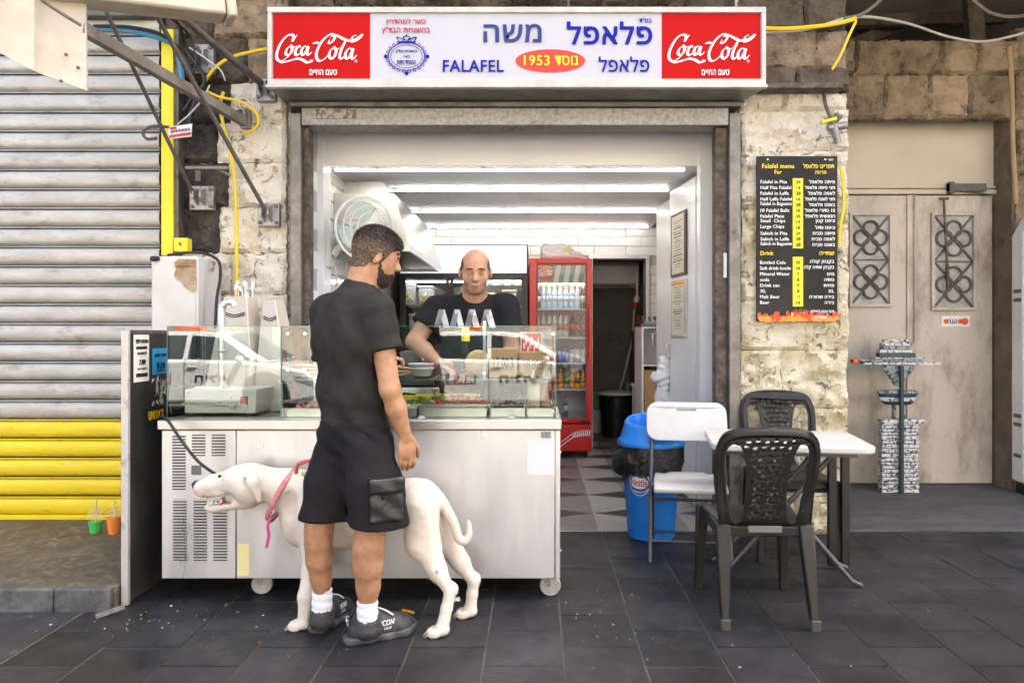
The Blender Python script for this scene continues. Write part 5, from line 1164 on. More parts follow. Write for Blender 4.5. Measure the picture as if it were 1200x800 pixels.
# wall fan
fc = W(428, 268, 5.02); ax = Vector((.62, -.72, -.02)).normalized()
o = thing('wall_fan', W(388, 300, 5.12), 'white wall fan with pale green blades and round wire cage', 'fan')
A_, B_, _ = frame_of(ax)
def fanpt(r, t, h): return fc+ax*h+(A_*math.cos(t)+B_*math.sin(t))*r
b = MB()
for r_, h in ((.215, 0), (.222, .0), (.19, .055), (.15, .075), (.10, .085), (.19, -.06), (.12, -.085)): b.tube([fanpt(r_, t, h) for t in np.linspace(0, 2*math.pi, 40, endpoint=False)], .004 if r_ < .22 else .008, 5, closed=True)
for k in range(72):
    t = 2*math.pi*k/72
    b.tube([fanpt(.05, t, .09), fanpt(.10, t+.1, .085), fanpt(.19, t+.2, .055), fanpt(.218, t+.22, .0)], .0016, 4, caps=False)
    if k % 2 == 0: b.tube([fanpt(.06, t, -.09), fanpt(.12, t, -.085), fanpt(.19, t, -.06), fanpt(.218, t, 0)], .0016, 4, caps=False)
b.build('cage', M['fan_white'], o, smooth=True)
b = MB(); b.lathe([(.001, .10), (.045, .095), (.05, .085), (.05, .08)], fc, 20, ax); b.build('centre_badge', M['fan_white'], o, smooth=40)
for k in range(3):
    b = MB(); t0_ = k*2*math.pi/3; vs = []; n = 7
    for i in range(n):
        for j in range(5):
            r_ = .045+(.145)*j/4; t = t0_+(-.1+1.25*i/(n-1))*(1-.1*j/4); vs.append(fanpt(r_, t, -.02+.05*(i/(n-1)-.5)))
    b.add(vs, [(i*5+j, i*5+j+1, (i+1)*5+j+1, (i+1)*5+j) for i in range(n-1) for j in range(4)]); q = b.build('blade', M['fan_blade'], o, smooth=True); sm = q.modifiers.new('thick', 'SOLIDIFY'); sm.thickness = .003
b = MB(); b.lathe([(.05, .02), (.05, -.09), (.075, -.095), (.08, -.2), (.06, -.23)], fc, 20, ax); b.build('motor', M['fan_white'], o, smooth=40)
b = MB(); m0 = fc-ax*.21; b.tube([m0, m0+Vector((-.05, .02, -.06)), W(390, 300, 5.14)], .028, 10); b.build('arm', M['fan_white'], o, smooth=True)
b = MB(); b.box(-1.508, -1.44, 5.08, 5.22, EYE+(HY-314)*5.12/F, EYE+(HY-272)*5.12/F); b.build('base', M['fan_white'], o, bevel=.015)
b = MB(); b.tube(crom([W(392, 312, 5.1), W(395, 330, 5.1), (W(390, 345, 5.1)), W(394, 360, 5.1), W(388, 385, 5.1)], 6), .005, 6); b.build('cord', M['cable_white'], o, smooth=True)
# black drinks cooler with lit header
KY = 7.45
kx = lambda px, Y=KY: (px-HX)*Y/F
kz = lambda py, Y=KY: EYE-(py-HY)*Y/F
o = thing('black_cooler', (kx(545), 7.8, 0), 'wide black glass door cooler with pale lit header behind the seller', 'cooler')
x0, x1 = kx(468), kx(618.5); zt = kz(286)
b = MB(); b.box(x0, x1, KY+.02, 8.2, kz(321.5), zt); b.box(x0, x0+.04, KY+.02, 8.2, .0, kz(321.6)); b.box(x1-.045, x1, KY+.02, 8.2, 0, kz(321.6)); b.box(x0+.04, x1-.045, 8.12, 8.2, 0, kz(321.6)); b.box(x0+.04, x1-.045, KY+.02, 8.12, 0, .35); b.build('cabinet', M['black'], o, bevel=.004)
b = MB(); b.box(x0+.01, x1-.012, KY, KY+.0195, kz(320), zt-.012); b.build('lit_header', M['screen'], o)
b = MB(); b.box(x0+.04, x1-.045, KY+.03, KY+.05, kz(328), kz(321.7)); b.build('top_rail', M['ink_grey'], o)
xm_ = kx(527)
for a, c in ((x0+.03, xm_-.004), (xm_+.004, x1-.03)):
    b = MB(); e = .035; z0, z1 = .36, kz(322.5)
    b.box(a, c, KY-.012, KY+.019, z0, z0+e); b.box(a, c, KY-.012, KY+.019, z1-e, z1); b.box(a, a+e, KY-.012, KY+.019, z0+e, z1-e); b.box(c-e, c, KY-.012, KY+.019, z0+e, z1-e); d_ = b.build('door', M['black'], o, bevel=.003)
    b = MB(); b.box(a+e, c-e, KY, KY+.005, z0+e, z1-e); b.build('glass', M['glass_thin'], d_)
for z in (.75, 1.07, 1.30, 1.58):
    b = MB(); b.box(x0+.045, x1-.05, KY+.08, 8.1, z, z+.012); b.build('shelf', mat('dark_shelf', (.12, .12, .13), .5), o)
b = MB(); b.box(x0+.06, x1-.07, KY+.06, KY+.075, kz(330), kz(329)); b.build('light_tube', M['fridge_led'], o)
aw_c = [mat('awning_print_cream', (.65, .50, .28), .5), mat('awning_print_green', (.02, .10, .09), .5)]
for k in range(14):
    a = kx(551)+k*.058
    if a+.058 > x1-.05: break
    b = MB(); b.box(a, a+.057, KY+.09, KY+.10, kz(333.5), kz(321.8)); b.build('striped_valance', aw_c[k % 2], o)
tubm, tubl, garl = mat('clear_tub', (.60, .63, .68), .3, alpha=.55), mat('tub_lid_lilac', (.55, .53, .70), .4), mat('pale_garlic', (.72, .64, .44), .6, col2=(.35, .3, .15), sc=60)
for u0, u1, z, h_, lb_, gar in ((471, 488, 1.592, .22, 'clear tub of pale cloves on the upper left cooler shelf', 1), (490, 508, 1.592, .20, 'clear tub with lilac lid on the cooler shelf right of the cloves', 1), (479, 496, 1.312, .19, 'lilac lidded tub on the lower left cooler shelf', 0), (563, 580, 1.592, .13, 'translucent tub on the cooler shelf right of the seller neck', 0), (588, 606, 1.592, .16, 'white lidded tub on the upper right cooler shelf', 0), (586, 608, 1.312, .10, 'low clear tub on the lower right cooler shelf', 0)):
    a, c = kx(u0, 7.6), kx(u1, 7.6); q = thing('food_tub', ((a+c)/2, 7.7, z), lb_, 'tub', 'tubs in the black cooler')
    b = MB(); b.box(a+.006, c-.006, 7.58, 7.80, z, z+h_-.02); b.build('tub', tubm, q, bevel=.01)
    b = MB(); b.box(a, c, 7.57, 7.81, z+h_-.02, z+h_); b.build('lid', tubl if u0 < 540 else M['white_plastic'], q, bevel=.004)
    if gar:
        b = MB()
        for _ in range(60): p = (random.uniform(a+.03, c-.03), random.uniform(7.575, 7.62), z+random.uniform(.02, h_*.6)); b.cbox(p, .03, .012, .02, random.random()*3, random.random()*3, random.random()*3)
        b.build('cloves', garl, q)['kind'] = 'stuff'
for k in range(2):
    c = Vector((kx(597.5, 7.62), 7.62, 1.312 if k else 1.082)); c.z = (1.312, 1.082)[k] if False else 1.312-.23*(1-k)
    q = thing('jar', c, ('white jar with dark cap low on the right side of the black cooler', 'white jar with dark cap in the middle of the right cooler door')[k], 'jar', 'jars in the black cooler')
    b = MB(); b.lathe([(.05, .001), (.055, .01), (.055, .13), (.045, .145)], c, 20); b.build('body', M['white_plastic'], q, smooth=40)
    b = MB(); b.lathe([(.05, .146), (.05, .19), (.04, .195)], c, 20); b.build('cap', M['black'], q, smooth=40)
# red drinks fridge
RY = 7.5
rx = lambda px, Y=RY: (px-HX)*Y/F
rz_ = lambda py, Y=RY: EYE-(py-HY)*Y/F
x0, x1, zt, zb = rx(620.5), rx(694), rz_(303), rz_(529)
fr = thing('red_fridge', ((x0+x1)/2, 7.8, 0), 'tall red drinks fridge with glass door and striped header', 'fridge')
b = MB(); w_ = .035
b.box(x0, x0+w_, RY+.03, 8.18, zb, zt); b.box(x1-w_, x1, RY+.03, 8.18, zb, zt); b.box(x0+w_, x1-w_, RY+.03, 8.18, zt-.05, zt); b.box(x0+w_, x1-w_, 8.12, 8.18, zb, zt-.05); b.box(x0+w_, x1-w_, RY+.05, 8.12, zb, rz_(492)); b.build('cabinet', M['red_fridge'], fr, bevel=.006)
b = MB(); b.box(x0+w_+.001, x1-w_-.001, 8.10, 8.118, rz_(491), zt-.052); b.build('liner', M['fridge_in'], fr)
gx0, gx1, gz0, gz1 = rx(629), rx(687.5), rz_(490), rz_(309)
b = MB(); z0d = rz_(495); b.box(x0, gx0, RY-.02, RY+.028, z0d, zt); b.box(gx1, x1, RY-.02, RY+.028, z0d, zt); b.box(gx0, gx1, RY-.02, RY+.028, gz1, zt); b.box(gx0, gx1, RY-.02, RY+.028, z0d, gz0); dr = b.build('door', M['red_fridge'], fr, bevel=.006)
b = MB(); b.box(gx0, gx1, RY, RY+.005, gz0, gz1); b.build('door_glass', M['glass_thin'], dr)
b = MB(); e = .012; b.box(gx0, gx1, RY-.006, RY-.001, gz0, gz0+e); b.box(gx0, gx1, RY-.006, RY-.001, gz1-e, gz1); b.box(gx0, gx0+e, RY-.006, RY-.001, gz0+e, gz1-e); b.box(gx1-e, gx1, RY-.006, RY-.001, gz0+e, gz1-e); b.build('gasket', M['ink_grey'], dr)
b = MB(); b.box(x0+.004, x1-.004, RY-.012, RY+.045, zb, rz_(496.5)); lp_ = b.build('kick_panel', M['red_fridge'], fr, bevel=.02)
b = MB(); fk = lambda u, v: (rx(u), RY-.0145, rz_(v))
stroke(b, [(655, 524), (664, 517), (672, 512), (682, 509.5), (692, 510)], fk, .6, 1.4, ang=0); stroke(b, [(655, 519), (664, 513), (672, 507), (682, 504), (692, 503.5)], fk, .5, 1.0, ang=0)
for k in range(9): u = 671+k*2.4; b.flat([fk(u, 512.5-(k*.35)), fk(u+1.3, 512-(k*.35)), fk(u+1.3, 506.6-k*.35), fk(u, 507-k*.35)])
b.build('wave_print', M['ink_white'], lp_)
b = MB(); b.box(rx(680), rx(690), RY-.024, RY-.0205, rz_(494.5), rz_(492.5)); b.build('maker_plate', M['ink_black'], dr)
b = MB()
for u in (x0+.05, x1-.06): b.cyl((u, RY+.08, 0.001), (u, RY+.08, zb+.002), .02, n=10)
b.build('foot', M['black'], fr)
b = MB(); b.cyl((gx1+.018, RY-.035, rz_(360)), (gx1+.018, RY-.035, rz_(420)), .008, n=8); b.build('handle', M['red_fridge'], dr, smooth=True)
st_ = [mat('stripe_print_pale', (.72, .70, .66), .4), mat('stripe_print_teal', (.12, .30, .31), .4)]
for k in range(9):
    a = 640+k*5.8; b = MB(); f9 = lambda u, v: (rx(u, RY+.05), RY+.05, rz_(v, RY+.05))
    q = [(min(max(u, 629.5), 687), v) for u, v in ((a-3, 331), (a+2.6, 331), (a+6, 310), (a+.8, 310))]
    b.flat([f9(*p) for p in q]); b.build('stripe_print', st_[k % 2], fr)
b = MB(); b.flat([f9(639.5+9.5*math.cos(t), 320.5+9.5*math.sin(t)) for t in np.linspace(0, 6.28, 28, endpoint=False)]); b.v = [(x, y-.002, z) for x, y, z in b.v]; dsk = b.build('red_disc', mat('disc_red', (.62, .10, .06), .4), fr)
b = MB(); f8 = lambda u, v: (rx(630+(u-86)/380*18, RY+.046), RY+.046, rz_(316.5+(v-150)/125*7.5, RY+.046))
for q in COKE: stroke(b, q, f8, 8, 18, ang=R(-28), n=3)
b.build('script_logo', M['ink_white'], fr)
b = MB(); b.box(gx0+.02, gx1-.02, RY+.06, RY+.075, rz_(333.2), rz_(332)); b.build('light_tube', M['fridge_led'], fr)
shz = [rz_(361.5, 7.56), rz_(395, 7.56), rz_(425, 7.56), rz_(455.5, 7.56), rz_(489, 7.56)]
for z in shz:
    b = MB(); b.box(x0+w_+.003, x1-w_-.003, RY+.05, 8.09, z-.014, z); b.build('shelf', M['shelf_white'], fr)
pet = lambda n, c: mat(n, c, .15, coat=.5)
kinds = {0: (pet('water_bottle', (.40, .60, .78)), pet('yellow_green_cap', (.55, .65, .05)), 'water bottle with yellow green cap on the top fridge shelf'),
         1: (pet('clear_soda', (.55, .58, .56)), pet('red_cap', (.6, .03, .02)), 'soft drink bottle on the second fridge shelf'),
         2: None, 3: None}
lab = pet('pale_label', (.70, .75, .82))
def bottle_mesh(r, h, body, cap, label=None):
    b = MB(); b.cur = 0; b.lathe([(r*.8, 0), (r, .012), (r, h*.3)], (0, 0, 0), 14); b.cur = 2; b.lathe([(r*1.01, h*.3), (r*1.01, h*.55)], (0, 0, 0), 14); b.cur = 0; b.lathe([(r, h*.55), (r, h*.62), (r*.42, h*.86), (r*.38, h*.9)], (0, 0, 0), 14)
    b.cur = 1; b.lathe([(r*.44, h*.9), (r*.44, h), (r*.3, h*1.005)], (0, 0, 0), 12); return b.mesh('bottle', [body, cap, label or lab], smooth=True)
def can_mesh(r, h, c1, c2):
    b = MB(); b.cur = 0; b.lathe([(r*.8, 0), (r, .01), (r, h-.012)], (0, 0, 0), 14); b.cur = 1; b.lathe([(r, h-.012), (r*.82, h), (r*.8, h-.004), (.001, h-.004)], (0, 0, 0), 14); return b.mesh('can', [c1, c2], smooth=True)
bx0, bx1 = x0+w_+.05, x1-w_-.05; nb = 9
wb = bottle_mesh(.031, .235, kinds[0][0], kinds[0][1])
wb2 = bottle_mesh(.031, .235, pet('cola_dark_bottle', (.03, .012, .01)), pet('grey_cap', (.3, .3, .3)))
sodas = [bottle_mesh(.031, .25, pet('soda_%d' % k, c), pet('sodacap_%d' % k, cc), pet('sodalabel_%d' % k, cl)) for k, (c, cc, cl) in enumerate((((.62, .62, .60), (.6, .05, .03), (.60, .25, .2)), ((.50, .56, .52), (.1, .4, .1), (.12, .42, .15)), ((.68, .66, .6), (.7, .25, .03), (.75, .45, .12)), ((.03, .014, .012), (.55, .03, .02), (.55, .03, .03))))]
cans = [can_mesh(.030, .15, pet('can_%d' % k, c), M['chrome']) for k, c in enumerate(((.55, .57, .62), (.50, .05, .05), (.10, .20, .55), (.62, .62, .65)))]
oj = [bottle_mesh(.031, .20, pet('juice_%d' % k, c), pet('juicecap_%d' % k, cc), pet('juicelabel_%d' % k, cc)) for k, (c, cc) in enumerate((((.80, .28, .02), (.8, .4, .05)), ((.10, .16, .06), (.05, .3, .08)), ((.85, .40, .03), (.15, .15, .15)), ((.35, .12, .04), (.7, .2, .03))))]
for i in range(nb):
    x = bx0+(bx1-bx0)*i/(nb-1)
    for j, y in enumerate((7.60,)):
        for row, z in enumerate(shz[:4]):
            if row == 0: me, nm, lb_, g = (wb2 if i in (0, 8) and j == 0 else wb), 'bottle', None, None
            elif row == 1: me, nm = sodas[3 if i > 5 else (i*3+j) % 3], 'bottle'
            elif row == 2: me, nm = cans[(i//2+j) % 4], 'can'
            else: me, nm = oj[(i*5+j) % 4 if i < 6 else (0, 2)[i % 2]], 'bottle'
            if j == 1 and row == 2: pass
            o = link('drink_'+nm, me); o.location = (x+random.uniform(-.004, .004), y+random.uniform(-.01, .01), z+.0005); o.rotation_euler = (0, 0, random.random()*6)
            rn = ('top', 'second', 'third', 'fourth')[row]
            tag(o, '%s drink %s from the left on the %s shelf of the red fridge' % (ORD[i], nm, rn), nm, 'drinks on the %s shelf of the red fridge' % rn)
gb = bottle_mesh(.024, .22, pet('small_clear_bottle', (.12, .14, .15)), pet('dark_cap', (.05, .05, .05)))
o = link('drink_bottle', gb); o.location = (rx(663, 7.6), 7.6, shz[4]+.0005); tag(o, 'lone small dark bottle on the empty bottom shelf of the red fridge', 'bottle')
# plastic bag on the fridge
c = Vector((rx(655), 7.72, zt)); s = SDF((c.x-.27, c.y-.2, c.z-.02), (c.x+.36, c.y+.2, c.z+.22), .012)
s.bx(c+Vector((-.02, 0, .085)), (.165, .13, .085), rnd=.05).ell(c+Vector((.15, 0, .05)), (.10, .09, .06), k=.04).cone(c+Vector((.2, 0, .03)), c+Vector((.30, -.02, .015)), .03, .012, k=.03)
s.warp(lambda x, y, z: .008*np.sin(x*38+9*np.sin(z*30))*np.cos(y*31+z*22)); s.cut(lambda x, y, z: (c.z+.001-z)+0*x+0*y)
pb_ = s.build('plastic_bag', M['cloud_bag'], None, loc=c); tag(pb_, 'white crumpled plastic bag with yellow dot lying on top of the red fridge', 'bag')
b = MB(); b.lathe([(.001, .003), (.022, .002), (.022, 0)], W(665, 292, 7.555), 14, (0, -1, 0)); b.build('yellow_dot', M['ink_yellow'], pb_)
# right hand wall: white cabinets and framed certificates
o = thing('wall_cabinet', (1.2, 5.7, 0), 'tall glossy white cabinet panel carrying two framed certificates', 'cabinet')
A0, A1 = Vector((1.172, 5.34)), Vector((1.095, 5.93))
def vpanel(a, c, z0, z1, t=.02):
    d = (c-a).normalized(); n = Vector((d.y, -d.x)); 
    if n.x < 0: n = -n
    b = MB(); b.prism([tuple(a), tuple(c), tuple(c+n*t), tuple(a+n*t)], lambda u, v, q: (u, v, q), z0, z1); return b
vpanel(A0, A1, .06, 2.45).build('door', M['white_int'], o, bevel=.003)
b = MB(); b.box(1.20, 1.298, 5.36, 5.98, 0.0, 2.45); b.build('carcass', M['white_int'], o)
q1 = thing('wall_cabinet', (1.2, 6.5, 0), 'white cabinet with round door handle farther inside on the right wall', 'cabinet')
vpanel(Vector((1.155, 6.27)), Vector((1.10, 6.62)), .9, 2.45).build('door', M['white_int'], q1, bevel=.003)
b = MB(); b.box(1.18, 1.298, 6.26, 6.66, 0, 2.45); b.build('carcass', M['white_int'], q1)
b = MB(); hp = Vector((1.098, 6.6, 0)); b.tube([(1.10, 6.59, 1.30), (1.06, 6.59, 1.29), (1.06, 6.59, 1.19), (1.10, 6.59, 1.18)], .006, 8); b.build('handle', M['chrome'], q1, smooth=True)
b = MB(); b.tube([(1.098, 5.90, 1.22), (1.06, 5.90, 1.21), (1.06, 5.90, 1.10), (1.10, 5.90, 1.09)], .006, 8); b.build('handle', M['chrome'], o, smooth=True)
def cert(y0, y1, z0, z1, label, orange):
    d = (A1-A0).normalized(); n = Vector((-d.y, d.x))
    if n.x > 0: n = -n
    P = lambda u, v, h: (A0.x+d.x*((y0+(y1-y0)*u)-A0.y)/d.y+n.x*h, y0+(y1-y0)*u+n.y*h, z0+(z1-z0)*v)
    q = thing('certificate', P(.5, 0, .0), label, 'certificate', 'framed certificates')
    b = MB(); b.add([P(0, 0, .003), P(1, 0, .003), P(1, 1, .003), P(0, 1, .003), P(0, 0, .016), P(1, 0, .016), P(1, 1, .016), P(0, 1, .016)], [(0, 1, 2, 3), (4, 5, 6, 7), (0, 1, 5, 4), (1, 2, 6, 5), (2, 3, 7, 6), (3, 0, 4, 7)]); b.build('frame', M['wood_dark'] if not orange else M['sign_frame'], q)
    b = MB(); b.flat([P(.10, .04, .018), P(.90, .04, .018), P(.90, .96, .018), P(.10, .96, .018)]); b.build('document', M['cream_paper'], q)
    if orange: b = MB(); b.flat([P(.10, .90, .0185), P(.90, .90, .0185), P(.90, .97, .0185), P(.10, .97, .0185)]); b.build('heading_band', mat('orange_heading', (.75, .30, .06), .5), q)
    b = MB(); v = .86
    while v > .12:
        w_ = random.uniform(.3, .7); h_ = random.choice((.008, .012, .02)); b.flat([P(.5-w_/2, v, .019), P(.5+w_/2, v, .019), P(.5+w_/2, v+h_, .019), P(.5-w_/2, v+h_, .019)]); v -= h_+random.uniform(.02, .04)
    b.build('printed_lines', M['ink_grey'], q)
cert(5.50, 5.86, 1.745, 2.24, 'upper framed certificate in dark wood on the white cabinet', False); cert(5.50, 5.86, 1.27, 1.715, 'lower certificate with orange heading on the white cabinet', True)
# shelf unit with bowl and cartons
sx0, sx1 = 1.02, 1.27
o = thing('shelf_unit', (1.15, 7.3, 0), 'narrow grey shelf unit holding cartons by the back doorway', 'shelf unit')
b = MB(); b.box(sx0, sx0+.02, 7.0, 7.5, 0, 1.36); b.box(sx1-.02, sx1, 7.0, 7.5, 0, 1.36); b.box(sx0, sx1, 7.48, 7.5, 0, 1.36)
for z in (.1, .52, .98, 1.345): b.box(sx0+.02, sx1-.02, 7.0, 7.48, z, z+.015)
b.build('rack', M['white_int'], o)
for z, h_, lb_ in ((.54, .40, 'kraft carton on the middle shelf of the narrow unit'), (.118, .36, 'kraft carton on the lowest shelf of the narrow unit')):
    b = MB(); b.box(sx0+.03, sx1-.03, 7.02, 7.4, z, z+h_); tag(b.build('carton', M['kraft'], None, bevel=.004, loc=((sx0+sx1)/2, 7.2, z)), lb_, 'box', 'cartons on the shelf unit')
c = Vector((1.13, 7.15, 1.3605)); b = MB(); b.lathe([(.06, 0), (.09, .01), (.125, .05), (.14, .10), (.148, .105), (.135, .10), (.12, .055), (.085, .016), (.001, .012)], c, 28); tag(b.build('mixing_bowl', M['chrome'], None, smooth=45, loc=c), 'shiny steel mixing bowl on top of the narrow shelf unit', 'bowl')
c = Vector((1.045, 5.97, .80)); s = SDF((c.x-.16, c.y-.15, .5), (c.x+.16, c.y+.15, 1.15), .01); s.cone(c+Vector((.01, 0, .28)), c+Vector((0, 0, .12)), .045, .06, .03).cone(c+Vector((0, 0, .12)), c+Vector((0, 0, -.2)), .035, .10, .03).ell(c+Vector((-.06, -.03, .14)), (.05, .04, .04), k=.02)
s.warp(lambda x, y, z: .010*np.sin(x*45+8*np.sin(z*18))*np.cos(y*40+z*20)); tag(s.build('plastic_bag', M['cloud_bag'], None, loc=(c.x, c.y, .6)), 'white bag knotted and hanging from the cabinet handle', 'bag')
# back room: air conditioner, plug, bins
AY = 9.3
p0, p1 = W(680, 337, AY), W(748, 307, AY); o = thing('air_conditioner', ((p0.x+p1.x)/2, 9.4, p0.z), 'white split air conditioner high on the wall of the dark back room', 'air conditioner')
b = MB(); b.prism([(9.22, p0.z+.05), (9.30, p0.z), (9.545, p0.z), (9.545, p1.z), (9.28, p1.z), (9.22, p1.z-.05)], lambda u, v, d: (d, u, v), p0.x, p1.x); b.build('case', M['fan_white'], o, bevel=.008)
b = MB(); b.bar((p0.x+.03, 9.25, p0.z+.022), (p1.x-.1, 9.25, p0.z+.022), .02, .03); b.build('louvre', M['ink_grey'], o)
o = thing('power_plug', W(745, 357, 9.0), 'red and white plug hanging on a grey cable in the back room', 'plug'); p = W(745, 357, 9.0)
b = MB(); b.cyl(p+Vector((0, 0, .03)), p+Vector((-.02, 0, -.06)), .045, .035, 12); b.build('red_socket', mat('red_plug', (.35, .02, .02), .4), o, smooth=40)
b = MB(); b.cyl(p+Vector((.02, 0, .10)), p+Vector((0, 0, .032)), .035, .04, 12); b.build('white_cap', M['fan_white'], o, smooth=40)
b = MB(); b.tube(crom([p+Vector((.03, .1, .5)), p+Vector((.02, .02, .25)), p+Vector((.02, 0, .1))], 6), .014, 8); b.tube(crom([p+Vector((-.02, 0, -.06)), p+Vector((-.03, .1, -.4)), p+Vector((-.1, .2, -.8)), p+Vector((-.2, .3, -1.2))], 6), .012, 8); b.build('cord', M['fan_white'], o, smooth=True)
c = G(722, 511); o = thing('waste_bin', c, 'round black bin with pale lid in the dark back room', 'bin')
b = MB(); b.lathe([(.17, 0), (.21, .50), (.222, .51), (.222, .53)], c, 28); b.build('body', M['black'], o, smooth=40)
b = MB(); b.lathe([(.228, .531), (.228, .55), (.1, .575), (.001, .58)], c, 28); b.build('lid', M['fan_white'], o, smooth=40)
for u, v, r_, h_, m_, lb_ in ((697, 506, .11, .30, M['enamel'], 'white bucket beside the red fridge in the back doorway'), (700, 503, .11, .24, mat('green_bucket', (.12, .35, .12), .4), 'green bucket stacked behind the white one by the red fridge')):
    c = G(u, v); 
    if m_ is not M['enamel']: c = Vector((c.x+.02, c.y-.0, .301)); c.y = G(697, 506).y; c.x = G(697, 506).x+.01
    o = thing('bucket', c, lb_, 'bucket', 'buckets in the back doorway'); b = MB(); b.lathe([(r_*.82, 0), (r_, h_), (r_*1.05, h_), (r_*1.05, h_-.03), (r_*.99, h_-.03)], c, 22); b.build('pail', m_, o, smooth=40)
    b = MB(); b.tube([c+Vector((r_*math.cos(t), -r_*.6*math.sin(t)-.02, h_-.04-.08*math.sin(t))) for t in np.linspace(0, math.pi, 10)], .004, 6); b.build('bail', M['chrome'], o)
o = thing('oven', (W(753, 400, 8.9).x+.12, 8.9, 0), 'black oven on a steel stand just inside the back room', 'oven'); x_ = W(744, 400, 8.8).x
b = MB(); b.box(x_, x_+.3, 8.75, 9.3, .72, 1.32); b.build('case', M['black'], o, bevel=.01)
b = MB(); b.box(x_+.03, x_+.27, 8.735, 8.749, .82, 1.22); b.build('window', mat('oven_glass', (.02, .022, .025), .08), o)
b = MB(); b.box(x_-.06, x_+.3, 8.72, 9.32, .66, .70)
for u in (x_-.04, x_+.26):
    for v in (8.74, 9.28): b.box(u, u+.03, v, v+.03, 0, .66)
b.build('stand', M['inox'], o)
# =================================================================== CHAIRS, TABLE, BIN
def fill2d(loops):
    cu = bpy.data.curves.new('f', 'CURVE'); cu.dimensions = '2D'; cu.fill_mode = 'BOTH'
    for lp in loops:
        sp = cu.splines.new('POLY'); sp.points.add(len(lp)-1)
        for p, (x, y) in zip(sp.points, lp): p.co = (x, y, 0, 1)
        sp.use_cyclic_u = True
    o = bpy.data.objects.new('f', cu); COL.objects.link(o); dg = bpy.context.evaluated_depsgraph_get(); dg.update()
    me = bpy.data.meshes.new_from_object(o.evaluated_get(dg)); v = [(p.co.x, p.co.y) for p in me.vertices]; f = [tuple(p.vertices) for p in me.polygons]
    # weld doubled vertices of the fill
    bpy.data.objects.remove(o); bpy.data.curves.remove(cu); bpy.data.meshes.remove(me); return v, f
def leg_taper(b, top, bot, wt, dt, wb, db):
    t, q = Vector(top), Vector(bot); vs = [q+Vector((sx_*wb/2, sy_*db/2, 0)) for sx_, sy_ in ((-1, -1), (1, -1), (1, 1), (-1, 1))]+[t+Vector((sx_*wt/2, sy_*dt/2, 0)) for sx_, sy_ in ((-1, -1), (1, -1), (1, 1), (-1, 1))]
    b.add(vs, [(3, 2, 1, 0), (4, 5, 6, 7), (0, 1, 5, 4), (1, 2, 6, 5), (2, 3, 7, 6), (3, 0, 4, 7)])
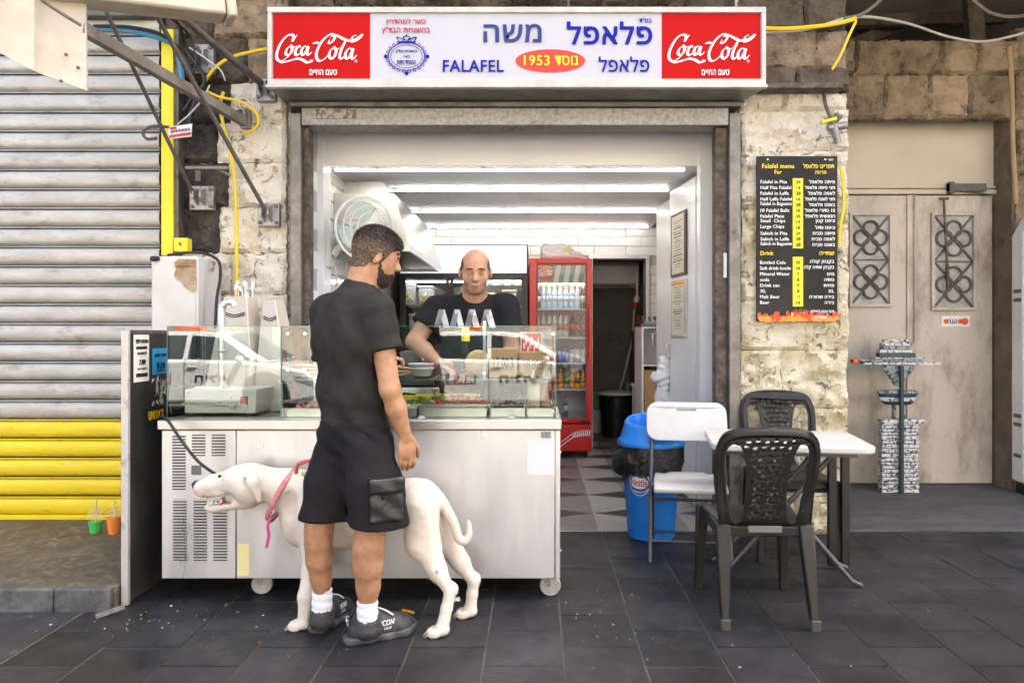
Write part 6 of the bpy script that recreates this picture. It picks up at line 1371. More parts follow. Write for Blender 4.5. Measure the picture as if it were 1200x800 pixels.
def plastic_chair(label):
    o = thing('plastic_chair', (0, 0, 0), label, 'chair', 'dark plastic chairs at the white table')
    yb = lambda x, z: -.185-.27*(z-.42)+.75*x*x*(1 if z > .5 else .6)
    # back: arched frame with two side openings and a pierced splat
    outer = [(-.19, .40), (-.205, .50), (-.225, .62), (-.232, .74), (-.225, .80), (-.205, .845), (-.17, .868), (-.10, .880), (0, .885)]
    outer = crom([(x, z, 0) for x, z in outer], 3); outer = [(p.x, p.y) for p in outer]; outer = outer+[(-x, z) for x, z in outer[-2::-1]]
    op = crom([(x, z, 0) for x, z in [(-.145, .455), (-.165, .55), (-.182, .66), (-.188, .75), (-.172, .80), (-.138, .812), (-.118, .79), (-.098, .72), (-.088, .62), (-.092, .52), (-.105, .455)]], 2, True)
    op = [(p.x, p.y) for p in op]; loops = [outer, op, [(-x, z) for x, z in op][::-1]]
    random.seed(4)
    r_ = 0; z = .475
    while z < .845:
        hw = .070+.35*max(0, abs(z-.60)-.03)*.32+(.025 if z > .78 else 0)
        n = 5 if z < .75 else 6
        for c in range(n):
            x = -hw+2*hw*(c+.5)/n+(.006 if r_ % 2 else -.006); t0_ = (c+r_) % 2*math.pi; s = min(.0135, hw/n*.93)
            loops.append([(x+s*.92*math.cos(t)*(1.0 if math.sin(t+t0_) > -.2 else .8), z+s*.98*(math.sin(t) if math.sin(t+t0_) > 0 else .45*math.sin(t))) for t in np.linspace(0, 2*math.pi, 10, endpoint=False)])
        z += .0268; r_ += 1
    v, f = fill2d(loops); b = MB(); b.add([(x, yb(x, z), z) for x, z in v], f)
    bk = b.build('backrest', M['chair'], o); bm = bmesh.new(); bm.from_mesh(bk.data); bmesh.ops.remove_doubles(bm, verts=bm.verts[:], dist=1e-5); bm.to_mesh(bk.data); bm.free()
    sm = bk.modifiers.new('thick', 'SOLIDIFY'); sm.thickness = .016; sm.offset = 0
    # raised rim of the frame
    rim = crom([(x, z, 0) for x, z in [(-.180, .40), (-.19, .50), (-.208, .62), (-.214, .74), (-.207, .79), (-.188, .828), (-.155, .850), (-.10, .862), (0, .866), (.10, .862), (.155, .850), (.188, .828), (.207, .79), (.214, .74), (.208, .62), (.19, .50), (.180, .40)]], 3)
    b = MB(); b.tube([(p.x, yb(p.x, p.y), p.y) for p in rim], .018, 8); b.build('back_rail', M['chair'], o, smooth=True)
    b = MB(); b.box(-.075, .075, -.212, -.196, .405, .435); b.build('maker_bar', mat('scuffed_grey_plastic', (.16, .15, .135), .5), o, bevel=.003)
    # seat
    b = MB(); n = 9; vs = []
    for i in range(n):
        for j in range(n):
            u, w_ = -1+2*i/(n-1), j/(n-1); hw = (.185+.035*w_)*(1-.10*max(0, w_-.8)/.2); vs.append((u*hw, -.19+.42*w_, .435-.012*(1-u*u)+.010*math.sin(w_*math.pi*.5)-.03*max(0, w_-.85)/.15))
    b.add(vs, [(i*n+j, (i+1)*n+j, (i+1)*n+j+1, i*n+j+1) for i in range(n-1) for j in range(n-1)]); st = b.build('seat', M['chair'], o, smooth=True); sm = st.modifiers.new('thick', 'SOLIDIFY'); sm.thickness = .022
    b = MB(); b.box(-.19, .19, .205, .222, .375, .43); b.box(-.205, -.188, -.18, .20, .375, .43); b.box(.188, .205, -.18, .20, .375, .43); b.box(-.17, .17, -.20, -.185, .385, .43); b.build('apron', M['chair'], o, bevel=.006)
    for s in (-1, 1):
        for top, bot, wt, dt in (((s*.185, -.185, .44), (s*.195, -.285, .012), .066, .06), ((s*.20, .195, .44), (s*.215, .235, .012), .062, .06)):
            b = MB(); leg_taper(b, top, bot, wt, dt, .038, .038); lg = b.build('leg', M['chair'], o, bevel=.008)
            b = MB(); leg_taper(b, (bot[0], bot[1]-.002, .05), (bot[0], bot[1], 0.0), .042, .042, .040, .040); b.build('foot_cap', mat('scuffed_foot', (.07, .062, .055), .6) if dt == .06 and bot[1] < 0 else M['chair'], lg, bevel=.004)
    return o
ch = plastic_chair('near dark plastic chair with pierced back, its back to the street')
cA = G(905, 738); ch.location = (cA.x+.0, cA.y+.285, 0); ch.rotation_euler = (0, 0, R(-2))
ch2 = copy_tree(ch); ch2['label'] = 'far dark plastic chair facing the street behind the white table'
ch2.location = (W(926, 500, 4.3).x, 4.34, 0); ch2.rotation_euler = (0, 0, R(176)); ch2.scale = (1, 1, 1.05)
# folding table
o = thing('folding_table', (0, 0, 0), 'white plastic topped folding table between the two dark chairs', 'table')
TX0, TX1, TY0, TY1, TZ = -.40, .40, -.30, .30, .738
pts = []
for cx, cy, a0 in ((TX1-.08, TY1-.08, 0), (TX0+.08, TY1-.08, 90), (TX0+.08, TY0+.08, 180), (TX1-.08, TY0+.08, 270)): pts += [(cx+.08*math.cos(R(a0+k*15)), cy+.08*math.sin(R(a0+k*15))) for k in range(7)]
b = MB(); b.prism(pts, lambda u, v, d: (u, v, d), TZ-.038, TZ); b.build('table_top', M['white_plastic'], o, bevel=.010)
for y in (TY0+.08, TY1-.1):
    b = MB(); b.box(TX0+.08, TX1-.08, y, y+.025, TZ-.065, TZ-.0385); b.build('under_rail', M['tube'], o)
for y in (-.18, .10):
    b = MB(); b.tube([(.36, y+.04, .008), (.31, y+.04, .03), (-.26, y, .70)], .013, 10); b.build('leg', M['tube'], o, smooth=True)
    b = MB(); b.tube([(-.36, y+.07, .008), (-.31, y+.07, .04), (.24, y+.03, .70)], .013, 10); b.build('leg', M['tube'], o, smooth=True)
b = MB(); b.tube([(.02, -.18, .36), (.02, .18, .36)], .010, 8); b.build('cross_bar', M['tube'], o, smooth=True)
for x in (.30, .37):
    b = MB(); b.box(x-.022, x+.022, .20, .25, 0, TZ-.04); b.build('flat_leg', M['black'], o, bevel=.005)
o.location = (1.335, 3.91, 0); o.rotation_euler = (0, 0, R(-9))
# white folding chair facing the street
fc_ = thing('folding_chair', (0, 0, 0), 'white folding chair with dark tube legs beside the blue bin', 'chair')
pl = lambda z: -.17+.40*(z/.86)        # lean of the main tubes
for s in (-1, 1):
    b = MB(); b.tube([(s*.225, pl(0), .006), (s*.215, pl(.45), .45), (s*.205, pl(.8), .80)], .0115, 10); b.build('front_leg', M['tube'], fc_, smooth=True)
    b = MB(); b.tube([(s*.205, -.10, .435), (s*.205, .05, .25), (s*.205, .24, .006)], .0105, 10); b.build('rear_leg', M['tube'], fc_, smooth=True)
    b = MB(); b.box(s*.213-.004, s*.213+.004, -.12, .16, .415, .432); b.build('seat_bracket', M['tube'], fc_)
for z in (.115, .33):
    b = MB(); b.tube([(-.22, pl(z), z), (.22, pl(z), z)], .009, 8); b.build('cross_bar', M['tube'], fc_, smooth=True)
b = MB(); b.tube([(-.205, .17, .09), (.205, .17, .09)], .009, 8); b.build('cross_bar', M['tube'], fc_, smooth=True)
def rrect(x0, x1, z0, z1, r, n=5):
    q = []
    for cx, cz, a0 in ((x1-r, z1-r, 0), (x0+r, z1-r, 90), (x0+r, z0+r, 180), (x1-r, z0+r, 270)): q += [(cx+r*math.cos(R(a0+k*90/n)), cz+r*math.sin(R(a0+k*90/n))) for k in range(n+1)]
    return q
v, f = fill2d([rrect(-.238, .238, .655, .868, .06), rrect(-.06, .06, .815, .838, .0112)[::-1]])
b = MB(); b.add([(x, pl(z)-.012+.5*(.05-x*x)*.35, z) for x, z in v], f); q = b.build('backrest', M['white_plastic'], fc_); bm = bmesh.new(); bm.from_mesh(q.data); bmesh.ops.remove_doubles(bm, verts=bm.verts[:], dist=1e-5); bm.to_mesh(q.data); bm.free(); sm = q.modifiers.new('thick', 'SOLIDIFY'); sm.thickness = .024; sm.offset = 0; bv = q.modifiers.new('bv', 'BEVEL'); bv.width = .006; bv.segments = 2; bv.limit_method = 'ANGLE'; bv.angle_limit = R(50)
b = MB(); n = 13; vs = []
for i in range(n):
    for j in range(n):
        u, w_ = -1+2*i/(n-1), j/(n-1); hw = .205*(1-.07*w_); vs.append((u*hw, -.225+.40*w_, .452-.020*math.exp(-((w_-.62)/.3)**2)*(1-u**4)-.018*max(0, .12-w_)/.12+.012*max(0, w_-.8)/.2*(abs(u) < .55)))
b.add(vs, [(i*n+j, (i+1)*n+j, (i+1)*n+j+1, i*n+j+1) for i in range(n-1) for j in range(n-1)]); q = b.build('seat', M['white_plastic'], fc_, smooth=True); sm = q.modifiers.new('thick', 'SOLIDIFY'); sm.thickness = .030; sm.offset = -1; bv = q.modifiers.new('bv', 'BEVEL'); bv.width = .010; bv.segments = 3; bv.limit_method = 'ANGLE'; bv.angle_limit = R(50)
fc_.rotation_euler = (0, 0, R(-8)); fc_.location = (.645+.245, 4.09+.14, 0)
# blue waste bin
bc = Vector((.735, 4.63, 0)); o = thing('waste_bin', bc, 'blue plastic waste bin with open lid and black liner by the counter', 'bin')
rb = lambda z: .148+.040*z/.58
b = MB(); b.lathe([(.135, .002), (rb(0), .012)]+[(rb(z), z) for z in (.1, .2, .3, .4, .5, .575)], bc, 36); b.build('body', M['blue'], o, smooth=40)
b = MB(); n = 40; vs = []; fs = []
for i, z in enumerate((.405, .42, .45, .49, .53, .57, .600)):
    for k in range(n):
        t = 2*math.pi*k/n; zz = z+(.022*math.sin(3*t+1)+.018*math.sin(7*t))*(1-i/6); r_ = rb(z)+.012+.010*math.sin(11*t+i)*math.sin(i*.5)+.006*random.random()+(.05*max(0, math.cos(t-3.3))**8 if 1 < i < 5 else 0); vs.append((bc.x+r_*math.cos(t), bc.y+r_*math.sin(t), zz))
for i in range(6):
    for k in range(n): fs.append((i*n+k, i*n+(k+1) % n, (i+1)*n+(k+1) % n, (i+1)*n+k))
b.add(vs, fs); b.build('liner', M['bag'], o, smooth=True)
b = MB(); n = 36; prof = [(.212, .592, 0), (.216, .598, 0), (.212, .622, 0), (.196, .635, 0), (.172, .70, .25), (.158, .735, .7), (.140, .748, 1), (.128, .742, 1), (.122, .71, .8), (.122, .62, .1)]; vs = []; fs = []
for r_, z, tl in prof:
    for k in range(n): t = 2*math.pi*k/n; vs.append((bc.x+r_*math.cos(t)-tl*.012, bc.y+r_*math.sin(t), z+tl*.028*math.sin(t)))
for i in range(len(prof)-1):
    for k in range(n): fs.append((i*n+k, i*n+(k+1) % n, (i+1)*n+(k+1) % n, (i+1)*n+k))
b.add(vs, fs); b.build('lid', M['blue_lid'], o, smooth=50)
tc, zc = R(-124), .375
def onbin(u, v, h=.002):
    z = zc+v; t = tc+u/rb(z); r_ = rb(z)+h; return (bc.x+r_*math.cos(t), bc.y+r_*math.sin(t), z)
def badge(rx_, rz2, m, h, name):
    b = MB(); n = 32; vs = [onbin(0, 0, h)]; 
    for q in (.33, .66, 1):
        for k in range(n): t = 2*math.pi*k/n; vs.append(onbin(rx_*q*math.cos(t), rz2*q*math.sin(t), h))
    fs = [(0, 1+k, 1+(k+1) % n) for k in range(n)]
    for a in range(2):
        for k in range(n): fs.append((1+a*n+k, 1+(a+1)*n+k, 1+(a+1)*n+(k+1) % n, 1+a*n+(k+1) % n))
    b.add(vs, fs); return b.build(name, m, o, smooth=True)
badge(.070, .083, M['ink_white'], .0015, 'badge_rim'); badge(.065, .078, mat('badge_blue', (.01, .10, .42), .35), .0025, 'badge'); badge(.060, .040, M['ink_white'], .0035, 'badge_oval')
b = MB(); put_text(b, 'Nestlé', lambda u, v: onbin(u, v, .0045), -.054, .054, -.022, .026, .035); b.build('lettering', mat('brand_red', (.55, .04, .02), .4), o)
b = MB(); stroke(b, [(-.045, -.05), (0, -.06), (.04, -.05), (.055, -.03)], lambda u, v: onbin(u, v, .004), .004, .008); b.build('badge_swoosh', M['ink_white'], o); b = MB(); stroke(b, [(-.012, .058), (.0, .066), (.012, .058), (0, .052), (-.012, .058)], lambda u, v: onbin(u, v, .004), .003, .004); b.build('badge_mark', M['ink_white'], o)
# =================================================================== PEOPLE AND DOG
skin = mat('tanned_skin', (.46, .245, .135), .5, col2=(.38, .185, .095), sc=25, sss=.08, bump=.08, bsc=180, bdist=.002)
skin2 = mat('olive_skin', (.48, .255, .155), .55, col2=(.42, .21, .12), sc=22, sss=.08)
stub = mat('stubbled_skin', (.27, .17, .12), .6, col2=(.36, .215, .145), sc=70)
hair_d = mat('dark_brown_hair', (.022, .013, .009), .5, col2=(.045, .026, .016), sc=60, bump=.7, bsc=140, bdist=.006, stretch=(1, 1, 1))
hair_f = mat('faded_hair', (.15, .085, .045), .6, col2=(.075, .042, .022), sc=70, bump=.5, bsc=170, bdist=.004)
hair_g = mat('greying_hair', (.04, .034, .03), .6, col2=(.075, .065, .056), sc=60, bump=.5, bsc=160, bdist=.004)
tee = mat('black_cotton', (.021, .019, .0188), .85, spec=.2, col2=(.030, .027, .026), sc=5, bump=.45, bsc=16, bdist=.02)
tee2 = mat('black_jersey', (.009, .009, .010), .85, spec=.2, col2=(.014, .014, .015), sc=5, bump=.35, bsc=18, bdist=.02)
shorts_m = mat('black_twill', (.0105, .0092, .0108), .8, spec=.2, col2=(.0155, .014, .016), sc=6, bump=.3, bsc=18, bdist=.02)
satin = mat('black_satin', (.015, .015, .017), .3, bump=.4, bsc=25, bdist=.01)
sock_m = mat('white_sock', (.76, .76, .80), .9, bump=.5, bsc=120, bdist=.004)
shoe_m = mat('black_mesh_shoe', (.022, .022, .024), .6, col2=(.05, .05, .052), sc=25, bump=.3, bsc=120, bdist=.003)
sole_m = mat('dark_grey_sole', (.055, .057, .065), .55, col2=(.09, .092, .1), sc=12)
V3 = lambda *a: np.array(a, float)
def nv(a): a = np.array(a, float); return a/np.linalg.norm(a)
def WP(px, py, Y): return np.array(W(px, py, Y))
def hand(s, wrist, knuck_dir, palm_n, side, curl=.5, scale=1.0):
    """palm and five separate, unequal, bent fingers; side points to the thumb"""
    k = nv(knuck_dir); n = nv(palm_n); t = nv(side); L = .088*scale
    s.ell(wrist+k*L*.52, (L*.60, .040*scale, .017*scale), (k, t, n), k=.014)
    for i, (o, ln) in enumerate(((.030, .070), (.010, .080), (-.011, .074), (-.031, .058))):
        b0 = wrist+k*L*.92+t*o*scale; d1 = nv(k*math.cos(curl*.5)+n*math.sin(curl*.5)+t*o*.8); d2 = nv(k*math.cos(curl*1.3)+n*math.sin(curl*1.3)); d3 = nv(k*math.cos(curl*2)+n*math.sin(curl*2)); ln *= scale
        p1 = b0+d1*ln*.48; p2 = p1+d2*ln*.32; p3 = p2+d3*ln*.22
        s.chain([b0-k*.02, p1, p2, p3], [.0100*scale, .0090*scale, .0082*scale, .0072*scale], k=.0025)
    b0 = wrist+k*L*.18+t*.026*scale; s.chain([b0, b0+nv(k+t*.75+n*.3)*.045*scale, b0+nv(k+t*.75+n*.3)*.045*scale+nv(k*1.1+t*.15+n*.35)*.045*scale], [.015*scale, .0110*scale, .0085*scale], k=.006)
# ------------------------------------------------------------------ customer
man = thing('person', (-.82, 3.08, 0), 'man in black tee shirt and shorts with white socks waiting at the counter', 'person')
f_, r_, u_ = V3(.62, .78, 0), V3(.78, -.62, 0), V3(0, 0, 1)
pel, wai, che, upc, nek = WP(415, 508, 3.07), WP(414, 465, 3.07), WP(411, 400, 3.06), WP(413, 364, 3.06), WP(421, 340, 3.07)
hc = WP(440, 299, 3.09); hf = nv((.84, .44, -.30)); hr = nv(np.cross(hf, u_)); hu = np.cross(hr, hf)
S = SDF((-1.15, 2.75, -.01), (-.38, 3.45, 1.80), .0055)
# trunk
S.ell(pel, (.135, .092, .12), (r_, f_, u_), .04).ell(wai, (.145, .105, .15), (r_, f_, u_), .05).ell(che, (.175, .115, .16), (r_, f_, u_), .05).ell(upc, (.175, .085, .07), (r_, f_, u_), .05)
shR, shL = upc+r_*.165+u_*-.005, upc-r_*.165+u_*-.005
elR, wrR = WP(457, 456, 2.94), WP(475, 511, 2.99)
S.chain([shR, elR], [.053, .041], .03).chain([elR, elR*.6+wrR*.4, wrR], [.040, .040, .027], .02)
hand(S, wrR, (.10, .02, -1), nv((-.55, .8, 0)), nv((.8, .55, 0)), curl=.55, scale=1.0)
elL = shL+V3(-.005, .06, -.27); wrL = elL+V3(.17, .17, .06); S.chain([shL, elL], [.056, .045], .03).chain([elL, wrL], [.044, .03], .02); hand(S, wrL, (.75, .6, .1), V3(0, 0, -1), nv((-.6, .75, .1)), curl=.9)
# legs
hiR, hiL = pel+r_*.085+V3(0, 0, -.06), pel-r_*.085+V3(0, 0, -.06)
knR, anR = WP(434, 618, 3.02), WP(430.5, 715, 3.05); knL, anL = WP(374, 616, 3.10), WP(377.5, 702, 3.15)
for h_, k_, a_, bk, sc_ in ((hiR, knR, anR, -f_, 1.03), (hiL, knL, anL, -f_, .90)):
    cf = k_*.55+a_*.45+bk*.006; S.chain([h_, k_], [.072, .056], .03).chain([k_, k_*.78+a_*.22+bk*.006, cf, k_*.3+a_*.7, a_], [.056*sc_, .0575*sc_, .0555*sc_, .0425*sc_, .035], .035)
    S.cone(a_, a_+V3(0, 0, -.05), .037, .04, .02)
# head: cranium, face, jaw, nose, ear, neck
S.chain([nek+V3(0, 0, -.03), hc-hu*.055-hf*.028], [.070, .062], .03)
S.ell(hc+hu*.022-hf*.005, (.099, .077, .092), (hf, hr, hu), .02).ell(hc+hf*.030-hu*.045, (.066, .060, .078), (hf, hr, hu), .03).ell(hc+hf*.068-hu*.098, (.026, .030, .022), (hf, hr, hu), .025)
S.cone(hc+hf*.088+hu*.012, hc+hf*.112-hu*.022, .010, .013, .012).ell(hc+hf*.104-hu*.028, (.014, .017, .010), (hf, hr, hu), .008)
S.cone(hc+hf*.082+hr*.028+hu*.026, hc+hf*.086-hr*.028+hu*.026, .012, .012, .02)
S.ell(hc+hf*.088-hu*.062, (.014, .024, .012), (hf, hr, hu), .012)
for sd in (1, -1):
    S.ell(hc+hf*.083+hr*.034*sd+hu*.004, (.014, .018, .012), (hf, hr, hu), .006, 'sub'); S.ell(hc+hf*.072+hr*.034*sd+hu*.003, (.016, .016, .012), (hf, hr, hu), .006)
    e = hc+hr*.076*sd-hf*.006-hu*.020; S.ell(e, (.019, .010, .033), (hf-hu*.25, hr*1.0-hf*.35*sd*sd*0, hu), .006); S.ell(e+hr*.010*sd+hf*.004+hu*.004, (.009, .007, .017), (hf, hr, hu), .004, 'sub')
HD = S.clone()
mb_body = S.build('body', skin, man)
def headco(c, o, ax): d = c-o; return d@ax[0], d@ax[1], d@ax[2]
def hair_cut(Sd, o, ax, infl, fn):
    x, y, z = Sd.grid(); X, Y, Z = x[:, None, None]-o[0], y[None, :, None]-o[1], z[None, None, :]-o[2]
    u, v, w_ = (a[0]*X+a[1]*Y+a[2]*Z for a in ax); T = Sd.clone(); T.D = np.maximum(T.D-infl(u, v, w_), fn(u, v, w_)).astype(np.float32); return T
def crop(Sd, lo, hi):
    sl, X, Y, Z = Sd.sub(lo, hi); T = SDF.__new__(SDF); T.h = Sd.h; T.lo = np.array([X.min(), Y.min(), Z.min()]); T.D = Sd.D[sl].copy(); T.n = np.array(T.D.shape); return T
HDc = crop(HD, hc-.17, hc+.17); axs = (hf, hr, hu)
hn = lambda u, v, w_: .0018*np.sin(u*260+v*90)*np.sin(v*240)+.0014*np.sin(w_*330+u*120)
hl = lambda u: np.interp(u, [-.11, -.06, -.035, -.012, .0, .012, .028, .045, .07, .085, .1], [-.085, -.082, -.070, -.012, .012, -.028, -.025, .022, .042, .052, .06])
T = hair_cut(HDc, hc, axs, lambda u, v, w_: .0012+.0025*np.clip((w_+.05)/.06, 0, 1)+.008*np.clip((w_-.03)/.05, 0, 1)+.005*np.clip((u-.03)/.05, 0, 1)*np.clip((w_-.03)/.03, 0, 1)+hn(u, v, w_), lambda u, v, w_: (hl(u)-w_)*.8)
T.build('hair', [hair_f, hair_d], man, region=lambda c: (((c-hc)@hu+.12*np.clip((c-hc)@hf, 0, 1) > .045+.030*(np.random.rand(len(c))-.5)) | (np.random.rand(len(c)) < .25)).astype(int))
def blades(hob, parent, n, ln, m, name, lean, wd=.0011, seed=1, keep=None):
    rg = np.random.RandomState(seed); me = hob.data; ps = [p for p in me.polygons]; off = np.array(wloc(hob)); b = MB()
    cs_ = [(np.array(p.center)+off, np.array(p.normal)) for p in ps]
    if keep is not None: cs_ = [q for q in cs_ if keep(q[0])]
    for k in rg.randint(0, len(cs_), n):
        c, nn = cs_[k]; c = c+rg.uniform(-.003, .003, 3); L_ = ln(c); d = nv(nn*.8+lean(c)+rg.uniform(-.35, .35, 3)); t = nv(np.cross(d, rg.uniform(-1, 1, 3)))*wd
        b.add([c-nn*.002-t, c-nn*.002+t, c+d*L_], [(0, 1, 2)])
    o = b.build(name, m, parent); o['kind'] = 'stuff'; return o
hob = [q for q in man.children if q.name.startswith('hair')][0]; hc0, hu0, hf0 = hc.copy(), hu.copy(), hf.copy()
blades(hob, hob, 9000, lambda c: .003+.007*np.clip(((c-hc0)@hu0-.03)/.05, 0, 1), hair_d, 'strands', lambda c: hf0*.5*np.clip(((c-hc0)@hu0-.03)/.04, -1, 1)-hu0*.5*np.clip((.05-(c-hc0)@hu0)/.05, 0, 1), keep=lambda c: (c-hc0)@hu0 > .02)
blades(hob, hob, 5000, lambda c: .0035, hair_f, 'strands', lambda c: -hu0*.8, wd=.0007, seed=2, keep=lambda c: (c-hc0)@hu0 < .045)
bl = lambda u: np.interp(u, [0.0, .012, .03, .05, .075, .1, .12], [-.025, -.022, -.055, -.070, -.060, -.050, -.05])
T = hair_cut(HDc, hc, axs, lambda u, v, w_: .0022+hn(u, v, w_), lambda u, v, w_: np.maximum(np.maximum(w_-bl(u), .010-u+.35*np.clip(-.06-w_, 0, 1)), -.125-w_)*.8)
bd = T.build('beard', hair_d, man); blades(bd, bd, 3000, lambda c: .0055, hair_d, 'strands', lambda c: -hu0*.9+hf0*.2, wd=.0007, seed=3)
b = MB()
for sd in (1, -1): b.tube(crom([Vector(hc+hf*.098+hr*.010*sd+hu*.028), Vector(hc+hf*.094+hr*.03*sd+hu*.034), Vector(hc+hf*.075+hr*.052*sd+hu*.028)], 4), .0045, 6)
b.build('eyebrows', hair_d, man, smooth=True)
blades(mb_body, mb_body, 2600, lambda c: .009, hair_d, 'body_hair', lambda c: V3(0, 0, -.9), wd=.00035, seed=8, keep=lambda c: (.20 < c[2] < .47) or (.95 < c[2] < 1.10 and c[0] > -.64))
# tee shirt
T = SDF((-1.2, 2.75, .80), (-.40, 3.45, 1.56), .0065)
hem = WP(416, 512, 3.07)
T.ell(che+u_*.01, (.198, .136, .17), (r_, f_, u_), .06).ell(wai+u_*.03, (.176, .130, .17), (r_, f_, u_), .06).cone(hem+V3(0, 0, -.04), wai, .10, .10, .06).ell(hem+u_*-.03, (.178, .134, .17), (r_, f_, u_), .06).ell(upc+u_*-.005, (.190, .092, .072), (r_, f_, u_), .06).cone(nek+V3(-.008, -.006, -.045), nek+V3(0, 0, -.012), .10, .080, .04)
T.cone(nek+V3(0, 0, -.045), shR+V3(0, 0, .012), .062, .056, .05).cone(nek+V3(0, 0, -.045), shL+V3(0, 0, .012), .062, .056, .05)
slR = WP(452, 411, 2.945); T.chain([shR+V3(0, 0, -.005), shR*.5+slR*.5, slR, slR+nv(slR-shR)*.03], [.072, .070, .068, .066], .035)
slL = shL+(elL-shL)*.75; T.chain([shL, slL, slL+nv(slL-shL)*.03], [.068, .066, .066], .05)
def wr(x, y, z):
    d = .011*vnoise(x+.55*z, y, z+.35*x, (13, 13, 6), 1)+.008*vnoise(x-.5*z, y, z, (20, 20, 9), 2)+.010*vnoise(x, y, z+.35*x, (7, 7, 30), 3)*np.clip((1.10-z)/.15, 0, 1)
    return d*np.clip((1.46-z)/.2, .15, 1)
T.warp(wr)
dS = nv(slR-shR); dL = nv(slL-shL)
def tcut(x, y, z):
    zh = hem[2]-.006+.010*np.sin(x*14)
    near_arm = (x-slR[0])*dS[0]+(y-slR[1])*dS[1]+(z-slR[2])*dS[2]; armzone = np.sqrt((x-slR[0])**2+(y-slR[1])**2+(z-slR[2])**2) < .13
    near2 = (x-slL[0])*dL[0]+(y-slL[1])*dL[1]+(z-slL[2])*dL[2]; az2 = np.sqrt((x-slL[0])**2+(y-slL[1])**2+(z-slL[2])**2) < .13
    a = zh-z+0*x+0*y; a = np.maximum(a, np.where(armzone & (x > -.655+0*y), near_arm, -1)); a = np.maximum(a, np.where(az2 & (x < -.88+0*y), near2, -1))
    # neck opening
    q = np.sqrt(((x-nek[0]-.02)/.066)**2+((y-nek[1]-.015)/.070)**2+((z-nek[2]-.035)/.075)**2); return np.maximum(a, (1-q)*.05)
T.cut(tcut); shirt = T.build('tee_shirt', tee, man)
b = MB(); nc = nek+V3(.012, .012, -.002); b.tube([Vector(nc+.076*(r_*math.cos(t)*1.0+f_*math.sin(t)*1.02)+u_*(-.006-.022*math.sin(t)+.01)) for t in np.linspace(0, 2*math.pi, 40, endpoint=False)], .006, 6, closed=True); b.build('collar_rib', tee, shirt, smooth=True)
# shorts
T = SDF((-1.25, 2.75, .40), (-.38, 3.45, .99), .0065)
hmR, hmL = WP(444, 617, 3.02), WP(381, 612, 3.11)
T.ell(pel+u_*.02, (.168, .128, .15), (r_, f_, u_), .05).chain([hiR+r_*.005, (hiR+hmR)/2+r_*.012, hmR, hmR+V3(0, 0, -.1)], [.108, .112, .116, .117], .04).chain([hiL-r_*.005, (hiL+hmL)/2-r_*.008, hmL, hmL+V3(0, 0, -.1)], [.108, .110, .112, .113], .04)
T.warp(lambda x, y, z: .011*vnoise(x+.25*z, y, z, (19, 19, 4), 5)*np.clip((.90-z)/.15, 0, 1)+.009*vnoise(x, y, z+.5*x, (9, 9, 26), 6)*np.clip((z-.62)/.15, 0, 1))
T.cut(lambda x, y, z: np.maximum((hmR[2]+.012-.03*(x+.74))-z, z-.93)+0*y)
# hollow the leg openings so that the hems read as cloth
T.chain([hmR+V3(0, 0, .06), hmR+V3(0, 0, -.1)], [.06, .104], .0, 'sub').chain([hmL+V3(0, 0, .06), hmL+V3(0, 0, -.1)], [.06, .100], .0, 'sub')
sh_ = T.build('shorts', shorts_m, man)
T = SDF((-.80, 2.72, .45), (-.42, 3.15, .85), .005); po = nv((.45, -.89, .02)); pt = nv((.89, .45, 0)); pc = WP(444, 580, 3.02)+po*.116
T.bx(pc, (.068, .016, .088), (pt, po, u_), .012); T.bx(pc+V3(0, 0, .062)+po*.007, (.073, .016, .030), (pt, po, u_), .008, k=.002); T.warp(lambda x, y, z: .0016*np.sin(z*70+x*60)); T.build('cargo_pocket', satin, sh_)
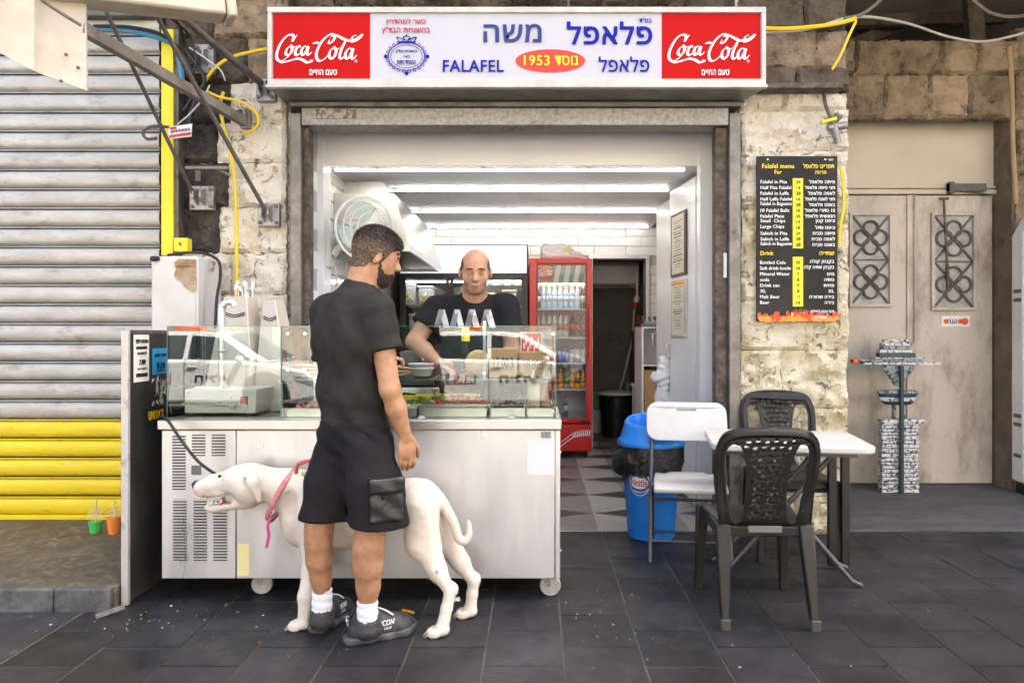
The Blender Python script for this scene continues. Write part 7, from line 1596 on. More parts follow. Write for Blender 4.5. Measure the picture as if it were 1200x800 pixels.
# socks and shoes
def shoe(ank, heel, toe, name_mark):
    heel = np.array(heel); toe = np.array(toe); d = nv(toe-heel); sd = nv(np.cross(d, u_)); ank = np.array(ank)
    L = np.linalg.norm(toe-heel); P = lambda a, s_, z: heel+d*a*L+sd*s_+u_*z
    T = SDF(np.minimum(heel, toe)-.13, np.maximum(heel, toe)+V3(.13, .13, .24), .005)
    T.chain([P(.04, 0, .052), P(.45, 0, .048), P(.80, .004, .038), P(.97, .004, .030)], [.044, .048, .047, .036], .03); T.ell(P(.18, 0, .085), (.055, .040, .055), (d, sd, u_), .03); T.chain([P(.22, 0, .10), P(.62, 0, .058)], [.040, .036], .03)
    T.chain([V3(ank[0], ank[1], .06), V3(ank[0], ank[1], .080)], [.056, .0515], .02).ell(P(.80, .002, .046), (.065, .047, .034), (d, sd, u_), .02).ell(np.array([ank[0], ank[1], .140]), (.043, .043, .045), (d, sd, u_), .004, 'sub').cone(V3(ank[0], ank[1], .10), V3(ank[0], ank[1], .2), .043, .043, .003, 'sub'); T.cut(lambda x, y, z: .022-z+0*x+0*y)
    up = T.build('shoe', shoe_m, man)
    T = SDF(np.minimum(heel, toe)-.13, np.maximum(heel, toe)+V3(.13, .13, .12), .005)
    T.chain([P(.0, 0, .024), P(.25, 0, .024), P(.55, .006, .022), P(.84, .006, .024), P(.97, .004, .028)], [.052, .049, .050, .052, .044], .02); T.ell(P(-.02, 0, .040), (.04, .042, .022), (d, sd, u_), .015)
    T.warp(lambda x, y, z: .0035*np.sin((x*d[0]+y*d[1])*75+z*60)); T.cut(lambda x, y, z: np.maximum(.001-z, z-(.034+.018*np.clip(((x-heel[0])*d[0]+(y-heel[1])*d[1])/L-.8, 0, 1)*2))+0*x); T.build('sole', sole_m, up)
    b = MB()
    for k in range(5):
        a = .42+.075*k; z = .126-.0125*k; b.tube([Vector(P(a, -.032, z-.020)), Vector(P(a+.02, 0, z)), Vector(P(a, .032, z-.020))], .0035, 6)
    b.tube(crom([Vector(P(.40, .0, .130)), Vector(P(.52, .028, .122)), Vector(P(.66, .036, .098))], 4), .0032, 6); b.build('laces', M['ink_white'], up, smooth=True)
    # lettering on the outer side and a small shield on the heel
    b = MB()
    def fs(u, v):
        a = .40+u; bp = P(a, .0, v); w_ = .049-.10*max(0, v-.05)-.01*abs(a-.45); return bp+sd*(w_+.004)
    put_text(b, 'ICON', fs, 0, .26, .066, .088, .03, .25); put_text(b, 'WILD', fs, .02, .20, .050, .059, .02, .25); b.build('lettering', M['ink_white'], up)
    b = MB()
    fh = lambda u, v: P(-.135-.10*abs(u)/.04*.4+.18*max(0, (v-.09))*2, 0, v)+sd*u
    stroke(b, [(-.022, .105), (-.010, .112), (.010, .112), (.022, .105), (.016, .085), (0, .076), (-.016, .085), (-.022, .105)], fh, .003, .004, n=3, taper=False); put_text(b, 'ICON', fh, -.012, .012, .090, .101, .03); b.build('heel_badge', M['ink_white'], up)
    T = SDF(ank-V3(.09, .09, .15), ank+V3(.09, .09, .11), .005); T.chain([ank+V3(0, 0, .05), np.array([ank[0], ank[1], .07])], [.0435, .044], .01); T.warp(lambda x, y, z: .0018*np.sin(z*170+x*25)); T.cut(lambda x, y, z: np.maximum(z-(ank[2]+.045+.05*(x-ank[0])), .045-z)+0*y); T.build('sock', sock_m, man)
gR0, gR1 = G(417, 752), G(478, 739); gL0, gL1 = G(375, 738), G(404, 718)
shoe(anR, (gR0.x, gR0.y, 0), (gR1.x, gR1.y, 0), 1); shoe(anL, (gL0.x, gL0.y, 0), (gL1.x, gL1.y, 0), 0)

# ------------------------------------------------------------------ seller behind the counter
sel = thing('person', (-.36, 4.42, 0), 'balding man in black shirt with silver zigzag print working behind the counter', 'person')
hc = WP(557, 317.5, 4.14); hf = nv((.10, -1, -.30)); hr = nv(np.cross(hf, u_)); hu = np.cross(hr, hf); axs = (hf, hr, hu)
S = SDF((-.85, 3.85, -.01), (.12, 4.75, 1.82), .006)
nk = WP(556, 350, 4.24); cs_ = WP(551, 392, 4.30); ws_ = WP(551, 455, 4.38); pv_ = V3(-.36, 4.42, .86)
S.ell(cs_, (.19, .125, .17), k=.05).ell(ws_, (.17, .13, .17), k=.05).ell(pv_, (.165, .12, .14), k=.05).cone(nk+V3(-.13, .03, -.04), nk+V3(.13, .03, -.04), .06, .06, .05)
for sx_ in (-1, 1): S.chain([pv_+V3(sx_*.09, 0, -.06), V3(-.36+sx_*.11, 4.42, .48), V3(-.36+sx_*.12, 4.45, .09)], [.09, .062, .045], .03); S.ell(V3(-.36+sx_*.12, 4.38, .045), (.045, .12, .045), k=.03)
sR, sL = WP(512, 362, 4.26), WP(594, 359, 4.28); eR, wR_ = WP(486, 400, 4.20), WP(512, 424, 4.02); eL, wL = WP(600, 412, 4.24), WP(560, 432, 4.02)
S.chain([sR, eR], [.062, .050], .03).chain([eR, eR*.55+wR_*.45, wR_], [.050, .047, .032], .02).chain([sL, eL], [.060, .048], .03).chain([eL, wL], [.046, .031], .02)
hand(S, wR_, (.8, -.35, -.35), V3(0, -.3, -1), V3(.3, .9, 0), .7); hand(S, wL, (-.8, -.4, -.3), V3(0, -.3, -1), V3(-.3, .9, 0), .7)
S.chain([nk+V3(0, .02, -.05), hc-hu*.06-hf*.025], [.075, .066], .03)
S.ell(hc+hu*.028-hf*.005, (.095, .079, .094), axs, .02).ell(hc+hf*.030-hu*.042, (.064, .065, .080), axs, .03).ell(hc+hf*.066-hu*.098, (.026, .036, .022), axs, .03)
S.cone(hc+hf*.086+hu*.014, hc+hf*.110-hu*.026, .010, .015, .012).ell(hc+hf*.100-hu*.031, (.014, .021, .011), axs, .008); S.cone(hc+hf*.080+hr*.032+hu*.026, hc+hf*.080-hr*.032+hu*.026, .011, .011, .018); S.ell(hc+hf*.090-hu*.064, (.012, .027, .008), axs, .010); S.ell(hc+hf*.089-hu*.077, (.011, .024, .008), axs, .008); S.ell(hc+hf*.100-hu*.071, (.012, .028, .0025), axs, .002, 'sub')
for sd in (1, -1):
    S.ell(hc+hf*.085+hr*.034*sd+hu*.004, (.013, .019, .011), axs, .006, 'sub'); S.ell(hc+hf*.070+hr*.034*sd+hu*.003, (.015, .017, .012), axs, .005); S.ell(hc+hf*.05+hr*.05*sd-hu*.03, (.03, .022, .03), axs, .02)
    e = hc+hr*.086*sd-hf*.004-hu*.012; S.ell(e, (.020, .012, .034), axs, .006); S.ell(e+hr*.010*sd+hf*.008, (.009, .007, .016), axs, .004, 'sub')
HD = crop(S, hc-.17, hc+.17)
def sreg(c):
    d = c-hc; u, v, w_ = d@hf, d@hr, d@hu
    return ((w_+.012*(np.random.rand(len(c))-.5) < -.052-.25*np.clip(.03-np.abs(v), 0, 1)) & (u > -.01+.3*np.abs(v)*0) & (w_ > -.135) & (np.linalg.norm(d, axis=1) < .17) & ~((np.abs(v) < .022) & (w_ > -.080) & (w_ < -.060) & (u > .07))).astype(int)+2*((np.abs(v) < .022) & (w_ > -.080) & (w_ < -.060) & (u > .07)).astype(int)
S.build('body', [skin2, stub, mat('lips', (.36, .16, .12), .45)], sel, region=sreg)
hl = lambda u: np.interp(u, [-.11, -.05, -.02, .0, .02, .03], [-.07, -.06, -.03, .0, .0, .02])
T = hair_cut(HD, hc, axs, lambda u, v, w_: .0035+hn(u, v, w_)*.6, lambda u, v, w_: np.maximum(np.maximum(np.maximum((hl(u)-w_), w_-(.072-.45*np.clip(u, 0, 1))), u-.045), np.abs(v)-.086)*.8); T.build('hair', hair_g, sel)
b = MB()
for sd in (1, -1): b.tube(crom([Vector(hc+hf*.094+hr*.012*sd+hu*.028), Vector(hc+hf*.092+hr*.032*sd+hu*.032), Vector(hc+hf*.074+hr*.055*sd+hu*.022)], 4), [.0030]*2+[.0046]*5+[.0022]*2, 6)
b.build('eyebrows', hair_d, sel, smooth=True)
b = MB()
for sd in (1, -1): b.tube(crom([Vector(hc+hf*.083+hr*.020*sd-hu*.0005), Vector(hc+hf*.0882+hr*.034*sd-hu*.003), Vector(hc+hf*.078+hr*.050*sd-hu*.0005)], 4), .0016, 6)
b.build('eyelashes', hair_d, sel, smooth=True)
b = MB(); b.tube(crom([Vector(hc+hf*.086+hr*.024-hu*.072), Vector(hc+hf*.0985-hu*.070), Vector(hc+hf*.086-hr*.024-hu*.072)], 4), .0022, 6); b.build('lip_line', mat('lip_shadow', (.20, .08, .06), .6), sel, smooth=True)
T = SDF((-.85, 3.95, .85), (.12, 4.75, 1.56), .0065)
T.ell(cs_, (.215, .150, .19), k=.06).ell(ws_, (.195, .155, .2), k=.06).ell(pv_+V3(0, 0, .05), (.185, .15, .14), k=.06).cone(nk+V3(-.14, .035, -.05), nk+V3(.14, .035, -.05), .075, .075, .06).cone(nk+V3(0, .02, -.08), nk+V3(0, .015, -.02), .11, .085, .04)
sl1 = sR*.45+eR*.55; sl2 = sL*.35+eL*.65; T.chain([sR, sl1, sl1+nv(sl1-sR)*.03], [.083, .078, .074], .04).chain([sL, sl2, sl2+nv(sl2-sL)*.03], [.080, .074, .072], .04)
T.warp(lambda x, y, z: (.010*vnoise(x+.4*z, y, z, (12, 12, 8), 7)+.006*vnoise(x-.5*z, y, z, (20, 20, 10), 8))*np.clip((1.44-z)/.15, .1, 1))
d1, d2 = nv(sl1-sR), nv(sl2-sL)
def tc2(x, y, z):
    a1 = np.where((np.sqrt((x-sl1[0])**2+(y-sl1[1])**2+(z-sl1[2])**2) < .14) & (x < sl1[0]+.055+0*y), (x-sl1[0])*d1[0]+(y-sl1[1])*d1[1]+(z-sl1[2])*d1[2], -1)
    a2 = np.where((np.sqrt((x-sl2[0])**2+(y-sl2[1])**2+(z-sl2[2])**2) < .14) & (x > sl2[0]-.05+0*y), (x-sl2[0])*d2[0]+(y-sl2[1])*d2[1]+(z-sl2[2])*d2[2], -1)
    q = np.sqrt(((x-nk[0])/.072)**2+((y-nk[1]+.02)/.085)**2+((z-nk[2]-.045)/.080)**2); return np.maximum(np.maximum(np.maximum(a1, a2), (1-q)*.05), .9-z)
T.cut(tc2); st2 = T.build('tee_shirt', tee2, sel)
zig = [mat('silver_print', (.50, .51, .53), .3, metal=.3), mat('dark_silver_print', (.17, .175, .185), .35, metal=.3)]
def chestY(x, z):
    fi, fk = (x-T.lo[0])/T.h, (z-T.lo[2])/T.h; i, k = int(fi), int(fk); a, c = fi-i, fk-k
    col = (T.D[i, :, k]*(1-a)+T.D[i+1, :, k]*a)*(1-c)+(T.D[i, :, k+1]*(1-a)+T.D[i+1, :, k+1]*a)*c
    j = max(1, int(np.argmax(col < 0))); return T.lo[1]+(j-1+col[j-1]/(col[j-1]-col[j]+1e-9))*T.h
for q in range(8):
    b = MB(); u0 = 508.5+q*9.0; up = q % 2 == 0
    pts = [(u0, 383.5), (u0+7.5, 383.5), (u0+11.5, 362.5), (u0+5.5, 362.5)] if up else [(u0-3.4, 362.5), (u0+3.2, 362.5), (u0+9.2, 383.5), (u0+1.8, 383.5)]
    n = 10; P = lambda s_, t: (lambda a: (a.x, chestY(a.x, a.z)-.0035, a.z))(W(*( (1-t)*((1-s_)*pts[0][k]+s_*pts[1][k])+t*((1-s_)*pts[3][k]+s_*pts[2][k]) for k in (0, 1)), 4.17))
    vs = [P(i/n, j/n) for j in range(n+1) for i in range(n+1)]
    b.add(vs, [(j*(n+1)+i, j*(n+1)+i+1, (j+1)*(n+1)+i+1, (j+1)*(n+1)+i) for j in range(n) for i in range(n)]); b.build('zigzag_print', zig[0 if not up else 1], st2)

# ------------------------------------------------------------------ dog
dogw = mat('white_dog_coat', (.66, .60, .52), .75, col2=(.62, .54, .45), sc=9, bump=.25, bsc=160, bdist=.004, sss=.04)
dogp = mat('pink_dog_skin', (.60, .36, .28), .6, col2=(.68, .5, .4), sc=30)
dogn = mat('dog_nose', (.025, .02, .02), .4, bump=.4, bsc=200, bdist=.002)
dg_ = thing('dog', (-.85, 3.28, 0), 'large white dog with pink collar standing in profile before the counter', 'dog')
YA_, YB_ = 3.37, 3.28           # depth of the spine at the shoulders and at the rump
S = SDF((-1.68, 3.02, -.005), (-.22, 3.62, .80), .0055)
D = lambda px, py, Y: WP(px, py, Y)
def ax_of(a, c): d = nv(c-a); s_ = nv(np.cross(d, u_)); return d, s_, np.cross(s_, d)
th_, lo_, ru = D(392, 600, YA_-.01), D(448, 592, 3.32), D(486, 588, YB_)
A1_ = ax_of(th_, lo_)
S.ell(th_, (.20, .120, .172), (A1_[0], A1_[1], u_), .06).ell(D(365, 598, YA_), (.13, .115, .158), k=.06).ell(lo_+V3(0, 0, .012), (.20, .092, .108), (A1_[0], A1_[1], u_), .06).ell(ru, (.112, .095, .110), k=.05)
S.chain([D(372, 582, YA_), D(340, 574, YA_), D(312, 566, YA_-.01)], [.112, .088, .076], .05).ell(D(352, 612, YA_), (.08, .085, .105), k=.05)
# head
hs = D(291, 562, YA_-.02); S.ell(hs, (.092, .076, .080), (nv((1, 0, .1)), V3(0, 1, 0), nv((-.1, 0, 1))), .03).ell(D(296, 572, YA_-.02), (.085, .082, .075), k=.03).ell(D(277, 561, YA_-.02), (.055, .062, .055), k=.03)
S.chain([D(272, 563, YA_-.02), D(250, 568, YA_-.02), D(236, 571, YA_-.02)], [.054, .045, .036], .02); S.ell(D(242, 577.5, YA_-.02), (.042, .036, .021), k=.015).ell(D(258, 576, YA_-.02), (.048, .041, .023), k=.015)
S.chain([D(292, 585, YA_-.02), D(270, 591, YA_-.02), D(250, 596, YA_-.02), D(243, 594.5, YA_-.02)], [.044, .023, .018, .014], .014)
S.ell(D(259, 585, YA_-.02), (.068, .06, .019), (nv((1, 0, .16)), V3(0, 1, 0), nv((-.16, 0, 1))), .006, 'sub')
S.ell(D(230.5, 567.5, YA_-.02), (.021, .022, .019), k=.006)
for sd in (-1, 1):
    S.ell(D(262, 555.5, YA_-.02)+V3(0, sd*.050, 0), (.012, .010, .007), k=.006, op='sub')
    p0 = D(297, 557, YA_-.02)+V3(0, sd*.066, 0); S.chain([p0+V3(0, -sd*.012, 0), p0+V3(.036, sd*.028, -.012), p0+V3(.062, sd*.030, -.092)], [.030, .029, .011], .010); S.ell(p0+V3(-.004, sd*.020, -.012), (.012, .018, .022), k=.006, op='sub')
# legs
for sd, fpx, fpy, yy in ((-1, 352, 737, 3.20), (1, 366, 722, 3.44)):
    ft = G(fpx, fpy); y0 = YA_+sd*.082; el = D(367, 645, y0+sd*.005); wr_ = V3((358-HX)*ft.y/F if sd < 0 else ft.x+.03, ft.y, .145); pa = V3(ft.x+.02, ft.y, .04)
    S.chain([D(372, 600, y0-sd*.03), el], [.085, .052], .045).chain([el, el*.5+wr_*.5+V3(.0, 0, 0), wr_, pa], [.047, .033, .030, .030], .02)
    S.ell(V3(ft.x+.012, ft.y, .026), (.036, .033, .026), k=.012)
    for q in (-.026, -.009, .009, .026): S.ell(V3(ft.x-.030+abs(q)*.5, ft.y+q*1.15, .019), (.030, .0098, .019), k=.0015)
for sd, st_px, hk_px, ft_px in ((-1, (491, 638), (528, 692), (517, 745)), (1, (520, 634), (555, 680), (550, 723))):
    ft = G(*ft_px); y0 = YB_+sd*.07; yh = (y0+ft.y*2)/3; stf = D(*st_px, y0+sd*.012); hk = D(*hk_px, yh); pa = V3(ft.x+.006, ft.y, .045)
    S.chain([D(490 if sd < 0 else 496, 592, y0-sd*.01), stf], [.084, .056], .045).chain([D(499 if sd < 0 else 508, 606, y0), stf*.4+hk*.6+V3(.0, 0, .02)], [.052, .030], .04).chain([stf, stf*.45+hk*.55, hk], [.052, .036, .026], .03).chain([hk, hk*.5+pa*.5, pa], [.0265, .0245, .028], .012); S.ell(hk+V3(.012, 0, .012), (.020, .017, .026), k=.015)
    S.ell(V3(ft.x-.0, ft.y, .027), (.036, .033, .026), k=.012)
    for q in (-.026, -.009, .009, .026): S.ell(V3(ft.x-.040+abs(q)*.5, ft.y+q*1.15, .019), (.030, .0098, .019), k=.0015)
S.ell(D(372, 592, YA_-.10), (.05, .022, .085), k=.04).ell(D(462, 606, YB_-.075), (.035, .03, .06), k=.05, op='sub').ell(D(462, 606, YB_+.075), (.035, .03, .06), k=.05, op='sub').ell(D(340, 590, YA_-.095), (.03, .02, .05), k=.04, op='sub')
x_a, x_b = D(385, 600, YA_)[0], D(446, 600, 3.32)[0]
S.warp(lambda x, y, z: .0022*np.sin((x+.25*z)*95)*np.clip((x-x_a)/.05, 0, 1)*np.clip((x_b-x)/.05, 0, 1)*np.clip((.60-z)/.06, 0, 1)*np.clip((z-.36)/.05, 0, 1)+.0015*vnoise(x, y, z, (45, 45, 45), 4))
tp = [D(497, 571, YB_), D(514, 583, YB_), D(530, 610, YB_), D(537, 629, YB_), D(545, 634, YB_), D(550, 624, YB_), D(549, 610, YB_)]; tpc = [np.array(p) for p in crom([Vector(p) for p in tp], 3)]
S.chain(tpc, list(np.interp(np.linspace(0, 1, len(tpc)), [0, .15, .5, .85, 1], [.040, .026, .018, .011, .006])), .012)
nose, muz = D(229, 568, YA_-.02), D(236, 579, YA_-.02)
feet = [np.array(G(352, 737)), np.array(G(517, 745)), np.array(G(550, 723)), np.array(G(366, 722))]
def dreg(c):
    r0 = np.zeros(len(c), int); r0[np.linalg.norm((c-muz)*V3(1, 1, 1.6), axis=1) < .052] = 1
    for f in feet: r0[(np.linalg.norm(c[:, :2]-f[:2]-V3(-.055, 0), axis=1) < .035) & (c[:, 2] < .022)] = 1
    r0[np.linalg.norm(c-nose, axis=1) < .027] = 2
    e = D(297, 559, YA_-.02)+V3(0, -.085, -.008); r0[np.linalg.norm(c-e, axis=1) < .016] = 1
    for sp, rr in ((D(511, 672, 3.1), .009), (D(544, 655, 3.27), .008), (D(317, 577, 3.2), .010), (D(315, 566, 3.2), .006), (D(262, 562, 3.3), .004)): r0[np.linalg.norm((c-sp)*V3(1, .15, 1), axis=1) < rr] = 4
    mt = D(258, 585.5, YA_-.02); r0[(np.abs(c[:, 0]-mt[0]) < .060) & (np.abs(c[:, 2]-mt[2]-.0) < .016)] = 3
    return r0
dbody = S.build('body', [dogw, dogp, dogn, mat('dark_pink_gum', (.34, .11, .10), .35), mat('grey_coat_spot', (.30, .25, .23), .8)], dg_, region=dreg)
fb_ = blades(dbody, dbody, 26000, lambda c: .0065, dogw, 'coat_hair', lambda c: V3(2.2, 0, -1.0) if c[2] > .25 else V3(.3, 0, -2.2), wd=.0006, seed=12, keep=lambda c: np.linalg.norm(c-muz) > .07 and np.linalg.norm(c-nose) > .04 and c[2] > .03 and not (abs(c[0]-D(258, 585, YA_)[0]) < .07 and abs(c[2]-D(258, 585, YA_)[2]) < .035))
b = MB()
for f in feet:
    for q in (-.026, -.009, .009, .026): b.cyl((f[0]-.058+abs(q)*.5-(.010 if f[0] > -.7 else 0), f[1]+q*1.15, .016), (f[0]-.072+abs(q)*.5-(.010 if f[0] > -.7 else 0), f[1]+q*1.15, .004), .0042, .001, 6)
b.build('claws', mat('pale_claw', (.45, .36, .28), .4), dg_, smooth=True)['kind'] = 'stuff'
b = MB()
for sd in (-1, 1): b.lathe([(.001, .0065), (.0045, .0058), (.0068, .003), (.0072, 0), (.0068, -.003), (.001, -.0065)], Vector(D(262, 555.5, YA_-.02)+V3(0, sd*.0415, 0)), 14, (0, 1, 0))
b.build('eyes', mat('dog_eye', (.02, .012, .008), .1), dg_, smooth=True)
T = SDF(D(285, 598, YA_)-.1, D(240, 570, YA_)+.1, .004); T.chain([D(281, 586, YA_-.02), D(264, 588.5, YA_-.02), D(251, 592, YA_-.02)], [.030, .019, .012], .01).ell(D(265, 585.5, YA_-.02), (.085, .024, .016), (nv((1, 0, .16)), V3(0, 1, 0), nv((-.16, 0, 1))), .004); T.build('tongue', mat('dog_tongue', (.58, .20, .20), .35), dg_)
b = MB()
for u, v, h_, up in ((246.5, 590.5, .014, 1), (250, 588.6, .010, 1), (256, 587.6, .009, 1), (262, 586.5, .009, 1), (243.5, 581.5, .012, -1), (262, 582.5, .010, -1), (268, 581, .009, -1)):
    p = Vector(D(u, v, YA_-.02))+Vector((0, -.028, 0)); b.cyl(p, p+Vector((0, 0, h_*up)), .006, .001, 6)
b.build('teeth', mat('teeth', (.75, .70, .58), .4), dg_, smooth=True)
pink = mat('pink_webbing', (.52, .15, .17), .8, col2=(.62, .3, .3), sc=60)
b = MB(); n0 = D(332, 581, YA_); ca = nv(D(345, 553, YA_)-D(319, 605, YA_)); cs2 = V3(0, 1, 0)
ring = [Vector(D(332, 579.5, YA_)+ca*.134*math.cos(t)+cs2*.120*math.sin(t)) for t in np.linspace(0, 2*math.pi, 40, endpoint=False)]
nrm = nv(np.cross(ca, cs2)); vs = []
for p in ring: vs += [p+Vector(nrm)*.012, p-Vector(nrm)*.012]
b.add(vs, [(2*i, 2*((i+1) % 40), 2*((i+1) % 40)+1, 2*i+1) for i in range(40)]); co = b.build('collar', pink, dg_, smooth=True); sm = co.modifiers.new('t', 'SOLIDIFY'); sm.thickness = .006
b = MB(); b.tube(crom([Vector(D(318, 606, YA_-.1)), Vector(D(314, 615, YA_-.11)), Vector(D(315, 628, YA_-.11)), Vector(D(312, 641, YA_-.11))], 6), .007, 8); b.build('collar_tail', mat('bright_pink_cord', (.60, .06, .22), .8), dg_, smooth=True)
b = MB(); p0 = W(347, 554, YA_-.11); pts = [p0, W(349, 545, 3.24), W(356, 541, 3.22), W(368, 539, 3.2), W(392, 535, 3.26), W(402, 500, 3.3)]; b.tube(crom(pts, 6), .009, 8); tag(b.build('leash', mat('coral_webbing', (.58, .13, .10), .7), None, smooth=True, loc=p0), 'coral red leash loop from the dog collar to the man', 'leash')
b = MB(); b.lathe([(.001, -.012), (.012, -.008), (.014, 0), (.012, .008), (.001, .012)], W(356, 555, YA_-.13), 12); b.build('tag', mat('pale_green_tag', (.5, .6, .3), .5), dg_, smooth=True)
# =================================================================== ACROSS THE STREET (seen in the glass)
def car(x_front_wheel, label, y=-5.0):
    o = thing('parked_car', (x_front_wheel-1.3, y-.85, -.12), label, 'car', 'white cars parked across the street')
    X = lambda u: x_front_wheel+u; gz = -.12; Wd = 1.7
    lower = [(.86, .32), (.90, .50), (.86, .66), (.70, .78), (.1, .90), (-.35, .95), (-2.6, 1.0), (-3.30, .98), (-3.48, .80), (-3.50, .45), (-3.40, .30)]
    # wheel arches cut the sill line
    arch = lambda cx: [(cx+.40*math.cos(t), .33+.40*math.sin(t)) for t in np.linspace(math.pi, 0, 11)]
    poly = lower+[(-3.05, .25)]+[p for p in arch(-2.62) if p[1] > .25]+[(-2.2, .22), (-.42, .22)]+[p for p in arch(0.0) if p[1] > .25]+[(.42, .25)]
    b = MB(); b.prism([(X(u), v+gz) for u, v in poly], lambda u, v, d: (u, d, v), y-Wd, y); b.build('body', cw, o, bevel=.05)
    cab = [(.02, .93), (-.75, 1.40), (-1.1, 1.45), (-2.3, 1.44), (-2.75, 1.36), (-3.25, 1.0)]
    b = MB(); n = len(cab); vs = [(X(u), y-.03-.22*(v-.93)/.5, v+gz) for u, v in cab]+[(X(u), y-Wd+.03+.22*(v-.93)/.5, v+gz) for u, v in cab]
    b.add(vs, [tuple(range(n)), tuple(range(2*n-1, n-1, -1))]+[(i, i+1, n+i+1, n+i) for i in range(n-1)]+[(n-1, 0, n, 2*n-1)]); b.build('cabin', cw, o, bevel=.04)
    win = [[(-.22, .97), (-.80, 1.34), (-1.30, 1.38), (-1.30, .99)], [(-1.38, .99), (-1.38, 1.38), (-2.2, 1.37), (-2.38, 1.0)], [(-2.46, 1.0), (-2.28, 1.36), (-2.66, 1.30), (-2.95, 1.02)]]
    for q in win:
        b = MB(); b.flat([(X(u), y-.018-.22*(v-.93)/.5, v+gz) for u, v in q]); b.build('window', cg, o)
    b = MB(); b.flat([(X(u), yy, v+gz) for u, v, yy in ((-.02, .965, y-.2), (-.02, .965, y-Wd+.2), (-.72, 1.40, y-Wd+.3), (-.72, 1.40, y-.3))]); b.v = [(a+.03, bb, c+.02) for a, bb, c in b.v]; b.build('windscreen', cg, o)
    for cx in (0.0, -2.62):
        for yy, s in ((y+.004, 1), (y-Wd-.004, -1)):
            b = MB(); c = Vector((X(cx), yy-s*.10, .32+gz)); b.lathe([(.20, -.10*s), (.30, -.11*s), (.325, -.06*s), (.325, .06*s), (.30, .10*s), (.23, .105*s)], c, 28, (0, 1, 0)); w_ = b.build('wheel', mat('tyre_rubber', (.02, .02, .02), .8), o, smooth=40)
            b = MB(); b.lathe([(.001, .06*s), (.22, .06*s), (.23, .10*s), (.215, .10*s)], c, 24, (0, 1, 0))
            for k in range(7): t = k*2*math.pi/7; d = Vector((math.cos(t), 0, math.sin(t))); b.bar(c+Vector((0, s*.085, 0)), c+d*.215+Vector((0, s*.085, 0)), .04, .02, (0, 1, 0))
            b.build('rim', M['chrome'], w_)
    b = MB(); b.prism([(X(.55), .72+gz), (X(.83), .60+gz), (X(.84), .52+gz), (X(.5), .64+gz)], lambda u, v, d: (u, d, v), y-.2, y+.006); b.build('headlight', mat('headlight', (.3, .32, .34), .1), o)
    b = MB(); b.cbox((X(-.38), y+.09, .99+gz), .10, .16, .10); b.build('mirror', cw, o, bevel=.03)
    b = MB(); b.box(X(-1.34), X(-1.33), y+.001, y+.004, .30+gz, .97+gz); b.box(X(-2.42), X(-2.41), y+.001, y+.004, .45+gz, .97+gz); b.box(X(-.30), X(-.29), y+.001, y+.004, .30+gz, .92+gz); b.build('door_gap', M['ink_black'], o)
    for u in (-1.18, -2.24): b = MB(); b.box(X(u)-.10, X(u)+.06, y, y+.03, .84+gz, .87+gz); b.build('door_handle', cw, o, bevel=.008)
    b = MB(); b.box(X(-3.4), X(.8), y-.02, y+.012, .24+gz, .30+gz); b.build('sill', M['grey_dark'], o, bevel=.01)
    # writing on the doors
    b = MB(); ft = lambda u, v: (X(u), y+.006, v+gz); put_text(b, 'חילוץ', ft, -.55, -1.15, .56, .74, .04); b.build('lettering', M['ink_black'], o)
    b = MB(); put_text(b, '1.1.8.5.1', ft, -1.55, -2.2, .60, .74, .01); b.build('lettering', M['ink_grey'], o)
    b = MB(); b.flat([ft(-1.55, .57), ft(-2.2, .56), ft(-2.2, .575), ft(-1.55, .585)]); b.build('red_underline', M['ink_red'], o)
    b = MB(); b.box(X(-1.7), X(-1.5), y-Wd+.4, y-.4, 1.46+gz, 1.55+gz); b.build('roof_light', mat('orange_beacon', (.85, .12, .02), .2), o, bevel=.02)
cw, cg = mat('white_car_paint', (.66, .68, .72), .3, coat=.8), mat('tinted_window', (.02, .03, .035), .05)
car(-4.55, 'white parked car across the street, the left of two, mirrored in the left glass case'); car(.55, 'white parked car across the street, the right of two, mirrored in the right glass case')
ob = thing('opposite_building', (0, -13, 0), 'pale stone building across the street faintly mirrored in the glass', 'building')
b = MB(); b.box(-26, 26, -16, -12.2, -.15, 7.2); b.build('wall', M['opp'], ob)
b = MB(); b.box(-26, 26, -12.2, -12.05, 3.5, 3.72); b.box(-26, 26, -12.2, -11.95, 7.0, 7.35); b.build('cornice', M['opp'], ob)
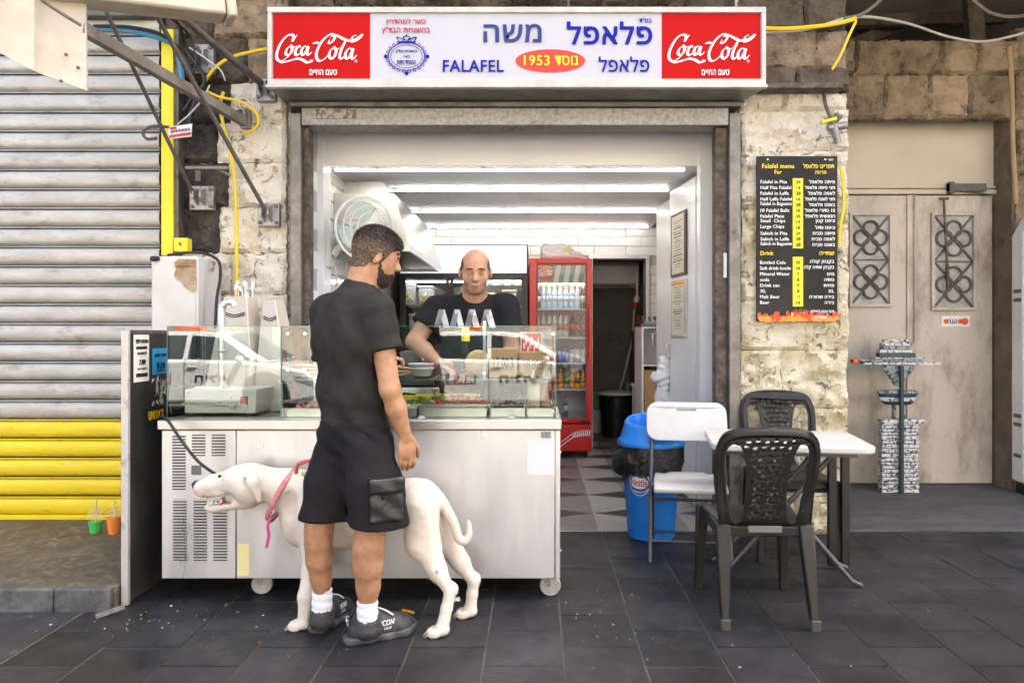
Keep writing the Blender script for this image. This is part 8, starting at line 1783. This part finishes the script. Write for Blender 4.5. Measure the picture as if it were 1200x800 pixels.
for k in range(11):
    x = -21+k*4.2
    b = MB(); b.box(x-.6, x+.6, -12.21, -12.14, 4.4, 6.2); b.build('shutter', mat('green_shutter', (.10, .17, .15), .6) if k == 0 else bpy.data.materials['green_shutter'], ob)
    b = MB(); b.box(x-1.4, x+1.4, -12.21, -12.12, .0, 2.9); b.build('shop_shutter', M['slat'], ob)
# =================================================================== LITTER ON THE PAVEMENT
p = G(478, 718); b = MB(); b.cbox((p.x, p.y, .008), .07, .012, .012, rz=-.5); tag(b.build('french_fry', mat('fried_potato', (.80, .42, .03), .6), None, bevel=.003, loc=p), 'single yellow french fry on the dark pavement between the man and dog feet', 'french fry')
p = G(532, 704); b = MB(); b.add([(p.x-.03, p.y, .002), (p.x+.03, p.y-.01, .004), (p.x+.025, p.y+.03, .012), (p.x-.02, p.y+.03, .004)], [(0, 1, 2, 3)]); tag(b.build('paper_scrap', M['paper'], None, loc=p), 'small white paper scrap under the counter behind the dog', 'paper')
b = MB(); p0, p1 = G(112, 722, .01), G(146, 710, .03); b.bar(p0, p1, .012, .02); tag(b.build('metal_strip', M['zinc'], None, loc=p0), 'bent metal strip lying at the foot of the black board', 'strip')
random.seed(9); lm = [M['paper'], mat('crumb_tan', (.45, .3, .14), .8), mat('crumb_orange', (.6, .2, .04), .7), mat('crumb_green', (.2, .4, .05), .7)]
b = MB(); 
for k in range(100):
    if k < 40: u, v = random.gauss(115, 55), random.gauss(722, 9)
    elif k < 75: u, v = random.gauss(random.choice((270, 430, 700)), 40), random.uniform(690, 770)
    else: u, v = random.uniform(660, 1190), random.uniform(640, 790)
    if v < 690 and u < 660: continue
    if u < 152 and v < 720: continue
    q = G(u, v); b.cur = random.choice((0, 0, 0, 1, 1, 1, 2, 3)) if k % 3 else 1; s = random.uniform(.002, .0055); b.cbox((q.x, q.y, s*.45), s*random.uniform(.8, 2.2), s, s*.7, random.random()*3)
lt = b.build('crumbs', lm, None); tag(lt, 'scattered crumbs and tiny litter on the dark pavement', 'litter', kind='stuff')
